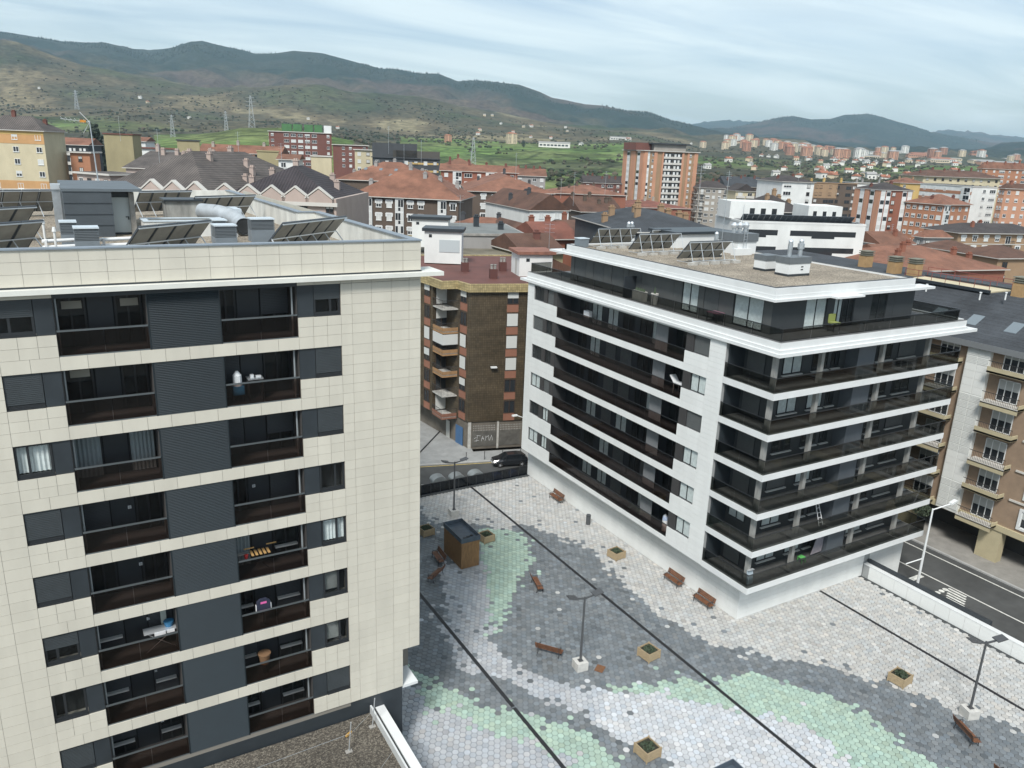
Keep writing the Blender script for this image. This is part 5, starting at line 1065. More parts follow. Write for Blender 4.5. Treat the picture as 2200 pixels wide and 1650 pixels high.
    me = b.mesh(name, mats); _wm[k] = (name, me); return _wm[k]
def facade(parent, pat, width, rows, top, fh, left=False, depth=0, seed=0, xoff=0.0):
    rr = random.Random(seed); n = len(pat); cw = width/n
    for r in range(rows):
        z = top-(r+1)*fh
        for k, ch in enumerate(pat):
            if ch == '.': continue
            name, me = win_mesh(ch, rr.randint(0, 5), cw, fh); u = xoff+(k+0.5)*cw
            if left: link(name, me, parent, (0, depth-u, z), R(-90), local=True)
            else: link(name, me, parent, (u, 0, z), 0, local=True)
def px_width(B, d, target, hi=220.0):
    lo = 0.3; up = pix(B+d*hi)[0] > pix(B)[0]
    for _ in range(50):
        m = (lo+hi)/2
        if (pix(B+d*m)[0] > target) == up: hi = m
        else: lo = m
    return (lo+hi)/2
def chimney(parent, x, y, z0, h, m, pots=True, w_=0.45):
    c = MB(); c.box(x-w_, y-w_*0.8, z0-1.2, x+w_, y+w_*0.8, z0+h); c.box(x-w_-0.1, y-w_*0.8-0.1, z0+h, x+w_+0.1, y+w_*0.8+0.1, z0+h+0.12)
    if pots: c.box(x-w_*0.7, y-w_*0.5, z0+h+0.12, x-w_*0.1, y+w_*0.5, z0+h+0.45); c.box(x+w_*0.1, y-w_*0.5, z0+h+0.12, x+w_*0.7, y+w_*0.5, z0+h+0.45)
    return c.build('chimney', m, parent, local=True)
def block(label, bx, cx, ey, D, th=0.0, ax=None, dep=12.0, wall=W_brown, roof='hip', rm=T_terra, rise=2.6, over=0.6, Rp='', Lp='', rows=3, fh=2.9, zb=-1.4, chim=0, cm=W_tan, group='apartment blocks of the town', name='apartment_block', seed=1, band=None, parapet=None, trim=True, skyl=0):
    B = at(bx, ey, D); th = R(th); dR = RH*math.cos(th)+FH*math.sin(th); dL = FH*math.cos(th)-RH*math.sin(th)
    wr = px_width(B, dR, cx); wl = px_width(B, dL, ax) if ax is not None else dep
    wl = min(wl, 60)
    t = thing(name, label, 'building', (B.x, B.y, zb), math.atan2(dR.y, dR.x), group); h = B.z-zb
    MB().box(0, 0, 0, wr, wl, h).build('wall', wall, t, local=True)
    o = over; rr = random.Random(seed)
    if roof in ('hip', 'gx', 'gy'):
        b = MB(); x0, x1, y0, y1, z0, z1 = -o, wr+o, -o, wl+o, h, h+rise
        if roof == 'hip':
            if wr > wl: i = (y1-y0)/2*0.95; rg = [(x0+i, (y0+y1)/2, z1), (x1-i, (y0+y1)/2, z1)]
            else: i = (x1-x0)/2*0.95; rg = [((x0+x1)/2, y0+i, z1), ((x0+x1)/2, y1-i, z1)]
        elif roof == 'gx': rg = [(x0, (y0+y1)/2, z1), (x1, (y0+y1)/2, z1)]
        else: rg = [((x0+x1)/2, y0, z1), ((x0+x1)/2, y1, z1)]
        lowr = [(x0,y0,z0-0.12),(x1,y0,z0-0.12),(x1,y1,z0-0.12),(x0,y1,z0-0.12)]; c4 = [(x0,y0,z0+0.05),(x1,y0,z0+0.05),(x1,y1,z0+0.05),(x0,y1,z0+0.05)]
        V = lowr+c4+rg
        side = [(0,1,5,4),(1,2,6,5),(2,3,7,6),(3,0,4,7),(3,2,1,0)]
        if (roof == 'hip' and wr > wl) or roof == 'gx': top = [(4,5,9,8),(5,6,9),(6,7,8,9),(7,4,8)]
        else: top = [(4,5,8),(5,6,9,8),(6,7,9),(7,4,8,9)]
        b.add(V, top, 0); b.add(V, side, 1)
        ro = b.build('roof', [rm, P_slab], t, local=True)
        if roof != 'hip':
            g = MB()
            if roof == 'gx': g.extr([(0, h), (wl, h), (wl/2, h+rise*0.93)], 'x', 0.0, 0.05); g.extr([(0, h), (wl, h), (wl/2, h+rise*0.93)], 'x', wr-0.05, wr)
            else: g.extr([(0, h), (wr, h), (wr/2, h+rise*0.93)], 'y', 0.0, 0.05); g.extr([(0, h), (wr, h), (wr/2, h+rise*0.93)], 'y', wl-0.05, wl)
            g.build('gable', wall, t, local=True)
        def rz_(x, y):
            if (roof == 'hip' and wr > wl) or roof == 'gx':
                q = 1-abs(y-wl/2)/(wl/2+o)
                if roof == 'hip': q = min(q, (x+o)/(wl/2+o), (wr+o-x)/(wl/2+o))
            else:
                q = 1-abs(x-wr/2)/(wr/2+o)
                if roof == 'hip': q = min(q, (y+o)/(wr/2+o), (wl+o-y)/(wr/2+o))
            return h+rise*max(0, q)
        for k in range(chim):
            x = wr*(k+0.5+rr.uniform(-0.25,0.25))/chim; y = wl*rr.uniform(0.25,0.7); chimney(ro, x, y, rz_(x, y), rr.uniform(0.8,1.5), cm)
        for k in range(skyl):
            x = wr*(0.25+0.5*k/max(1,skyl)); y = wl*0.28; z = rz_(x, y)
            if wr > wl or roof == 'gx':
                s_ = rise/(wl/2+o); MB().add([(x-0.45, y-0.6, z-0.6*s_+0.12), (x+0.45, y-0.6, z-0.6*s_+0.12), (x+0.45, y+0.6, z+0.6*s_+0.12), (x-0.45, y+0.6, z+0.6*s_+0.12)], [(0,1,2,3)]) if False else None
                q = MB(); q.add([(x-0.45, y-0.6, z-0.6*s_+0.10), (x+0.45, y-0.6, z-0.6*s_+0.10), (x+0.45, y+0.6, z+0.6*s_+0.10), (x-0.45, y+0.6, z+0.6*s_+0.10), (x-0.45, y-0.6, z-0.6*s_-0.1), (x+0.45, y-0.6, z-0.6*s_-0.1), (x+0.45, y+0.6, z+0.6*s_-0.1), (x-0.45, y+0.6, z+0.6*s_-0.1)], [(0,1,2,3),(0,4,5,1),(1,5,6,2),(3,7,4,0),(2,6,7,3)])
                q.build('skylight', mat('skylight_glass', (0.16,0.19,0.21), 0.1), ro, local=True)
    else:
        b = MB(); pm = parapet or P_slab
        b.box(-o, -o, h, wr+o, wl+o, h+0.35); ro = b.build('roof', pm, t, local=True)
        b = MB(); b.box(-o+0.4, -o+0.4, h+0.35, wr+o-0.4, wl+o-0.4, h+0.37); b.build('roof_deck', rm, ro, local=True)
        for k in range(chim):
            x = wr*(k+0.5+rr.uniform(-0.2,0.2))/chim; y = wl*rr.uniform(0.3,0.7); chimney(ro, x, y, h+0.4, rr.uniform(0.9,1.6), cm)
    if Rp: facade(t, Rp, wr, rows, h-0.15, fh, seed=seed)
    if Lp: facade(t, Lp, wl, rows, h-0.15, fh, True, wl, seed+50)
    if band:
        for k in range(rows+1): MB().box(-0.05, -0.08, h-0.2-k*fh-0.12, wr+0.05, -0.005, h-0.2-k*fh+0.12).build('string_course', band, t, local=True)
    return t, B, wr, wl, h
# -- middle distance, from the picture's left to its right
t, B, wr, wl, h = block('ochre and cream block with white windows at the left picture edge', -60, 92, 276, 205, 4, wall=W_cream, rm=T_grey, rise=3.6, Rp='.w.w.w', rows=5, fh=3.0, dep=11, chim=3, cm=W_dred)
MB().box(-0.03, -0.06, h-3.2, wr+0.03, -0.004, h-1.0).build('upper_band', W_orangey, t, local=True); MB().box(-0.03, -0.06, 0, wr+0.03, -0.004, h-12.3).build('lower_band', W_orangey, t, local=True); MB().box(-0.05, -0.1, h-1.0, wr+0.05, -0.004, h).build('eaves_band', W_yellow, t, local=True)
block('long low flats with terracotta roof and white balconies behind the ochre block', 100, 188, 309, 262, 8, wall=W_dark, roof='gx', rise=2.2, Rp='oooo', rows=4, fh=3.0, dep=12, seed=3)
block('brown gabled house end beside the ochre block flats', 150, 192, 328, 215, 10, wall=W_orange, roof='flat', rm=T_slate, Rp='.v.', rows=3, dep=8, seed=4)
block('tan windowless stair block with brown rim, left of two', 222, 284, 288, 245, 6, wall=W_olive, roof='flat', rm=T_brown, parapet=W_dred, over=0.25, dep=7, rows=0)
block('tan windowless stair block with white side, right of two', 380, 428, 302, 245, 4, ax=368, wall=W_olive, roof='flat', rm=T_brown, parapet=W_dark, over=0.25, rows=0)
block('white walled terrace with red fascia between the two tan stair blocks', 285, 376, 318, 275, 4, wall=W_white, roof='flat', rm=T_red, parapet=W_dred, Rp='w.w.ww', rows=1, dep=8, seed=5)
block('small pale house with tiled gable behind the red fascia terrace', 283, 312, 303, 300, 4, wall=W_white, roof='gx', rise=1.6, rm=T_old, Rp='w.', rows=1, dep=9, seed=6)
block('row of flats with long terracotta roof and white balconies', 427, 600, 326, 265, 3, wall=W_dark, roof='gx', rise=2.6, Rp='oo.oooo', rows=3, dep=12, chim=3, cm=W_greige, seed=7)
block('pale yellow house with small gable in front of the long terracotta roof', 500, 540, 345, 215, 12, wall=W_cream, roof='gx', rise=1.6, rm=T_old, Rp='.w', rows=1, dep=7, seed=8)
block('tan windowless stair block above the dark roofs', 552, 598, 325, 235, 4, ax=545, wall=W_olive, roof='flat', rm=T_slate, over=0.2, rows=0, parapet=W_olive)
block('cream stair block with flat white rim above the terracotta roofs', 668, 712, 336, 235, 3, ax=660, wall=W_cream, roof='flat', rm=T_slate, over=0.25, rows=0)
block('pale blue low house among the roofs', 598, 640, 342, 225, 4, wall=W_white, roof='gx', rise=1.4, rm=T_old, Rp='w.', rows=1, dep=7, seed=9)
t, B, wr, wl, h = block('large red brick slab block with white parapet and green roof boxes', 577, 712, 282, 430, 12, ax=568, wall=W_dred, roof='flat', rm=T_slate, over=0.5, Rp='w.WWWWW.w', Lp='w', rows=6, fh=2.9, dep=14, seed=10, parapet=P_slab)
for k, (a, c) in enumerate(((0.20, 0.36), (0.38, 0.52), (0.56, 0.70), (0.72, 0.85))): MB().box(wr*a, 4, h+0.36, wr*c, 9, h+4.2).build('roof_box', mat('green_roof_box', (0.06,0.16,0.06), 0.7, var=0.15, scale=0.5), t, local=True)
MB().box(wr*0.88, -0.3, h+0.36, wr*1.0, 8, h+4.0).build('stair_box', W_white, t, local=True)
block('lower wing of the red brick slab with grey parapet', 715, 790, 311, 420, 10, wall=W_dred, roof='flat', rm=T_slate, Rp='.ww.w', rows=4, dep=14, seed=11)
t, B, wr, wl, h = block('black and yellow stepped block with flat dark roofs', 800, 945, 338, 320, 8, ax=765, wall=W_dark, roof='flat', rm=T_slate, over=0.5, Rp='wv.wvwv', rows=4, fh=3.0, seed=12, parapet=W_dark)
MB().box(-0.02, 3, h+0.36, wr*0.66, wl*0.8, h+5.6).build('penthouse', W_dark, t, local=True); MB().box(wr*0.05, 2.9, h+1.0, wr*0.27, 3.0, h+4.8).build('yellow_panel', W_yellow, t, local=True); MB().box(wr*0.45, 2.9, h+3.4, wr*0.66, 3.0, h+5.2).build('yellow_panel', W_yellow, t, local=True); MB().box(wr*0.30, 1.0, h+0.36, wr*1.0, wl*0.8, h+3.0).build('terrace_house', wallm('charcoal_brown_wall', (0.075,0.07,0.062)), t, local=True)
for a_ in (0.34, 0.52, 0.72, 0.9): MB().box(wr*a_, 0.9, h+0.9, wr*(a_+0.07), 0.995, h+2.4).build('window', P_shut, t, local=True)
MB().box(-0.06, wl*0.05, h-9, -0.004, wl*0.4, h-0.6).build('yellow_wall', W_yellow, t, local=True)
for k in range(4): MB().box(wr*0.50, -0.05, h-0.9-2.9*k-1.2, wr*0.98, -0.004, h-0.9-2.9*k-0.5).build('yellow_band', W_yellow, t, local=True)
block('pale yellow block with flat grey roof left of the black and yellow block', 762, 800, 322, 335, 8, wall=W_cream, roof='flat', rm=T_slate, Rp='wv', rows=4, dep=9, seed=13)
# big terracotta pair
block('long terracotta roof behind with three skylights', 725, 925, 385, 225, -3, wall=W_brown, roof='hip', rise=5.0, Rp='', rows=0, dep=22, chim=5, cm=W_grey, skyl=3, seed=14)
block('brown brick corner block with broad terracotta roof and white bay windows', 757, 985, 420, 188, -6, wall=W_brown, roof='hip', rise=6.0, over=0.8, Rp='agaagaa.ga', rows=3, fh=3.0, dep=20, chim=6, cm=W_grey, skyl=0, seed=15)
block('dark brick flats with terracotta roof and glazed balconies behind the corner block', 947, 1112, 366, 300, 3, wall=W_red, roof='gx', rise=2.4, Rp='wgWwgWw', rows=5, dep=14, chim=4, cm=W_dred, seed=16)
block('low terracotta roof with weathered ridge above the dark brick flats', 955, 1015, 352, 340, 3, wall=W_cream, roof='hip', rise=2.6, rm=T_old, Rp='w.w', rows=1, dep=14, chim=3, cm=W_dred, seed=17)
block('weathered flats with reddish roof beyond the dark brick flats', 1110, 1172, 377, 330, 3, wall=W_grey, roof='gx', rise=2.8, rm=T_old, Rp='w.ww', rows=2, dep=14, chim=4, cm=W_dred, seed=18)
block('brown brick block with arched white windows under an orange hipped roof', 1004, 1188, 410, 252, 6, ax=985, wall=W_brown, roof='hip', rise=4.8, over=0.7, Rp='.abwwbag', Lp='aa', rows=5, fh=3.0, chim=3, cm=W_dark, skyl=3, seed=19)
t, B, wr, wl, h = block('white gable end house with long brown roof and hanging laundry', 1138, 1222, 452, 200, 24, wall=W_white, roof='gy', rm=T_brown, rise=4.0, dep=30, over=0.4, Rp='.w.w.', rows=3, fh=2.7, chim=4, cm=W_dark, seed=20)
t, B, wr, wl, h = block('long brown roofed wing with row of small dormer windows', 1250, 1335, 455, 235, 20, wall=W_brown, roof='gx', rm=T_brown, rise=4.0, Rp='wwwww', rows=1, dep=16, chim=6, cm=W_brown, seed=21)
block('low terracotta roofs beside the tall brick tower', 1190, 1345, 415, 300, 5, wall=W_red, roof='hip', rm=T_terra, rise=3.0, Rp='', rows=0, dep=25, chim=7, cm=W_brown, seed=22)
block('dark roofed block with red walls left of the tower', 1255, 1336, 392, 420, 3, wall=W_dred, roof='gx', rm=T_dark, rise=3.4, Rp='w.wWw', rows=2, dep=14, chim=5, cm=W_dred, seed=23)
block('cream house gable among red roofs below the white gable house', 1128, 1165, 508, 150, 22, wall=W_cream, roof='gy', rm=T_brown, rise=2.0, dep=18, rows=0, seed=24)
block('reddish tiled house with square chimneys beside the white roof building', 1165, 1240, 514, 142, 25, wall=W_red, roof='gx', rm=T_red, rise=2.6, dep=12, rows=0, chim=2, cm=W_red, seed=25)
block('brown tiled low house in front of the reddish roofs', 1128, 1210, 545, 118, 28, wall=W_olive, roof='gx', rm=T_brown, rise=2.4, dep=12, rows=0, chim=1, cm=W_dred, seed=26)
block('low brown roofed house hidden beside the white building cornice', 1230, 1300, 505, 160, 25, wall=W_red, roof='gx', rm=T_brown, rise=2.4, dep=14, rows=0, chim=2, cm=W_red, seed=27)
# brick tower
t, B, wr, wl, h = block('tall brick tower block with balcony column and dark roof cap', 1385, 1500, 324, 400, 18, ax=1341, wall=W_tan, roof='flat', rm=T_slate, over=0.9, Rp='', Lp='', rows=0, parapet=P_slab, chim=0)
facade(t, 'sw.', wr*0.34, 13, h-0.3, 2.85, seed=31); facade(t, 'oo', wr*0.34, 13, h-0.3, 2.85, seed=32, xoff=wr*0.36); facade(t, '.ww', wr*0.28, 13, h-0.3, 2.85, seed=33, xoff=wr*0.72); facade(t, '.sv.s.', wl, 13, h-0.3, 2.85, True, wl, 34)
for a, c in ((0.0, 0.06), (0.18, 0.24), (0.33, 0.36), (0.70, 0.74), (0.80, 0.84), (0.93, 1.0)): MB().box(wr*a, -0.35, 0, wr*c, -0.002, h-0.05).build('brick_pier', W_salmon, t, local=True)
for a, c in ((0.0, 0.16), (0.38, 0.6), (0.82, 1.0)): MB().box(-0.35, wl*a, 0, -0.002, wl*c, h-0.05).build('brick_pier', W_salmon, t, local=True)
MB().box(wr*0.25, wl*0.2, h+0.36, wr*0.85, wl*0.8, h+3.4).build('roof_storey', W_greige, t, local=True); MB().box(wr*0.18, wl*0.15, h+3.4, wr*0.92, wl*0.85, h+4.0).build('roof_slab', T_slate, t, local=True); MB().box(-wr*0.05, wl*0.3, h+0.36, wr*0.24, wl*0.9, h+3.9).build('red_plant_room', W_dred, t, local=True)
block('low reddish flat roofs in front of the brick tower', 1345, 1485, 445, 310, 10, wall=W_red, roof='hip', rm=T_red, rise=2.2, dep=30, rows=0, chim=4, cm=W_greige, seed=35)
block('grey brown flats with dark red roof right of the brick tower', 1503, 1566, 403, 400, 6, ax=1490, wall=W_greige, roof='hip', rm=T_dark, rise=3.2, Rp='bWwwb', Lp='b', rows=6, fh=2.9, chim=3, cm=W_dred, seed=36)
block('dark roofed houses behind the grey brown flats', 1560, 1640, 400, 430, 6, wall=W_brown, roof='gx', rm=T_slate, rise=5.0, Rp='wwww', rows=2, dep=18, chim=5, cm=W_dred, seed=37)
block('ornate cream house front with pointed gables', 1581, 1622, 410, 370, 6, wall=W_cream, roof='gy', rm=T_dark, rise=3.2, Rp='cc', rows=4, dep=12, seed=38)
t, B, wr, wl, h = block('white block with flat roof house and dark stairwell windows', 1682, 1750, 390, 320, 12, ax=1628, wall=W_white, roof='hip', rm=T_dark, rise=2.2, Rp='W.v', Lp='', rows=5, fh=2.95, chim=2, cm=W_dred, seed=39)
t, B, wr, wl, h = block('tan and dark brown office block with vertical glass strips', 1750, 1842, 393, 350, 8, wall=W_brown, roof='flat', rm=T_slate, over=0.3, Rp='v.ddv.dv', rows=6, fh=2.95, dep=14, seed=40, parapet=W_tan, chim=3, cm=W_yellow)
MB().box(-0.05, -0.08, h-6.2, wr*0.55, -0.004, h-0.1).build('tan_upper_wall', W_tan, t, local=True); facade(t, '.v.v.', wr*0.55, 2, h-0.15, 2.95, seed=41)
block('low pale roofs and plant rooms behind the tan office block', 1835, 1905, 393, 420, 6, wall=W_white, roof='flat', rm=T_slate, Rp='w.ww', rows=1, dep=12, chim=3, cm=W_grey, seed=42)
t, B, wr, wl, h = block('red brick tower with white window strips and dark hipped roof', 1893, 1962, 408, 285, 14, ax=1838, wall=W_red, roof='hip', rm=T_dark, rise=2.4, over=0.4, Rp='ssv.ss', Lp='.s.s.', rows=8, fh=2.85, chim=2, cm=W_dred, seed=43)
for a, c in ((0.0, 0.18), (0.42, 0.58), (0.8, 1.0)): MB().box(-0.2, wl*a, 0, -0.002, wl*c, h-0.05).build('orange_pier', W_salmon, t, local=True)
block('yellow trimmed terracotta roof behind the red brick tower', 1935, 1990, 393, 400, 6, wall=W_yellow, roof='hip', rm=T_terra, rise=2.6, Rp='w.w', rows=2, dep=14, chim=2, cm=W_tan, seed=44)
t, B, wr, wl, h = block('orange brick block with corner glazing and terracotta hipped roof', 2028, 2085, 440, 275, 30, ax=1947, wall=W_orange, roof='hip', rm=T_terra, rise=3.2, over=0.8, Rp='gwww', Lp='wwwwwW', rows=6, fh=2.9, chim=2, cm=W_dred, seed=45)
t, B, wr, wl, h = block('white block with red brick bands and glazed corner bay', 2090, 2143, 402, 330, 14, ax=1978, wall=W_white, roof='flat', rm=T_slate, Rp='.wW', Lp='www.g', rows=6, fh=3.0, over=0.2, seed=46)
for k in range(6): MB().box(-0.08, wl*0.0, h-3.0*k-3.15, -0.004, wl, h-3.0*k-1.9).build('brick_band', W_orange, t, local=True)
block('cream block with broad dark brown roof on the rise at right', 1985, 2150, 378, 430, 10, wall=W_cream, roof='hip', rm=T_brown, rise=3.4, over=1.2, Rp='vvvvvvvvvv', rows=2, dep=18, chim=6, cm=W_dred, seed=47)
block('large red brick complex with stepped roofs at the right edge', 2112, 2260, 362, 500, 12, ax=2100, wall=W_orange, roof='hip', rm=T_old, rise=4.0, Rp='wwWwwWwwW', Lp='ww', rows=6, fh=2.9, chim=8, cm=W_red, seed=48)
block('orange brick tower cut by the right picture edge', 2160, 2270, 405, 310, 10, ax=2148, wall=W_salmon, roof='hip', rm=T_brown, rise=2.0, Rp='www.ww', Lp='ww', rows=8, fh=2.9, chim=2, cm=W_red, seed=49)
# modern white office with ribbon windows behind the white building
t, B, wr, wl, h = block('modern white block with dark ribbon windows and a collector row on its roof', 1592, 1860, 478, 150, 6, wall=W_white, roof='flat', rm=T_slate, over=0.05, Rp='', rows=0, dep=14, parapet=W_white)
for k in range(4):
    z = h-1.2-3.1*k
    for a, c in ((0.02, 0.30), (0.40, 0.93)):
        MB().box(wr*a, -0.02, z-1.0, wr*c, -0.003, z).build('ribbon_window', P_glass, t, local=True); MB().box(wr*(a+(c-a)*0.33), -0.03, z-1.4, wr*(a+(c-a)*0.68), -0.003, z-0.1).build('ribbon_window', P_glass, t, local=True)
for k in range(20):
    x = wr*(0.02+0.9*k/20); MB().add([(x, 1.0, h+1.9), (x+wr*0.04, 1.0, h+1.9), (x+wr*0.04, 2.2, h+0.4), (x, 2.2, h+0.4)], [(0,1,2,3)]) if False else None
    MB().extr([(0.6, h+1.55), (0.68, h+1.6), (1.9, h+0.45), (1.82, h+0.38)], 'x', x, x+wr*0.042).build('collector_panel', mat('grey_collector', (0.11,0.125,0.14), 0.3), t, local=True)
MB().box(-0.5, 5, h+0.36, wr*0.42, 12, h+3.6).build('penthouse', W_white, t, local=True); MB().box(wr*0.62, 5, h+0.36, wr*0.9, 12, h+3.2).build('penthouse', W_white, t, local=True)
for k in range(3): MB().box(wr*(0.66+0.08*k), 4.96, h+1.0, wr*(0.69+0.08*k), 4.997, h+2.2).build('window', P_glass, t, local=True)
for k in range(3): MB().box(wr*(0.14+0.09*k), 4.96, h+1.0, wr*(0.18+0.09*k), 4.997, h+2.4).build('window', P_glass, t, local=True)
block('slate roofed house with pipes behind the modern white block', 1640, 1730, 455, 190, 16, wall=W_dark, roof='hip', rm=T_dark, rise=3.6, dep=14, rows=0, chim=5, cm=W_tan, seed=51)
# right side: low terracotta roofs and brown rows
block('brown row with arched white windows and dark eaves at right', 2060, 2250, 500, 235, 14, wall=W_tan, roof='hip', rm=T_dark, rise=2.4, over=1.0, Rp='aaaabaaa', rows=3, fh=3.0, dep=14, chim=3, cm=W_red, seed=52, band=P_slab)
block('small grey stone house with red roof before the orange block', 1985, 2042, 510, 225, 16, ax=1965, wall=W_grey, roof='hip', rm=T_terra, rise=2.0, Rp='v.v', Lp='v', rows=3, seed=53)
block('white house with small tiled gable between red roofs', 1893, 1962, 525, 190, 22, wall=W_white, roof='gx', rm=T_old, rise=2.6, Rp='v.v', rows=1, dep=10, chim=1, cm=W_red, seed=54)
block('second white gable house in front of the red roofs', 1900, 1985, 548, 165, 22, wall=W_white, roof='gx', rm=T_old, rise=1.8, Rp='', rows=0, dep=9, seed=55)
block('grey brick house with small hipped roof among the red roofs', 2050, 2110, 540, 190, 18, wall=W_tan, roof='hip', rm=T_brown, rise=2.0, Rp='.v', rows=2, dep=11, seed=56)
block('grey brick house with hipped roof cut by the right picture edge', 2145, 2240, 555, 170, 18, wall=W_tan, roof='hip', rm=T_brown, rise=2.2, Rp='v.v', rows=3, dep=12, seed=57)
block('sprawling red tiled roof with square vents in front of the grey brick houses', 1900, 2160, 583, 140, 20, wall=W_red, roof='hip', rm=T_terra, rise=3.2, dep=22, rows=0, chim=6, cm=W_red, seed=58)
block('terracotta roof strip beside the modern white block', 1860, 1990, 560, 165, 20, wall=W_red, roof='hip', rm=T_terra, rise=2.2, dep=16, rows=0, chim=4, cm=W_red, seed=59)
# grey-brown complex behind the cream building
block('broad grey brown tiled roof with many chimneys behind the cream roof', 235, 440, 398, 140, -18, wall=W_dred, roof='hip', rm=T_grey, rise=6.2, over=0.8, dep=34, rows=0, chim=9, cm=W_pink, skyl=2, seed=60)
block('grey brown roof ridge with chimneys beyond the broad tiled roof', 270, 430, 360, 190, -6, wall=W_pink, roof='gx', rm=T_grey, rise=3.8, dep=24, rows=0, chim=6, cm=W_pink, seed=61)
t, B, wr, wl, h = block('pinkish block with zigzag gabled parapet under a purple brown roof', 470, 722, 418, 132, -2, wall=W_pink, roof='hip', rm=T_purple, rise=4.8, over=-0.6, Rp='.v.v..v.v', rows=3, fh=3.0, dep=24, chim=5, cm=W_pink, skyl=3, seed=62)
for k in range(5):
    x = wr*(0.06+0.2*k); MB().extr([(x-2.2, h-0.6), (x+2.2, h-0.6), (x+2.2, h-0.1), (x, h+1.5), (x-2.2, h-0.1)], 'y', -0.5, 0.3).build('gablet', W_pink, t, local=True); MB().extr([(x-2.3, h-0.05), (x, h+1.65), (x+2.3, h-0.05), (x+2.3, h+0.2), (x, h+1.95), (x-2.3, h+0.2)], 'y', -0.6, 0.35).build('gablet_coping', P_slab, t, local=True)
MB().box(-0.3, -0.55, h-1.2, wr+0.3, -0.01, h-0.6).build('parapet_band', P_slab, t, local=True)
t, B, wr, wl, h = block('pinkish wing with gabled parapet at the end of the grey roof', 300, 455, 412, 128, -14, wall=W_pink, roof='flat', rm=T_grey, over=0.1, dep=8, rows=0, parapet=W_pink, seed=63)
for k in range(3):
    x = wr*(0.2+0.3*k); MB().extr([(x-2.2, h-0.6), (x+2.2, h-0.6), (x+2.2, h+0.1), (x, h+1.7), (x-2.2, h+0.1)], 'y', -0.5, 0.3).build('gablet', W_pink, t, local=True); MB().extr([(x-2.3, h+0.15), (x, h+1.85), (x+2.3, h+0.15), (x+2.3, h+0.4), (x, h+2.15), (x-2.3, h+0.4)], 'y', -0.6, 0.35).build('gablet_coping', P_slab, t, local=True)
block('pale pink flats with stepped balconies below the grey brown roofs', 165, 236, 372, 170, -30, wall=W_pink, roof='flat', rm=T_grey, Rp='wvwv', rows=3, dep=8, seed=64)

# ------------------------------------------------------------------ brown tiled block behind the plaza
BA = math.atan2(-1.68, 5.94); bb = thing('apartment_block', 'brown tiled corner block with blank end wall, corner balconies and graffiti below', 'building', (41.14, 79.68, SZ), BA)
def tile_wall(name, c, rough, size):
    m = bpy.data.materials.new(name); m.use_nodes = True; t = m.node_tree; b = t.nodes['Principled BSDF']; b.inputs['Roughness'].default_value = rough
    g = t.nodes.new('ShaderNodeTexCoord'); sx = t.nodes.new('ShaderNodeSeparateXYZ'); t.links.new(g.outputs['Object'], sx.inputs[0]); ad = t.nodes.new('ShaderNodeMath'); ad.operation = 'ADD'; t.links.new(sx.outputs[0], ad.inputs[0]); t.links.new(sx.outputs[1], ad.inputs[1])
    cb_ = t.nodes.new('ShaderNodeCombineXYZ'); t.links.new(ad.outputs[0], cb_.inputs[0]); t.links.new(sx.outputs[2], cb_.inputs[1])
    br = t.nodes.new('ShaderNodeTexBrick'); br.offset = 0.0; br.inputs['Scale'].default_value = 1.0; br.inputs['Brick Width'].default_value = size; br.inputs['Row Height'].default_value = size*1.3; br.inputs['Mortar Size'].default_value = 0.018; br.inputs['Mortar Smooth'].default_value = 0.2
    br.inputs['Color1'].default_value = (*[q*0.8 for q in c], 1); br.inputs['Color2'].default_value = (*[min(1, q*1.2) for q in c], 1); br.inputs['Mortar'].default_value = (*[q*0.45 for q in c], 1); t.links.new(cb_.outputs[0], br.inputs[0])
    n = t.nodes.new('ShaderNodeTexNoise'); n.inputs['Scale'].default_value = 0.5; n.inputs['Detail'].default_value = 5; mp_ = t.nodes.new('ShaderNodeMapping'); mp_.inputs['Scale'].default_value = (0.4, 0.4, 2.2); t.links.new(g.outputs['Object'], mp_.inputs[0]); t.links.new(mp_.outputs[0], n.inputs[0])
    mr = t.nodes.new('ShaderNodeMapRange'); mr.inputs[1].default_value = 0.35; mr.inputs[2].default_value = 0.65; mr.inputs[3].default_value = 0.8; mr.inputs[4].default_value = 1.2; t.links.new(n.outputs[0], mr.inputs[0])
    mu = t.nodes.new('ShaderNodeMixRGB'); mu.blend_type = 'MULTIPLY'; mu.inputs[0].default_value = 1; t.links.new(br.outputs[0], mu.inputs[1]); t.links.new(mr.outputs[0], mu.inputs[2]); t.links.new(mu.outputs[0], b.inputs['Base Color']); MATS[name] = m; return m
HB = 20.45; DB = 24.0; WB = 13.0; FB = 2.69
M_btile = tile_wall('glazed_brown_tiles', (0.082,0.063,0.040), 0.4, 0.22); M_bpan = mat('reddish_spandrel', (0.25,0.115,0.075), 0.7, var=0.1, scale=1); M_bbalc = mat('tan_balcony_front', (0.36,0.21,0.10), 0.7, var=0.12, scale=1); M_bpar = tile_wall('yellow_glazed_tiles', (0.36,0.29,0.15), 0.5, 0.22)
FA, FP1, FP2, FP2B = (0.0, 0.0), (-0.95, 2.43), (-2.85, 2.1), (-3.67, 4.69)
POLY = [FA, (6.75, 0), (6.75, 0.9), (WB, 0.9), (WB, DB), (-11.0, DB), FP2B, (-1.95, 5.2), FP1]
MB().prism(POLY, 3.6, HB-0.9).build('wall', M_btile, bb, local=True)
MB().prism([(0.12, 0.15), (WB, 0.15), (WB, DB), (-9.2, DB)], 0, 3.6).build('ground_floor', mat('grimy_base', (0.13,0.115,0.095), 0.9, var=0.25, scale=0.8), bb, local=True)
PPOLY = [(-0.35, -0.4), (WB+0.3, -0.4), (WB+0.3, DB), (-11.4, DB), (-4.1, 4.7), (-3.2, 1.75), (-1.25, 2.05)]
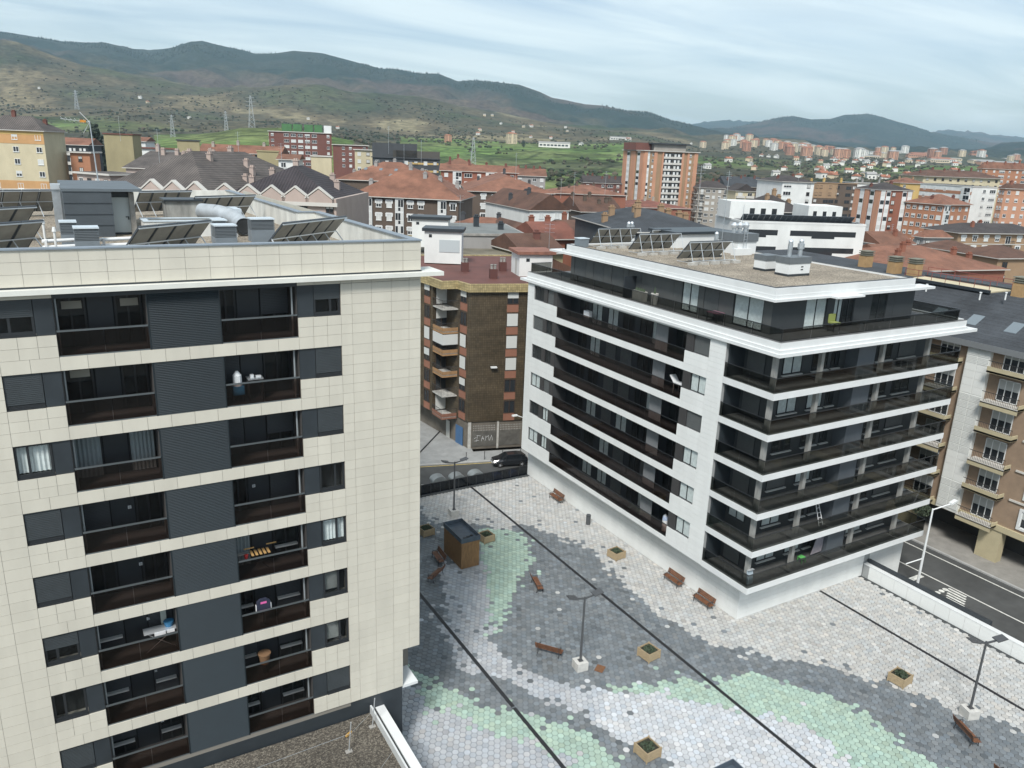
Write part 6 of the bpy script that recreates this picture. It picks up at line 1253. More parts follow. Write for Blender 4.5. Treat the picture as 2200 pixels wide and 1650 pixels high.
MB().prism(PPOLY, HB-0.95, HB).build('parapet', M_bpar, bb, local=True)
MB().prism([(-0.1, -0.1), (WB, -0.1), (WB, DB-0.3), (-11.0, DB-0.3), (-3.8, 4.8), (-2.95, 2.05), (-1.1, 2.35)], HB, HB+0.03).build('roof_deck', mat('red_roof_membrane', (0.115,0.045,0.036), 0.75, var=0.25, scale=0.4), bb, local=True)
def bwin(x, y, z, w_, h_, rz_, st):
    b = MB()
    b.box(-w_/2, -0.06, 0, w_/2, 0, 0.09); b.box(-w_/2, -0.06, h_-0.09, w_/2, 0, h_); b.box(-w_/2, -0.06, 0.09, -w_/2+0.09, 0, h_-0.09); b.box(w_/2-0.09, -0.06, 0.09, w_/2, 0, h_-0.09); b.box(-0.05, -0.05, 0.09, 0.05, 0, h_-0.09)
    o = b.build('window', P_brown, bb, loc=(x, y, z), rz=rz_, local=True)
    MB().box(-w_/2+0.09, -0.02, 0.09, w_/2-0.09, 0, h_-0.09).build('pane', P_glass, o, local=True)
    if st: MB().box(-w_/2+0.05, -0.075, 0.09 if st == 2 else h_*0.45, w_/2-0.05, -0.06, h_-0.03).build('shutter', P_shut, o, local=True)
FRZ = math.atan2(-2.43, 0.95); fn = Vector((-2.43, -0.95)).normalized()
def bside(p, z, k, st):       # window bay with its spandrel on the side faces
    bwin(p[0]+fn.x*0.01, p[1]+fn.y*0.01, z+0.95, 1.35, 1.6, FRZ, st); MB().box(-0.75, -0.03, 0, 0.75, -0.002, 0.94).build('spandrel', M_bpan, bb, loc=(p[0], p[1], z), rz=FRZ, local=True)
for k in range(6):
    z = 3.6+FB*k
    bwin(5.05, -0.01, z+0.95, 1.4, 1.6, 0, [0,0,2,2,2,1][k]); MB().box(4.35, -0.03, z, 5.75, -0.002, z+0.94).build('spandrel', M_bpan, bb, local=True)
    bside((-0.52, 1.33), z, k, [0,1,2,2,0,1][k]); bside((-4.15, 5.92), z, k, [0,0,1,2,0,1][k]); bside((-5.9, 10.4), z, k, [1,0,2,0,1,0][k])
    bwin(-2.6, 4.93, z+0.1, 1.5, 2.2, math.atan2(0.51, 1.72), [2,0,0,0,1,2][k])
    pts = [(-0.97, 2.44), (-2.85, 2.1), (-3.66, 4.66)]
    q = MB(); q.prism([pts[0], (-1.95, 5.18), pts[2], pts[1]][::-1], z-0.12, z+0.02); bal = q.build('balcony', M_conc, bb, local=True)
    for (a, c) in zip(pts, pts[1:]):
        d = Vector((c[0]-a[0], c[1]-a[1])); n_ = Vector((-d.y, d.x)).normalized()*0.07
        if k in (0, 2, 3, 4): MB().prism([a, c, (c[0]-n_.x, c[1]-n_.y), (a[0]-n_.x, a[1]-n_.y)][::-1], z-0.3, z+0.42).build('front', M_bpan if k == 0 else M_bbalc, bal, local=True)
        r = MB(); r.cyl((*a, z+1.0), (*c, z+1.0), 0.03, n=5); L = math.dist(a, c); n = int(L/0.16)
        for i in range(n+1): x = a[0]+(c[0]-a[0])*i/n; y = a[1]+(c[1]-a[1])*i/n; r.cyl((x, y, z+0.02), (x, y, z+1.0), 0.012, n=4)
        r.build('railing', P_rail, bal, local=True)
        if k == 3: MB().prism([a, c, (c[0]-n_.x, c[1]-n_.y), (a[0]-n_.x, a[1]-n_.y)][::-1], z+1.05, z+2.3).build('screen', P_shut, bal, local=True)
q = MB(); rg = random.Random(2); cx0 = 2.6                 # graffiti: loose white strokes
for (a, c) in (((0.2,0.4),(0.9,0.5)),((0.5,0.3),(0.7,1.3)),((0.5,1.3),(1.2,1.2)),((1.3,0.35),(1.5,1.1)),((1.5,1.1),(1.8,0.4)),((1.35,0.75),(1.75,0.75)),((2.0,0.4),(2.05,1.2)),((2.05,0.9),(2.5,1.2)),((2.5,1.2),(2.6,0.4)),((2.7,0.4),(3.0,1.25)),((3.0,1.25),(3.2,0.4)),((0.1,0.8),(0.5,1.0))):
    q.cyl((0.75+a[0]*0.75, 0.09, 0.75+a[1]*0.8), (0.75+c[0]*0.75, 0.09, 0.75+c[1]*0.8), 0.022, n=4)
q.build('graffiti', mat('white_spray_paint', (0.55,0.56,0.56), 0.8), bb, local=True)
MB().box(-0.9, -0.04, 0, 0.75, -0.004, 2.5).build('garage_door', mat('blue_roller_door', (0.05,0.12,0.24), 0.6, var=0.1, scale=1), bb, loc=(-0.65, 1.85, 0), rz=FRZ, local=True); MB().box(-0.42, -0.04, 0, 0.42, -0.004, 2.4).build('door', mat('pale_door', (0.45,0.45,0.42), 0.6), bb, loc=(-1.65, 4.4, 0), rz=FRZ, local=True)
for k in range(2):
    MB().box(0.55+k*3.4, 0.10, 0.35, 3.6+k*3.0, 0.148, 2.35).build('wall_panel', mat('rough_grey_panel', (0.10,0.095,0.085), 0.9, var=0.3, scale=1.5), bb, local=True); q = MB()
    for i in range(14):
        for j in range(3): q.box(0.7+k*3.35+i*0.2, 0.11, 2.35+j*0.28, 0.8+k*3.35+i*0.2, 0.146, 2.5+j*0.28)
    q.build('block_vents', M_concd, bb, local=True)['kind'] = 'stuff'
MB().box(0.06, 0.06, 0.0, 0.42, 0.5, 3.6).box(3.65, 0.09, 0, 3.9, 0.146, 3.6).build('pier', M_conc, bb, local=True)
q = thing('wall_floodlight', 'white floodlight on the blank brown tiled wall', 'lamp', bb.matrix_basis @ Vector((3.0, 0, 10.4)), BA); MB().box(-0.45, -0.5, 0, 0.3, -0.1, 0.14).box(-0.05,-0.15,0,0.05,0.0,0.08).build('head', M_trim, q, local=True)
def roof_hut(label, M, x0, y0, x1, y1, z0, h_, lean=None, rm_=None):
    t = thing('roof_house', label, 'roof house', M @ Vector((x0, y0, z0)), BA); wx, wy = x1-x0, y1-y0
    MB().box(0, 0, 0, wx, wy, h_).build('wall', W_white, t, local=True); MB().box(-0.35, -0.35, h_, wx+0.35, wy+0.35, h_+0.35).build('roof', rm_ or M_dark, t, local=True)
    MB().box(-0.02, wy*0.3, 0.1, -0.002, wy*0.3+0.8, 2.0).build('door', mat('pale_door', (0.45,0.45,0.42), 0.6), t, local=True); MB().box(wx*0.2, -0.02, h_-0.9, wx*0.2+0.45, -0.002, h_-0.5).build('window', P_glass, t, local=True)
    return t
Mb = Matrix.Translation((41.14, 79.68, SZ)) @ Matrix.Rotation(BA, 4, 'Z')
t = roof_hut('white roof house with rusty red lid and sloped roof on the brown block', Mb, 7.0, 5.0, 11.2, 9.0, HB+0.03, 2.7, rm_=mat('rusty_lid', (0.22,0.10,0.07), 0.8, var=0.3, scale=1))
MB().extr([(4.2, 0.0), (8.2, 0.0), (8.2, 0.5), (4.2, 2.2)], 'y', 0.2, 3.6).build('stair_slope', T_brown, t, local=True)
for k, (x, y, lb_) in enumerate(((3.4, 3.5, 'dark red twin chimney on the near roof edge of the brown block'), (6.0, 9.5, 'dark red twin chimney by the white roof house'), (1.0, 9.0, 'dark red twin chimney at the cream building side of the red roof'))):
    t = thing('chimney_stack', lb_, 'chimney', Mb @ Vector((x, y, HB+0.03)), BA, 'chimneys on the brown block')
    MB().box(-0.45, -0.35, 0, 0.45, 0.35, 1.15).build('stack', mat('dark_red_stack', (0.10,0.04,0.034), 0.8), t, local=True)
    for s in (-0.2, 0.2): MB().cyl((s, 0, 1.15), (s, 0, 1.6), 0.16, n=10).cyl((s, 0, 1.6), (s, 0, 1.68), 0.2, n=10).build('pot', M_concd, t, local=True)
# grey flat roofed building with white roof houses between the cream block and the brown block
gb = thing('apartment_block', 'flat grey roofed building with yellow tiled edge between cream and brown blocks', 'building', (39, 106, SZ), BA)
MB().box(-18, 0, 0, 22, 26, 20.0).build('wall', M_bpar, gb, local=True); MB().box(-17.6, 0.4, 20.0, 21.6, 25.6, 20.05).build('roof_deck', mat('mossy_roof', (0.15,0.135,0.10), 0.95, var=0.35, scale=0.35), gb, local=True); MB().box(-18, 0, 20, 22, 0.4, 20.5).box(-18, 25.6, 20, 22, 26, 20.5).build('parapet', M_bpar, gb, local=True)
Mg = Matrix.Translation((39, 106, SZ)) @ Matrix.Rotation(BA, 4, 'Z')
def hut_at(label, xl, xr, yt, ybm, D, rm_=None):
    a = at(xl, yt, D); b_ = at(xr, yt, D); w_ = (b_-a).length; h_ = (at(xl, yt, D)-at(xl, ybm, D)).z
    t = thing('roof_house', label, 'roof house', (a.x, a.y, a.z-h_), math.atan2(RH.y, RH.x))
    MB().box(0, 0, -1.5, w_, 3.5, h_).build('wall', W_white, t, local=True); MB().box(-0.3, -0.3, h_, w_+0.3, 3.8, h_+0.4).build('roof', M_dark, t, local=True)
    MB().box(w_*0.4, -0.06, 0, w_*0.95, -0.002, h_*0.6).build('cabinet_doors', mat('pale_metal_doors', (0.42,0.46,0.47), 0.5), t, local=True); MB().box(w_*0.12, -0.03, h_-0.8, w_*0.2, -0.002, h_-0.4).build('window', P_glass, t, local=True)
hut_at('white roof house with grey metal doors on the grey flat roof', 912, 992, 496, 540, 104); hut_at('second white roof house farther back on the grey flat roof', 885, 963, 470, 508, 118)
block('grey flat roofed wing with dark chimneys behind the white roof houses', 935, 1130, 505, 125, 12, wall=W_grey, roof='flat', rm=mat('grey_roof_felt', (0.16,0.17,0.165), 0.9, var=0.2, scale=0.3), over=0.2, dep=18, rows=0, chim=3, cm=M_dark, seed=71, parapet=M_concd)
block('low terracotta ridge behind the grey flat roofs', 965, 1105, 486, 165, -6, wall=W_brown, roof='hip', rm=T_terra, rise=1.8, dep=10, rows=0, chim=2, cm=W_dark, seed=72)

# ------------------------------------------------------------------ brick block with yellow balconies across the lower road
RX = 72.6; RH_Z = 19.0; FR = 2.83
rb = thing('apartment_block', 'brown brick block with yellow balconies, white framed windows and dark mansard roof', 'building', (RX, 35, SZ))
M_rb = mat('tan_facing_brick', (0.27,0.195,0.135), 0.85, var=0.12, scale=1.2); M_yb = mat('cream_yellow_balcony', (0.44,0.385,0.25), 0.7, var=0.08, scale=1)
MB().box(RX+0.25, -5, 2.25, 87.9, 75, RH_Z-0.02).build('wall', M_rb, rb)
MB().box(RX+4, -5, SZ, 90, 75, 2.25).build('ground_floor', mat('arcade_dark', (0.07,0.065,0.058), 0.9), rb); MB().box(RX, -5, 2.2, RX+0.25, 75, 2.75).build('string_course', M_yb, rb)
for y in (34.4, 26.0, 18.0, 10, 43, 51): MB().box(RX+0.1, y-1.0, SZ, RX+1.0, y+1.0, 2.25).build('arcade_pier', M_yb, rb)
MB().add([(RX-0.5,-5,RH_Z),(RX-0.5,75,RH_Z),(RX+6.2,75,22.6),(RX+6.2,-5,22.6),(88,75,22.6),(88,-5,22.6),(88,75,RH_Z),(88,-5,RH_Z)], [(0,3,2,1),(3,5,4,2),(5,7,6,4),(0,1,6,7),(1,2,4,6),(0,7,5,3)]).build('mansard_roof', T_slate, rb) if False else None
q = MB(); q.add([(RX-0.5,-5,RH_Z),(RX-0.5,75,RH_Z),(RX+6.2,75,22.6),(RX+6.2,-5,22.6),(88,75,22.6),(88,-5,22.6),(88,75,RH_Z),(88,-5,RH_Z)], [(0,3,2,1),(3,5,4,2),(5,7,6,4),(0,1,6,7),(1,2,4,6),(0,7,5,3)]); mr_ = q.build('mansard_roof', T_slate, rb)
MB().box(RX-0.55, -5, RH_Z-0.55, RX-0.1, 75, RH_Z).build('eaves', mat('grey_eaves', (0.16,0.17,0.175), 0.7), rb)
for y in (33.6, 37.3, 41.0, 44.6, 29.5): 
    q = MB(); z = RH_Z+(2.2)*3.6/6.7; q.add([(RX+1.5, y-0.55, RH_Z+1.12), (RX+1.5, y+0.55, RH_Z+1.12), (RX+2.9, y+0.55, RH_Z+1.87), (RX+2.9, y-0.55, RH_Z+1.87), (RX+1.5, y-0.55, RH_Z+0.9), (RX+1.5, y+0.55, RH_Z+0.9), (RX+2.9, y+0.55, RH_Z+1.6), (RX+2.9, y-0.55, RH_Z+1.6)], [(3,2,1,0),(0,1,5,4),(1,2,6,5),(2,3,7,6),(3,0,4,7)]); q.build('skylight', mat('skylight_glass', (0.16,0.19,0.21), 0.1), mr_)
# louvred service shaft
sf = MB(); sf.box(RX-0.15, 37.6, 2.3, RX+0.25, 39.75, RH_Z-0.6); sfo = sf.build('service_shaft', mat('pale_service_panel', (0.66,0.67,0.64), 0.6, var=0.06, scale=0.7), rb)
for k in range(22):
    z = 2.6+k*0.72
    for a, c in ((37.68, 38.62), (38.70, 39.68)):
        q = MB()
        if (k//4) % 3 != 1:
            for i in range(5): q.box(RX-0.20, a, z+i*0.135, RX-0.151, c, z+i*0.135+0.09)
        else: q.box(RX-0.175, a, z, RX-0.151, c, z+0.69)
        q.build('louvre_panel', mat('pale_louvre', (0.72,0.73,0.70), 0.5), sfo)
def rwin(y, z, w_, h_, par, surround):
    o = MB(); x = RX+0.25
    if surround:
        t_ = 0.22; o.box(x-0.12, y-w_/2-t_, z-t_, x-0.002, y+w_/2+t_, z); o.box(x-0.12, y-w_/2-t_, z+h_, x-0.002, y+w_/2+t_, z+h_+t_); o.box(x-0.12, y-w_/2-t_, z, x-0.002, y-w_/2, z+h_); o.box(x-0.12, y+w_/2, z, x-0.002, y+w_/2+t_, z+h_)
    o.box(x-0.05, y-w_/2, z, x-0.002, y+w_/2, z+0.08); o.box(x-0.05, y-w_/2, z+h_-0.08, x-0.002, y+w_/2, z+h_)
    for s in (-w_/2+0.04, -w_/6, w_/6, w_/2-0.04): o.box(x-0.05, y+s-0.04, z, x-0.002, y+s+0.04, z+h_)
    wn = o.build('window', F_white, par); MB().box(x-0.02, y-w_/2, z, x-0.001, y+w_/2, z+h_).build('pane', P_glass, wn)
    MB().box(x-0.035, y-w_/2+0.05, z+h_*0.55, x-0.021, y+w_/2-0.05, z+h_-0.08).build('blind', mat('pale_blind', (0.42,0.43,0.41), 0.8), wn)
for k in range(6):
    z = 2.75+FR*k-0.25
    for y0, y1 in ((34.0, 37.3), (40.2, 43.0), (45.0, 48.0)):
        bm = M_yb
        MB().box(RX-0.95, y0, z+0.0, RX+0.25, y1, z+0.18).build('balcony_slab', P_slab, rb)
        f = MB(); f.box(RX-0.95, y0, z-0.02 if k % 2 else z-0.35, RX-0.85, y1, z+0.55 if k % 2 else z+0.10); f.box(RX-0.85, y0, z-0.02, RX+0.2, y0+0.1, z+0.5); fo = f.build('balcony_front', bm, rb)
        r = MB(); r.box(RX-0.95, y0, z+1.05, RX-0.91, y1, z+1.10)
        for i in range(int((y1-y0)/0.15)): r.box(RX-0.94, y0+i*0.15, z+0.18, RX-0.92, y0+i*0.15+0.02, z+1.05)
        r.build('railing', P_rail, fo)
        rwin((y0+y1)/2, z+0.25, 1.9, 2.05, rb, False)
    for y in (31.2, 27.6, 24.0, 20.0): rwin(y, z+0.75, 2.0, 1.55, rb, True)
    MB().box(RX+0.12, -5, z+0.05, RX+0.248, 33.5, z+0.22).build('string_course', P_slab, rb)
# slate roofs behind the white building with tan chimneys
for k, (x, y, D, lb_) in enumerate(((1858, 573, 108, 'tan chimney with stone cap beside the white roof, far one'), (1920, 587, 100, 'tan chimney with stone cap beside the white roof, middle one'), (1963, 592, 98, 'tan chimney with stone cap nearest the skylit mansard'), (2190, 637, 92, 'tan chimney with stone cap at the right picture edge'))):
    p = ground_at(x, y, 22.6); t = thing('chimney_stack', lb_, 'chimney', (p.x, p.y, 22.6), 0, 'tan chimneys of the slate roofs'); t.scale = (0.72, 0.72, 0.72)
    MB().box(-0.9, -0.7, 0, 0.9, 0.7, 1.8).build('stack', mat('tan_stack', (0.36,0.23,0.11), 0.85, var=0.15, scale=2), t, local=True)
    q = MB(); 
    for i in range(3): q.box(-1.0, -0.8, 1.9+i*0.3, 1.0, 0.8, 2.02+i*0.3)
    q.box(-0.8, -0.6, 1.8, 0.8, 0.6, 2.6); q.build('cap', mat('greenish_stone_cap', (0.17,0.165,0.13), 0.9), t, local=True)
block('dark slate roof with rows of tan chimneys behind the solar collectors', 1350, 1560, 498, 120, 14, wall=W_dark, roof='hip', rm=T_slate, rise=2.6, dep=26, rows=0, chim=9, cm=W_tan, seed=82)
p0 = ground_at(2050, 612, 22.62); t = thing('roof_terrace', 'cream rimmed roof opening with red railing on the slate roofed block', 'terrace', (p0.x, p0.y, 22.6), 0)
MB().box(-1.6, -4.5, 0, 2.2, 4.5, 0.12).build('floor', W_cream, t, local=True); MB().box(-1.75, -4.65, 0, -1.6, 4.65, 0.3).box(2.2, -4.65, 0, 2.35, 4.65, 0.3).build('rim', M_dark, t, local=True)
MRR = mat('red_railing', (0.22,0.06,0.05), 0.6); q = MB()
for sx in (-1.7, 2.3):
    for k in range(7): MB().cyl((sx, -4.5+k*1.5, 0.12), (sx, -4.5+k*1.5, 1.15), 0.03, n=5).build('post', MRR, t, local=True)
    q.cyl((sx, -4.5, 1.15), (sx, 4.5, 1.15), 0.03, n=5); q.cyl((sx, -4.5, 0.65), (sx, 4.5, 0.65), 0.02, n=5)
q.build('rail', MRR, t, local=True)
for k, (xp, yp, lb_) in enumerate(((1990, 622, 'short white vent pipe on the slate roof near the white terrace'), (2105, 640, 'short white vent pipe on the slate roof below the cream opening'), (2160, 640, 'short white vent pipe on the slate roof near the picture edge'))):
    p = ground_at(xp, yp, 22.6); tag(MB().cyl((0,0,-0.2),(0,0,0.45),0.07,n=8).cyl((0,0,0.45),(0,0,0.55),0.12,n=8).build('vent_pipe', mat('white_pvc', (0.68,0.69,0.68), 0.5), None, loc=(p.x, p.y, 22.6)), lb_, 'vent pipe', 'vent pipes on the slate roof')
# television aerials on the town roofs
ra = random.Random(44); AER = ['the tan stair block left of two', 'the grey brown roof', 'the long terracotta roof at left', 'the purple brown roof', 'the cream stair block', 'the black and yellow block penthouse', 'the black and yellow block terrace', 'the dark brick flats, left part', 'the weathered ridge roof', 'the weathered reddish roof', 'the orange hipped roof', 'the white gable house', 'the dormer wing', 'the grey brown flats by the tower', 'the white block with stairwell windows', 'the red brick tower', 'the small white gable house', 'the slate roof behind the collectors', 'the grey flat roofed building', 'the low house beside the white cornice']
for k, (x, y, D) in enumerate(((258, 292, 240), (343, 350, 150), (512, 318, 255), (605, 345, 190), (660, 330, 235), (835, 322, 318), (868, 345, 320), (905, 345, 300), (1012, 352, 330), (1108, 375, 250), (1205, 415, 240), (1232, 430, 215), (1300, 410, 300), (1505, 400, 390), (1716, 380, 320), (1848, 470, 280), (1912, 520, 200), (1500, 430, 120), (988, 478, 130), (1178, 560, 105))):
    p = at(x, y, D); hh = ra.uniform(3, 6)*(0.7+D/400)
    t = thing('roof_aerial', 'thin television aerial mast rising over '+AER[k], 'antenna', (p.x, p.y, p.z-1.5), ra.uniform(0, 3), 'aerials on the town roofs')
    r = 0.012+D*0.00012; MB().cyl((0,0,0), (0,0,hh+1.5), r, n=5).build('mast', M_steel, t, local=True); q = MB()
    for m in range(3): q.cyl((-0.7, 0, hh+1.3-m*0.5), (0.7, 0, hh+1.3-m*0.5), r*0.7, n=4)
    q.build('elements', M_steel, t, local=True)
# ------------------------------------------------------------------ terrain: valley floor, foothills, ridges
def hz(x): return 324.2+0.03855*(x-1100)
PROF = [
 (600,  [(-900,330),(0,330),(300,330),(600,345),(900,365),(1200,395),(1340,405),(1600,405),(2200,410),(3100,425)]),
 (900,  [(-900,318),(0,312),(300,305),(420,290),(520,272),(620,272),(760,300),(900,340),(1100,365),(1340,375),(1500,378),(1700,385),(2200,395),(3100,410)]),
 (1400, [(-900,280),(0,270),(300,265),(520,280),(700,288),(880,306),(960,310),(1100,316),(1200,320),(1340,318),(1500,348),(1700,358),(2200,372),(3100,385)]),
 (2000, [(-900,225),(0,225),(300,232),(600,250),(900,285),(1100,292),(1340,300),(1500,325),(1800,345),(2200,358),(3100,370)]),
 (2600, [(-900,85),(-100,85),(0,93),(60,100),(130,125),(200,145),(280,160),(340,170),(450,192),(560,192),(640,188),(700,190),(760,205),(900,212),(1000,232),(1100,248),(1200,262),(1340,276),(1500,305),(1600,302),(1700,318),(1800,330),(2200,345),(3100,355)]),
 (3300, [(-900,100),(0,108),(200,160),(340,188),(560,208),(760,222),(1000,248),(1200,275),(1340,285),(1500,300),(1700,312),(1800,322),(2200,336),(3100,345)]),
 (4800, [(-900,60),(-100,62),(0,72),(60,80),(160,95),(200,99),(240,96),(290,108),(330,124),(365,118),(400,103),(425,95),(450,94),(480,102),(520,112),(560,122),(600,120),(640,115),(700,122),(760,137),(820,152),(850,153),(900,162),(940,163),(980,178),(1020,176),(1080,181),(1110,183),(1150,196),(1180,210),(1205,215),(1250,226),(1290,229),(1340,240),(1390,244),(1440,262),(1480,270),(1530,282),(1600,300),(1800,318),(2090,332),(2140,306),(2200,303),(3100,320)]),
 (5600, [(-900,80),(0,95),(430,125),(640,140),(980,200),(1200,240),(1390,262),(1500,284),(1600,286),(1700,290),(1850,300),(2100,335),(2200,330),(3100,335)]),
 (6800, [(-900,100),(0,110),(430,140),(980,215),(1300,258),(1480,276),(1560,277),(1620,264),(1660,253),(1690,250),(1730,258),(1770,256),(1800,246),(1850,245),(1880,252),(1910,262),(1950,272),(1990,285),(2050,295),(2120,306),(2200,318),(3100,330)]),
 (8200, [(-900,120),(0,130),(980,230),(1480,290),(1600,285),(1850,275),(2000,300),(2200,322),(3100,335)]),
 (10500,[(-900,120),(0,130),(980,230),(1440,275),(1480,268),(1520,260),(1545,257),(1580,260),(1620,263),(1700,275),(1900,286),(1980,286),(2030,279),(2080,284),(2130,292),(2200,297),(3100,300)]),
 (13500,[(-900,330),(3100,380)]),
]
def terrain():
    xs = np.concatenate([np.linspace(-900, -60, 40, endpoint=False), np.linspace(-60, 2260, 520), np.linspace(2260, 3100, 41)[1:]])
    Dk = np.array([p[0] for p in PROF], float)
    prof = np.array([np.interp(xs, [q[0] for q in p[1]], [q[1] for q in p[1]]) for p in PROF])
    h0 = np.array([hz(x) for x in xs])
    slope = (h0[None, :]-prof)/FPX*math.cos(PITCH)**2      # rise per metre of forward distance
    Ds = np.concatenate([[2, 150, 300, 400, 460, 520], np.geomspace(600, 13500, 185)])
    dirs = []
    for x in xs:
        d = FW*FPX+RT*(x-1100)+UP*(825-hz(x)); d = Vector((d.x, d.y, 0)); d = d/d.dot(FH); dirs.append((d.x, d.y))
    dirs = np.array(dirs)
    nD, nX = len(Ds), len(xs); Z = np.zeros((nD, nX))
    for i, D in enumerate(Ds):
        if D <= 460: Z[i] = -1.5; continue
        if D < 600:
            zz = CAM_H+600*slope[0]; Z[i] = -1.5+(zz+1.5)*(D-460)/140; continue
        t = np.interp(math.log(D), np.log(Dk), np.arange(len(Dk))); k = min(int(t), len(Dk)-2); f = t-k
        Z[i] = CAM_H+D*(slope[k]*(1-f)+slope[k+1]*f)
    V = []; C = []; lc = np.zeros((nD, nX))
    lerp = lambda a, b, t: tuple(p+(q-p)*t for p, q in zip(a, b))
    sm = lambda a, b, v: max(0.0, min(1.0, (v-a)/(b-a)))
    con = (0.013,0.024,0.020); heath = (0.110,0.088,0.055); scrub = (0.055,0.054,0.036); meadow = (0.10,0.155,0.045); pale = (0.19,0.165,0.10); town = (0.10,0.095,0.09)
    for i, D in enumerate(Ds):
        for j in range(nX):
            X, Y = dirs[j]*D; z = Z[i, j]
            if D > 560:
                amp = min(1.0, (D-560)/600)
                n = mnoise.fractal(Vector((X/420, Y/420, 3.3)), 0.9, 2.1, 5)
                rdg = 1-abs(mnoise.noise(Vector((X/650+5, Y/650, 1.7))))*2
                z += amp*(n*D*0.0042+(rdg-0.5)*D*0.0045)*(0.22 if D > 4000 else 0.9)
                if D > 3000:
                    gl_ = 1-abs(mnoise.noise(Vector((X/330+2, Y/330, 4.1)))+0.4*mnoise.noise(Vector((X/130, Y/130, 6.1))))*1.6
                    z += (gl_-0.6)*48*min(1, abs(D-4800)/500)*(0 if D > 6200 and D < 7200 else 1)
                Z[i, j] = z
            V.append((X, Y, z))
            a = mnoise.fractal(Vector((X/260+9, Y/260, 0.5)), 0.8, 2.2, 5); b_ = mnoise.fractal(Vector((X/900, Y/900, 7.5)), 0.8, 2.2, 4); f = mnoise.noise(Vector((X/120, Y/120, 20.1)))
            px_ = xs[j]
            if D < 520: c = town
            elif D < 1650:
                green = sm(-0.25, 0.05, b_*0.35+a*0.3+(0.42 if (330 < px_ < 760 and D < 1150) or (860 < px_ < 1420) else -0.08))
                c = lerp(lerp(scrub, heath, sm(-0.3, 0.4, a)*0.5), lerp(meadow, (0.13,0.16,0.06), sm(-.3,.4,f)), green)
                cell = mnoise.cell(Vector((X/75, Y/95+a*0.3, 0)))
                if green > 0.4: c = tuple(q*(0.82+0.36*cell) for q in c)
            elif D < 3100:
                c = lerp(scrub, heath, sm(-0.25, 0.35, a+f*0.3)); c = lerp(c, con, sm(0.1, 0.45, b_)*0.6); c = lerp(c, pale, sm(0.28, 0.5, a)*0.8*(1 if 500 < px_ < 1300 else 0.4)); c = lerp(c, meadow, sm(0.30, 0.5, -a+b_*0.4)*0.14)
                if px_ > 1480: c = lerp(c, scrub, 0.5)
            else:
                c = lerp(con, (0.026,0.034,0.028), sm(-0.3, 0.3, a)); c = lerp(c, (0.070,0.050,0.042), sm(0.12, 0.4, b_+a*0.3)*0.85)
                if D > 4000 and px_ < 190: c = lerp(c, (0.55,0.57,0.6), 0.0)
                if D < 4000 and px_ < 1300: c = lerp(c, heath, 0.35*sm(-0.1, 0.4, f))
            C += [*c, 1.0 if 560 < D < 1650 else 0.0]; 
    F = []
    for i in range(nD-1):
        for j in range(nX-1):
            k = i*nX+j; F.append((k, k+1, k+nX+1, k+nX))
    me = bpy.data.meshes.new('terrain'); me.from_pydata(V, [], F); a = me.color_attributes.new('Col', 'FLOAT_COLOR', 'POINT'); a.data.foreach_set('color', C)
    me.polygons.foreach_set('use_smooth', [True]*len(me.polygons))
    m = bpy.data.materials.new('hill_cover'); m.use_nodes = True; t = m.node_tree; b = t.nodes['Principled BSDF']; b.inputs['Roughness'].default_value = 1.0; b.inputs['Specular IOR Level'].default_value = 0.1
    an = t.nodes.new('ShaderNodeAttribute'); an.attribute_name = 'Col'; g = t.nodes.new('ShaderNodeNewGeometry')
    n1_ = t.nodes.new('ShaderNodeTexNoise'); n1_.inputs['Scale'].default_value = 0.045; n1_.inputs['Detail'].default_value = 8; n1_.inputs['Roughness'].default_value = 0.75; t.links.new(g.outputs['Position'], n1_.inputs[0])
    mr = t.nodes.new('ShaderNodeMapRange'); mr.inputs[1].default_value = 0.32; mr.inputs[2].default_value = 0.68; mr.inputs[3].default_value = 0.28; mr.inputs[4].default_value = 1.85; t.links.new(n1_.outputs[0], mr.inputs[0])
    vo = t.nodes.new('ShaderNodeTexVoronoi'); vo.feature = 'DISTANCE_TO_EDGE'; vo.inputs['Scale'].default_value = 0.0085; vo.inputs['Randomness'].default_value = 0.9; t.links.new(g.outputs['Position'], vo.inputs[0])
    mh = t.nodes.new('ShaderNodeMapRange'); mh.inputs[1].default_value = 0.0; mh.inputs[2].default_value = 0.05; mh.inputs[3].default_value = 0.45; mh.inputs[4].default_value = 1.0; t.links.new(vo.outputs['Distance'], mh.inputs[0]); mhm = t.nodes.new('ShaderNodeMixRGB'); mhm.inputs[1].default_value = (1,1,1,1); t.links.new(an.outputs['Alpha'], mhm.inputs[0]); t.links.new(mh.outputs[0], mhm.inputs[2])   # hedgerows between fields
    mu = t.nodes.new('ShaderNodeMixRGB'); mu.blend_type = 'MULTIPLY'; mu.inputs[0].default_value = 1; t.links.new(an.outputs['Color'], mu.inputs[1]); t.links.new(mr.outputs[0], mu.inputs[2])
    mu2 = t.nodes.new('ShaderNodeMixRGB'); mu2.blend_type = 'MULTIPLY'; mu2.inputs[0].default_value = 1; t.links.new(mu.outputs[0], mu2.inputs[1]); t.links.new(mhm.outputs[0], mu2.inputs[2]); t.links.new(mu2.outputs[0], b.inputs['Base Color'])
    me.materials.append(m); struct(link('terrain', me))
    return xs, Ds, Z, dirs
TXS, TDS, TZ, TDIR = terrain()
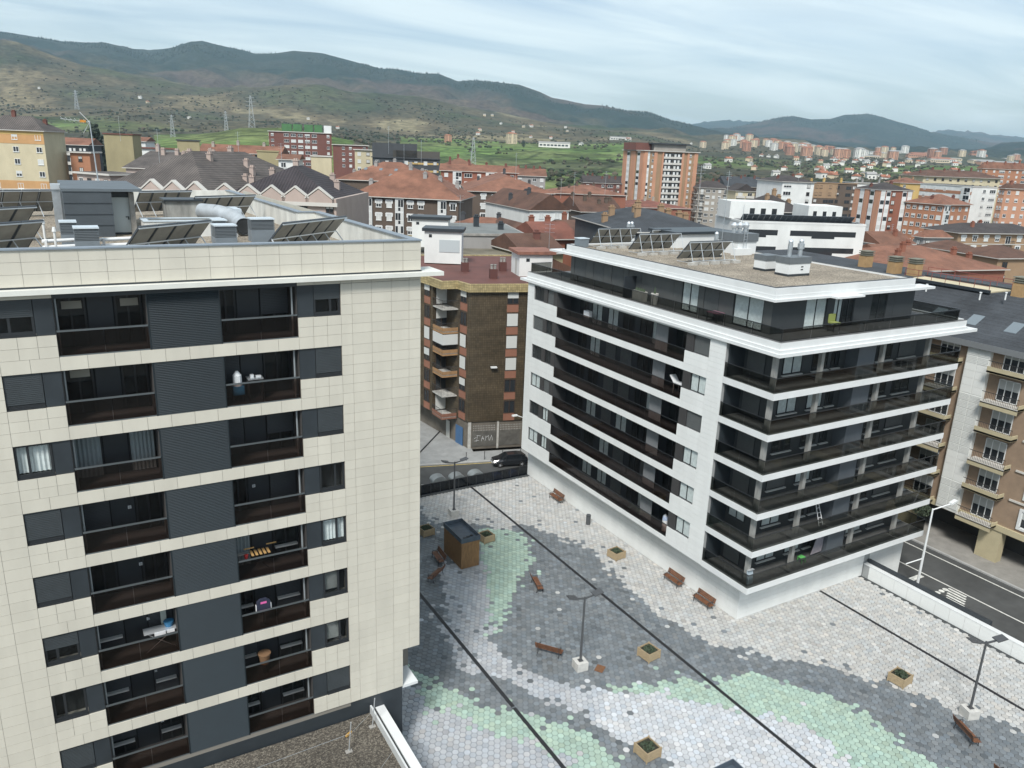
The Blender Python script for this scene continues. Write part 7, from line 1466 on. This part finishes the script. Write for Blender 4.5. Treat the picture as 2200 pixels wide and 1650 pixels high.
def on_hill(x, D):
    """point of the terrain at photo column x and forward distance D"""
    j = np.interp(x, TXS, np.arange(len(TXS))); i = np.interp(D, TDS, np.arange(len(TDS))); j0, i0 = min(int(j), len(TXS)-2), min(int(i), len(TDS)-2); fj, fi = j-j0, i-i0
    z = (TZ[i0,j0]*(1-fi)+TZ[i0+1,j0]*fi)*(1-fj)+(TZ[i0,j0+1]*(1-fi)+TZ[i0+1,j0+1]*fi)*fj
    d = TDIR[j0]*(1-fj)+TDIR[j0+1]*fj
    return Vector((d[0]*D, d[1]*D, z))
# ground behind and below the camera, out of the picture
struct(MB().box(-400, -500, -2.2, 400, 160, -1.45).build('ground', mat('town_ground', (0.12,0.115,0.105), 0.95, var=0.2, scale=0.05)))
# woodland: crowns and conifers too many and too far to count
def woods():
    rr = random.Random(17); V = []; F = []; C = []
    base = [(0,0,1.0)]+[(math.cos(a), math.sin(a), 0.45) for a in [k*2*math.pi/5 for k in range(5)]]+[(0.85*math.cos(a+0.6), 0.85*math.sin(a+0.6), -0.3) for a in [k*2*math.pi/5 for k in range(5)]]
    fs = [(0, 1+k, 1+(k+1)%5) for k in range(5)]+[(1+k, 6+k, 1+(k+1)%5) for k in range(5)]+[(1+(k+1)%5, 6+k, 6+(k+1)%5) for k in range(5)]
    def blob(p, r, h, c):
        k = len(V)
        for v in base: V.append((p.x+v[0]*r*rr.uniform(.7,1.3), p.y+v[1]*r*rr.uniform(.7,1.3), p.z+h*0.35+v[2]*h*0.6*rr.uniform(.75,1.25)))
        F.extend(tuple(k+i for i in f) for f in fs); C.extend([*c, 1]*len(base))
    def cone(p, r, h, c):
        k = len(V); V.append((p.x, p.y, p.z+h))
        for q in range(6): a = q*math.pi/3; V.append((p.x+r*math.cos(a)*rr.uniform(.7,1.2), p.y+r*math.sin(a)*rr.uniform(.7,1.2), p.z-1))
        F.extend((k, k+1+q, k+1+(q+1)%6) for q in range(6)); C.extend([*c, 1]*7)
    n = 0
    while n < 5200:
        x = rr.uniform(-40, 2240); D = math.exp(rr.uniform(math.log(560), math.log(2500))); q = on_hill(x, D)
        d = mnoise.fractal(Vector((q.x/160, q.y/160, 5.5)), 0.8, 2.2, 4)
        fld = (330 < x < 760 and D < 1150) or (860 < x < 1420 and D < 1500)
        if fld and (d < 0.22 or rr.random() < 0.6): continue
        if d < 0.02+0.2*rr.random() and rr.random() > 0.10: continue
        g = rr.random(); c = (0.036,0.046,0.028) if g < 0.4 else (0.058,0.054,0.036) if g < 0.75 else (0.078,0.066,0.048); v = rr.uniform(0.75, 1.4)
        s = rr.uniform(1.5, 3.7)*(1 if D < 1500 else 0.9); blob(q, s, s*rr.uniform(1.0, 1.6), tuple(k*v for k in c)); n += 1
    for _ in range(4200):        # conifers on the ridges
        x = rr.uniform(-40, 1480) if rr.random() < 0.7 else rr.uniform(1480, 2240); D = rr.uniform(4300, 4860) if x < 1480 else rr.uniform(6300, 6850)
        q = on_hill(x, D)
        if mnoise.noise(Vector((q.x/300, q.y/300, 2.2))) < -0.12: continue
        v = rr.uniform(0.7, 1.3); cone(q, rr.uniform(3, 5.5), rr.uniform(6, 12), (0.018*v, 0.028*v, 0.021*v))
    me = bpy.data.meshes.new('woodland'); me.from_pydata(V, [], F); a = me.color_attributes.new('Col', 'FLOAT_COLOR', 'POINT'); a.data.foreach_set('color', C)
    me.materials.append(mat('woodland_leaves', (1,1,1), 0.95, solo=2, spec=0.1)); tag(link('woodland', me), 'scattered dark trees and conifers covering the hills', 'woodland', kind='stuff')
woods()
# far houses and blocks, a few pixels each
def far_mesh(kind, wc, rc):
    b = MB()
    if kind == 'house': b.box(-5, -4, -3, 5, 4, 5.5, 0); b.add([(-5.6,-4.6,5.4),(5.6,-4.6,5.4),(5.6,4.6,5.4),(-5.6,4.6,5.4),(-5.6,0,8.0),(5.6,0,8.0)], [(0,1,5,4),(2,3,4,5),(1,2,5),(3,0,4),(3,2,1,0)], 1); b.box(-3,-4.1,1.2,-1.4,-4.0,3.2,2); b.box(1.4,-4.1,1.2,3,-4.0,3.2,2); b.box(2,-0.6,6,3,0.6,9,0)
    elif kind == 'block':
        b.box(-11, -7, -4, 11, 7, 22, 0); b.add([(-11.8,-7.8,22),(11.8,-7.8,22),(11.8,7.8,22),(-11.8,7.8,22),(-5,0,25.2),(5,0,25.2)], [(0,1,5,4),(2,3,4,5),(1,2,5),(3,0,4),(3,2,1,0)], 1)
        for f in range(7):
            for k in range(5): b.box(-9.6+k*4.1, -7.12, 1.4+f*2.95, -7.2+k*4.1, -7.0, 3.0+f*2.95, 2)
            b.box(-11.12, -4, 1.4+f*2.95, -11, -1.5, 3.0+f*2.95, 2); b.box(-11.12, 1.5, 1.4+f*2.95, -11, 4, 3.0+f*2.95, 2)
        b.box(-1.5,-7.6,-4,1.5,-7.0,22,0)
    else: b.box(-30, -12, -4, 30, 12, 8, 0); b.add([(-30.5,-12.5,8),(30.5,-12.5,8),(30.5,12.5,8),(-30.5,12.5,8),(-30.5,0,10.5),(30.5,0,10.5)], [(0,1,5,4),(2,3,4,5),(1,2,5),(3,0,4),(3,2,1,0)], 1); [b.box(-28+k*7,-12.15,2.5,-23+k*7,-12,5.5,2) for k in range(8)]
    return b.mesh('far_'+kind, [wc, rc, P_glass])
FW_ = [mat('far_white', (0.68,0.67,0.62), 0.8), mat('far_cream', (0.60,0.50,0.35), 0.8), mat('far_salmon', (0.50,0.27,0.17), 0.8), mat('far_brick', (0.38,0.19,0.12), 0.8)]; FRF = [mat('far_terracotta', (0.30,0.12,0.07), 0.9), mat('far_grey_roof', (0.30,0.29,0.28), 0.9)]
FM = {(k, w_, r): far_mesh(k, FW_[w_], FRF[r]) for k in ('house', 'block', 'shed') for w_ in range(4) for r in range(2)}
rf = random.Random(23)
def far(kind, x, D, w_, r, label, group, sc=1.0, rz=None):
    p = on_hill(x, D); o = link({'house': 'far_house', 'block': 'far_block', 'shed': 'far_warehouse'}[kind], FM[(kind, w_, r)], None, p, rf.uniform(-0.7, 0.7) if rz is None else rz)
    o.scale = (sc, sc, sc); tag(o, label, {'house': 'house', 'block': 'building', 'shed': 'warehouse'}[kind], group)
CN = ['white', 'cream', 'salmon', 'brick red']; RN = ['terracotta', 'grey']
for k in range(75):
    w_, r_ = rf.choice([0,0,0,1]), rf.choice([0,0,1])
    far('house', rf.choice([rf.gauss(1750,130), rf.gauss(1950,110), rf.uniform(1560,2180)]), rf.uniform(900, 1900), w_, r_, f'tiny {CN[w_]} house with {RN[r_]} roof among trees on the valley floor', 'far houses of the valley', rf.uniform(0.8,1.2))
for k in range(74):
    x = rf.choice([rf.uniform(1505,1660), rf.uniform(1600,1860), rf.uniform(1640,1800), rf.uniform(1850,2180)]); w_, r_ = rf.choice([0,1,1,2,2,3]), rf.choice([0,0,1]); far('block', x, rf.uniform(2050, 2900), w_, r_, f'tiny {CN[w_]} apartment block with {RN[r_]} roof in the far town below the mountain', 'far town blocks', rf.uniform(0.7,1.05), R(-30)+rf.uniform(-0.2,0.2))
for k in range(16):
    w_, r_ = rf.choice([0,1,2]), rf.choice([0,1])
    far('shed', rf.uniform(1850, 2170), rf.uniform(2100, 2800), w_, r_, f'long {CN[w_]} hall with {RN[r_]} roof in the far industrial strip at right', 'far halls', rf.uniform(0.7,1.1), R(-28)+rf.uniform(-0.15,0.15))
for k in range(26):
    w_, r_ = rf.choice([0,0,1]), rf.choice([0,1])
    far('house', rf.choice([rf.uniform(0,700), rf.uniform(550,1250), rf.uniform(1000,1500)]), rf.uniform(1500, 2550), w_, r_, f'tiny {CN[w_]} farmhouse with {RN[r_]} roof dotted on the brown hillside', 'hillside farmhouses', rf.uniform(0.55,0.85))
far('block', 1098, 1500, 1, 0, 'lone cream apartment block beside tall trees on the green hillside', None, 0.8, R(-10)); far('block', 962, 1480, 2, 0, 'lone salmon apartment block at the top of the green fields', None, 0.55, R(-10))
far('shed', 1190, 1420, 0, 1, 'long low white hall at the top of the green fields', None, 0.9, R(-32)); far('shed', 1330, 1900, 0, 1, 'white factory hall left of the brick tower top', None, 0.8, R(-30)); far('shed', 1575, 2500, 1, 0, 'cream hall on the wooded knoll above the far town', None, 0.6, R(-30))
# pylons
def pylon(x, D, hgt, label):
    p = on_hill(x, D); t = thing('power_pylon', label, 'pylon', p, math.atan2(RH.y, RH.x)+0.2, 'power pylons on the hills'); b = MB(); r = 0.0002*D; w_ = hgt*0.10
    for sx in (-1, 1):
        for sy in (-1, 1): b.cyl((sx*w_, sy*w_, -2), (sx*w_*0.15, sy*w_*0.15, hgt), r, n=4)
    for k in range(7):
        a, c = k/7, (k+1)/7; wa, wc_ = w_*(1-0.85*a), w_*(1-0.85*c)
        for sy in (-1, 1): b.cyl((-wa, sy*wa, a*hgt), (wc_, sy*wc_, c*hgt), r*0.6, n=3); b.cyl((wa, sy*wa, a*hgt), (-wc_, sy*wc_, c*hgt), r*0.6, n=3)
    b.build('mast', mat('pylon_steel', (0.36,0.38,0.40), 0.6), t, local=True)
    for k in range(3): MB().cyl((-hgt*0.16+k*0.8, 0, hgt*(0.70+0.12*k)), (hgt*0.16-k*0.8, 0, hgt*(0.70+0.12*k)), r, n=4).build('cross_arm', mat('pylon_steel', (0.36,0.38,0.40), 0.6), t, local=True)
pylon(543, 980, 38, 'tall lattice pylon on the green hill behind the red brick slab'); pylon(172, 1900, 42, 'lattice pylon on the left hillside above the ochre block'); pylon(1017, 800, 30, 'lattice pylon rising from the fields above the dark brick flats'); pylon(372, 1000, 26, 'small lattice pylon left of the green hill'); pylon(488, 960, 22, 'short lattice pylon beside the tall one on the green hill')
for k, (x, D, h_, lb_) in enumerate(((130, 300, 13, 'dark rounded evergreen behind the ochre block'), (205, 290, 17, 'slim dark cypress above the terracotta roof at left'), (1125, 1380, 26, 'tall dark tree clump beside the lone cream block'), (1078, 1330, 15, 'lower dark tree clump on the green fields'))):
    q = at(x, 300, D); z0 = -1.5 if D < 460 else on_hill(x, D).z; ht = at(x, [292, 268, 300, 312][k], D).z-z0
    t = thing('evergreen_tree', lb_, 'tree', (q.x, q.y, z0)); MB().cyl((0,0,0), (0,0,ht*0.6), ht*0.02, ht*0.01, n=6).build('trunk', M_bark, t, local=True)
    leaf_clump(700, ht*[0.16, 0.07, 0.28, 0.35][k], ht*[0.16, 0.07, 0.28, 0.35][k], ht*0.5, ht*0.045, 90+k, ht*0.52).build('crown', mat('evergreen_leaves', (0.022,0.034,0.022), 0.8, var=0.4, scale=0.5), t, local=True)
# ------------------------------------------------------------------ the air
hb = MB(); hb.box(-16000, -4000, -12, 16000, 16000, 660); hm = bpy.data.materials.new('haze'); hm.use_nodes = True; t = hm.node_tree; t.nodes.clear()
ho = t.nodes.new('ShaderNodeOutputMaterial'); pv_ = t.nodes.new('ShaderNodeVolumePrincipled'); pv_.inputs['Color'].default_value = (0.62,0.84,1.0,1); pv_.inputs['Density'].default_value = 7.0e-5; pv_.inputs['Anisotropy'].default_value = 0.25
t.links.new(pv_.outputs[0], ho.inputs['Volume']); tag(hb.build('haze', hm), 'pale blue haze over the valley', 'haze', kind='stuff')
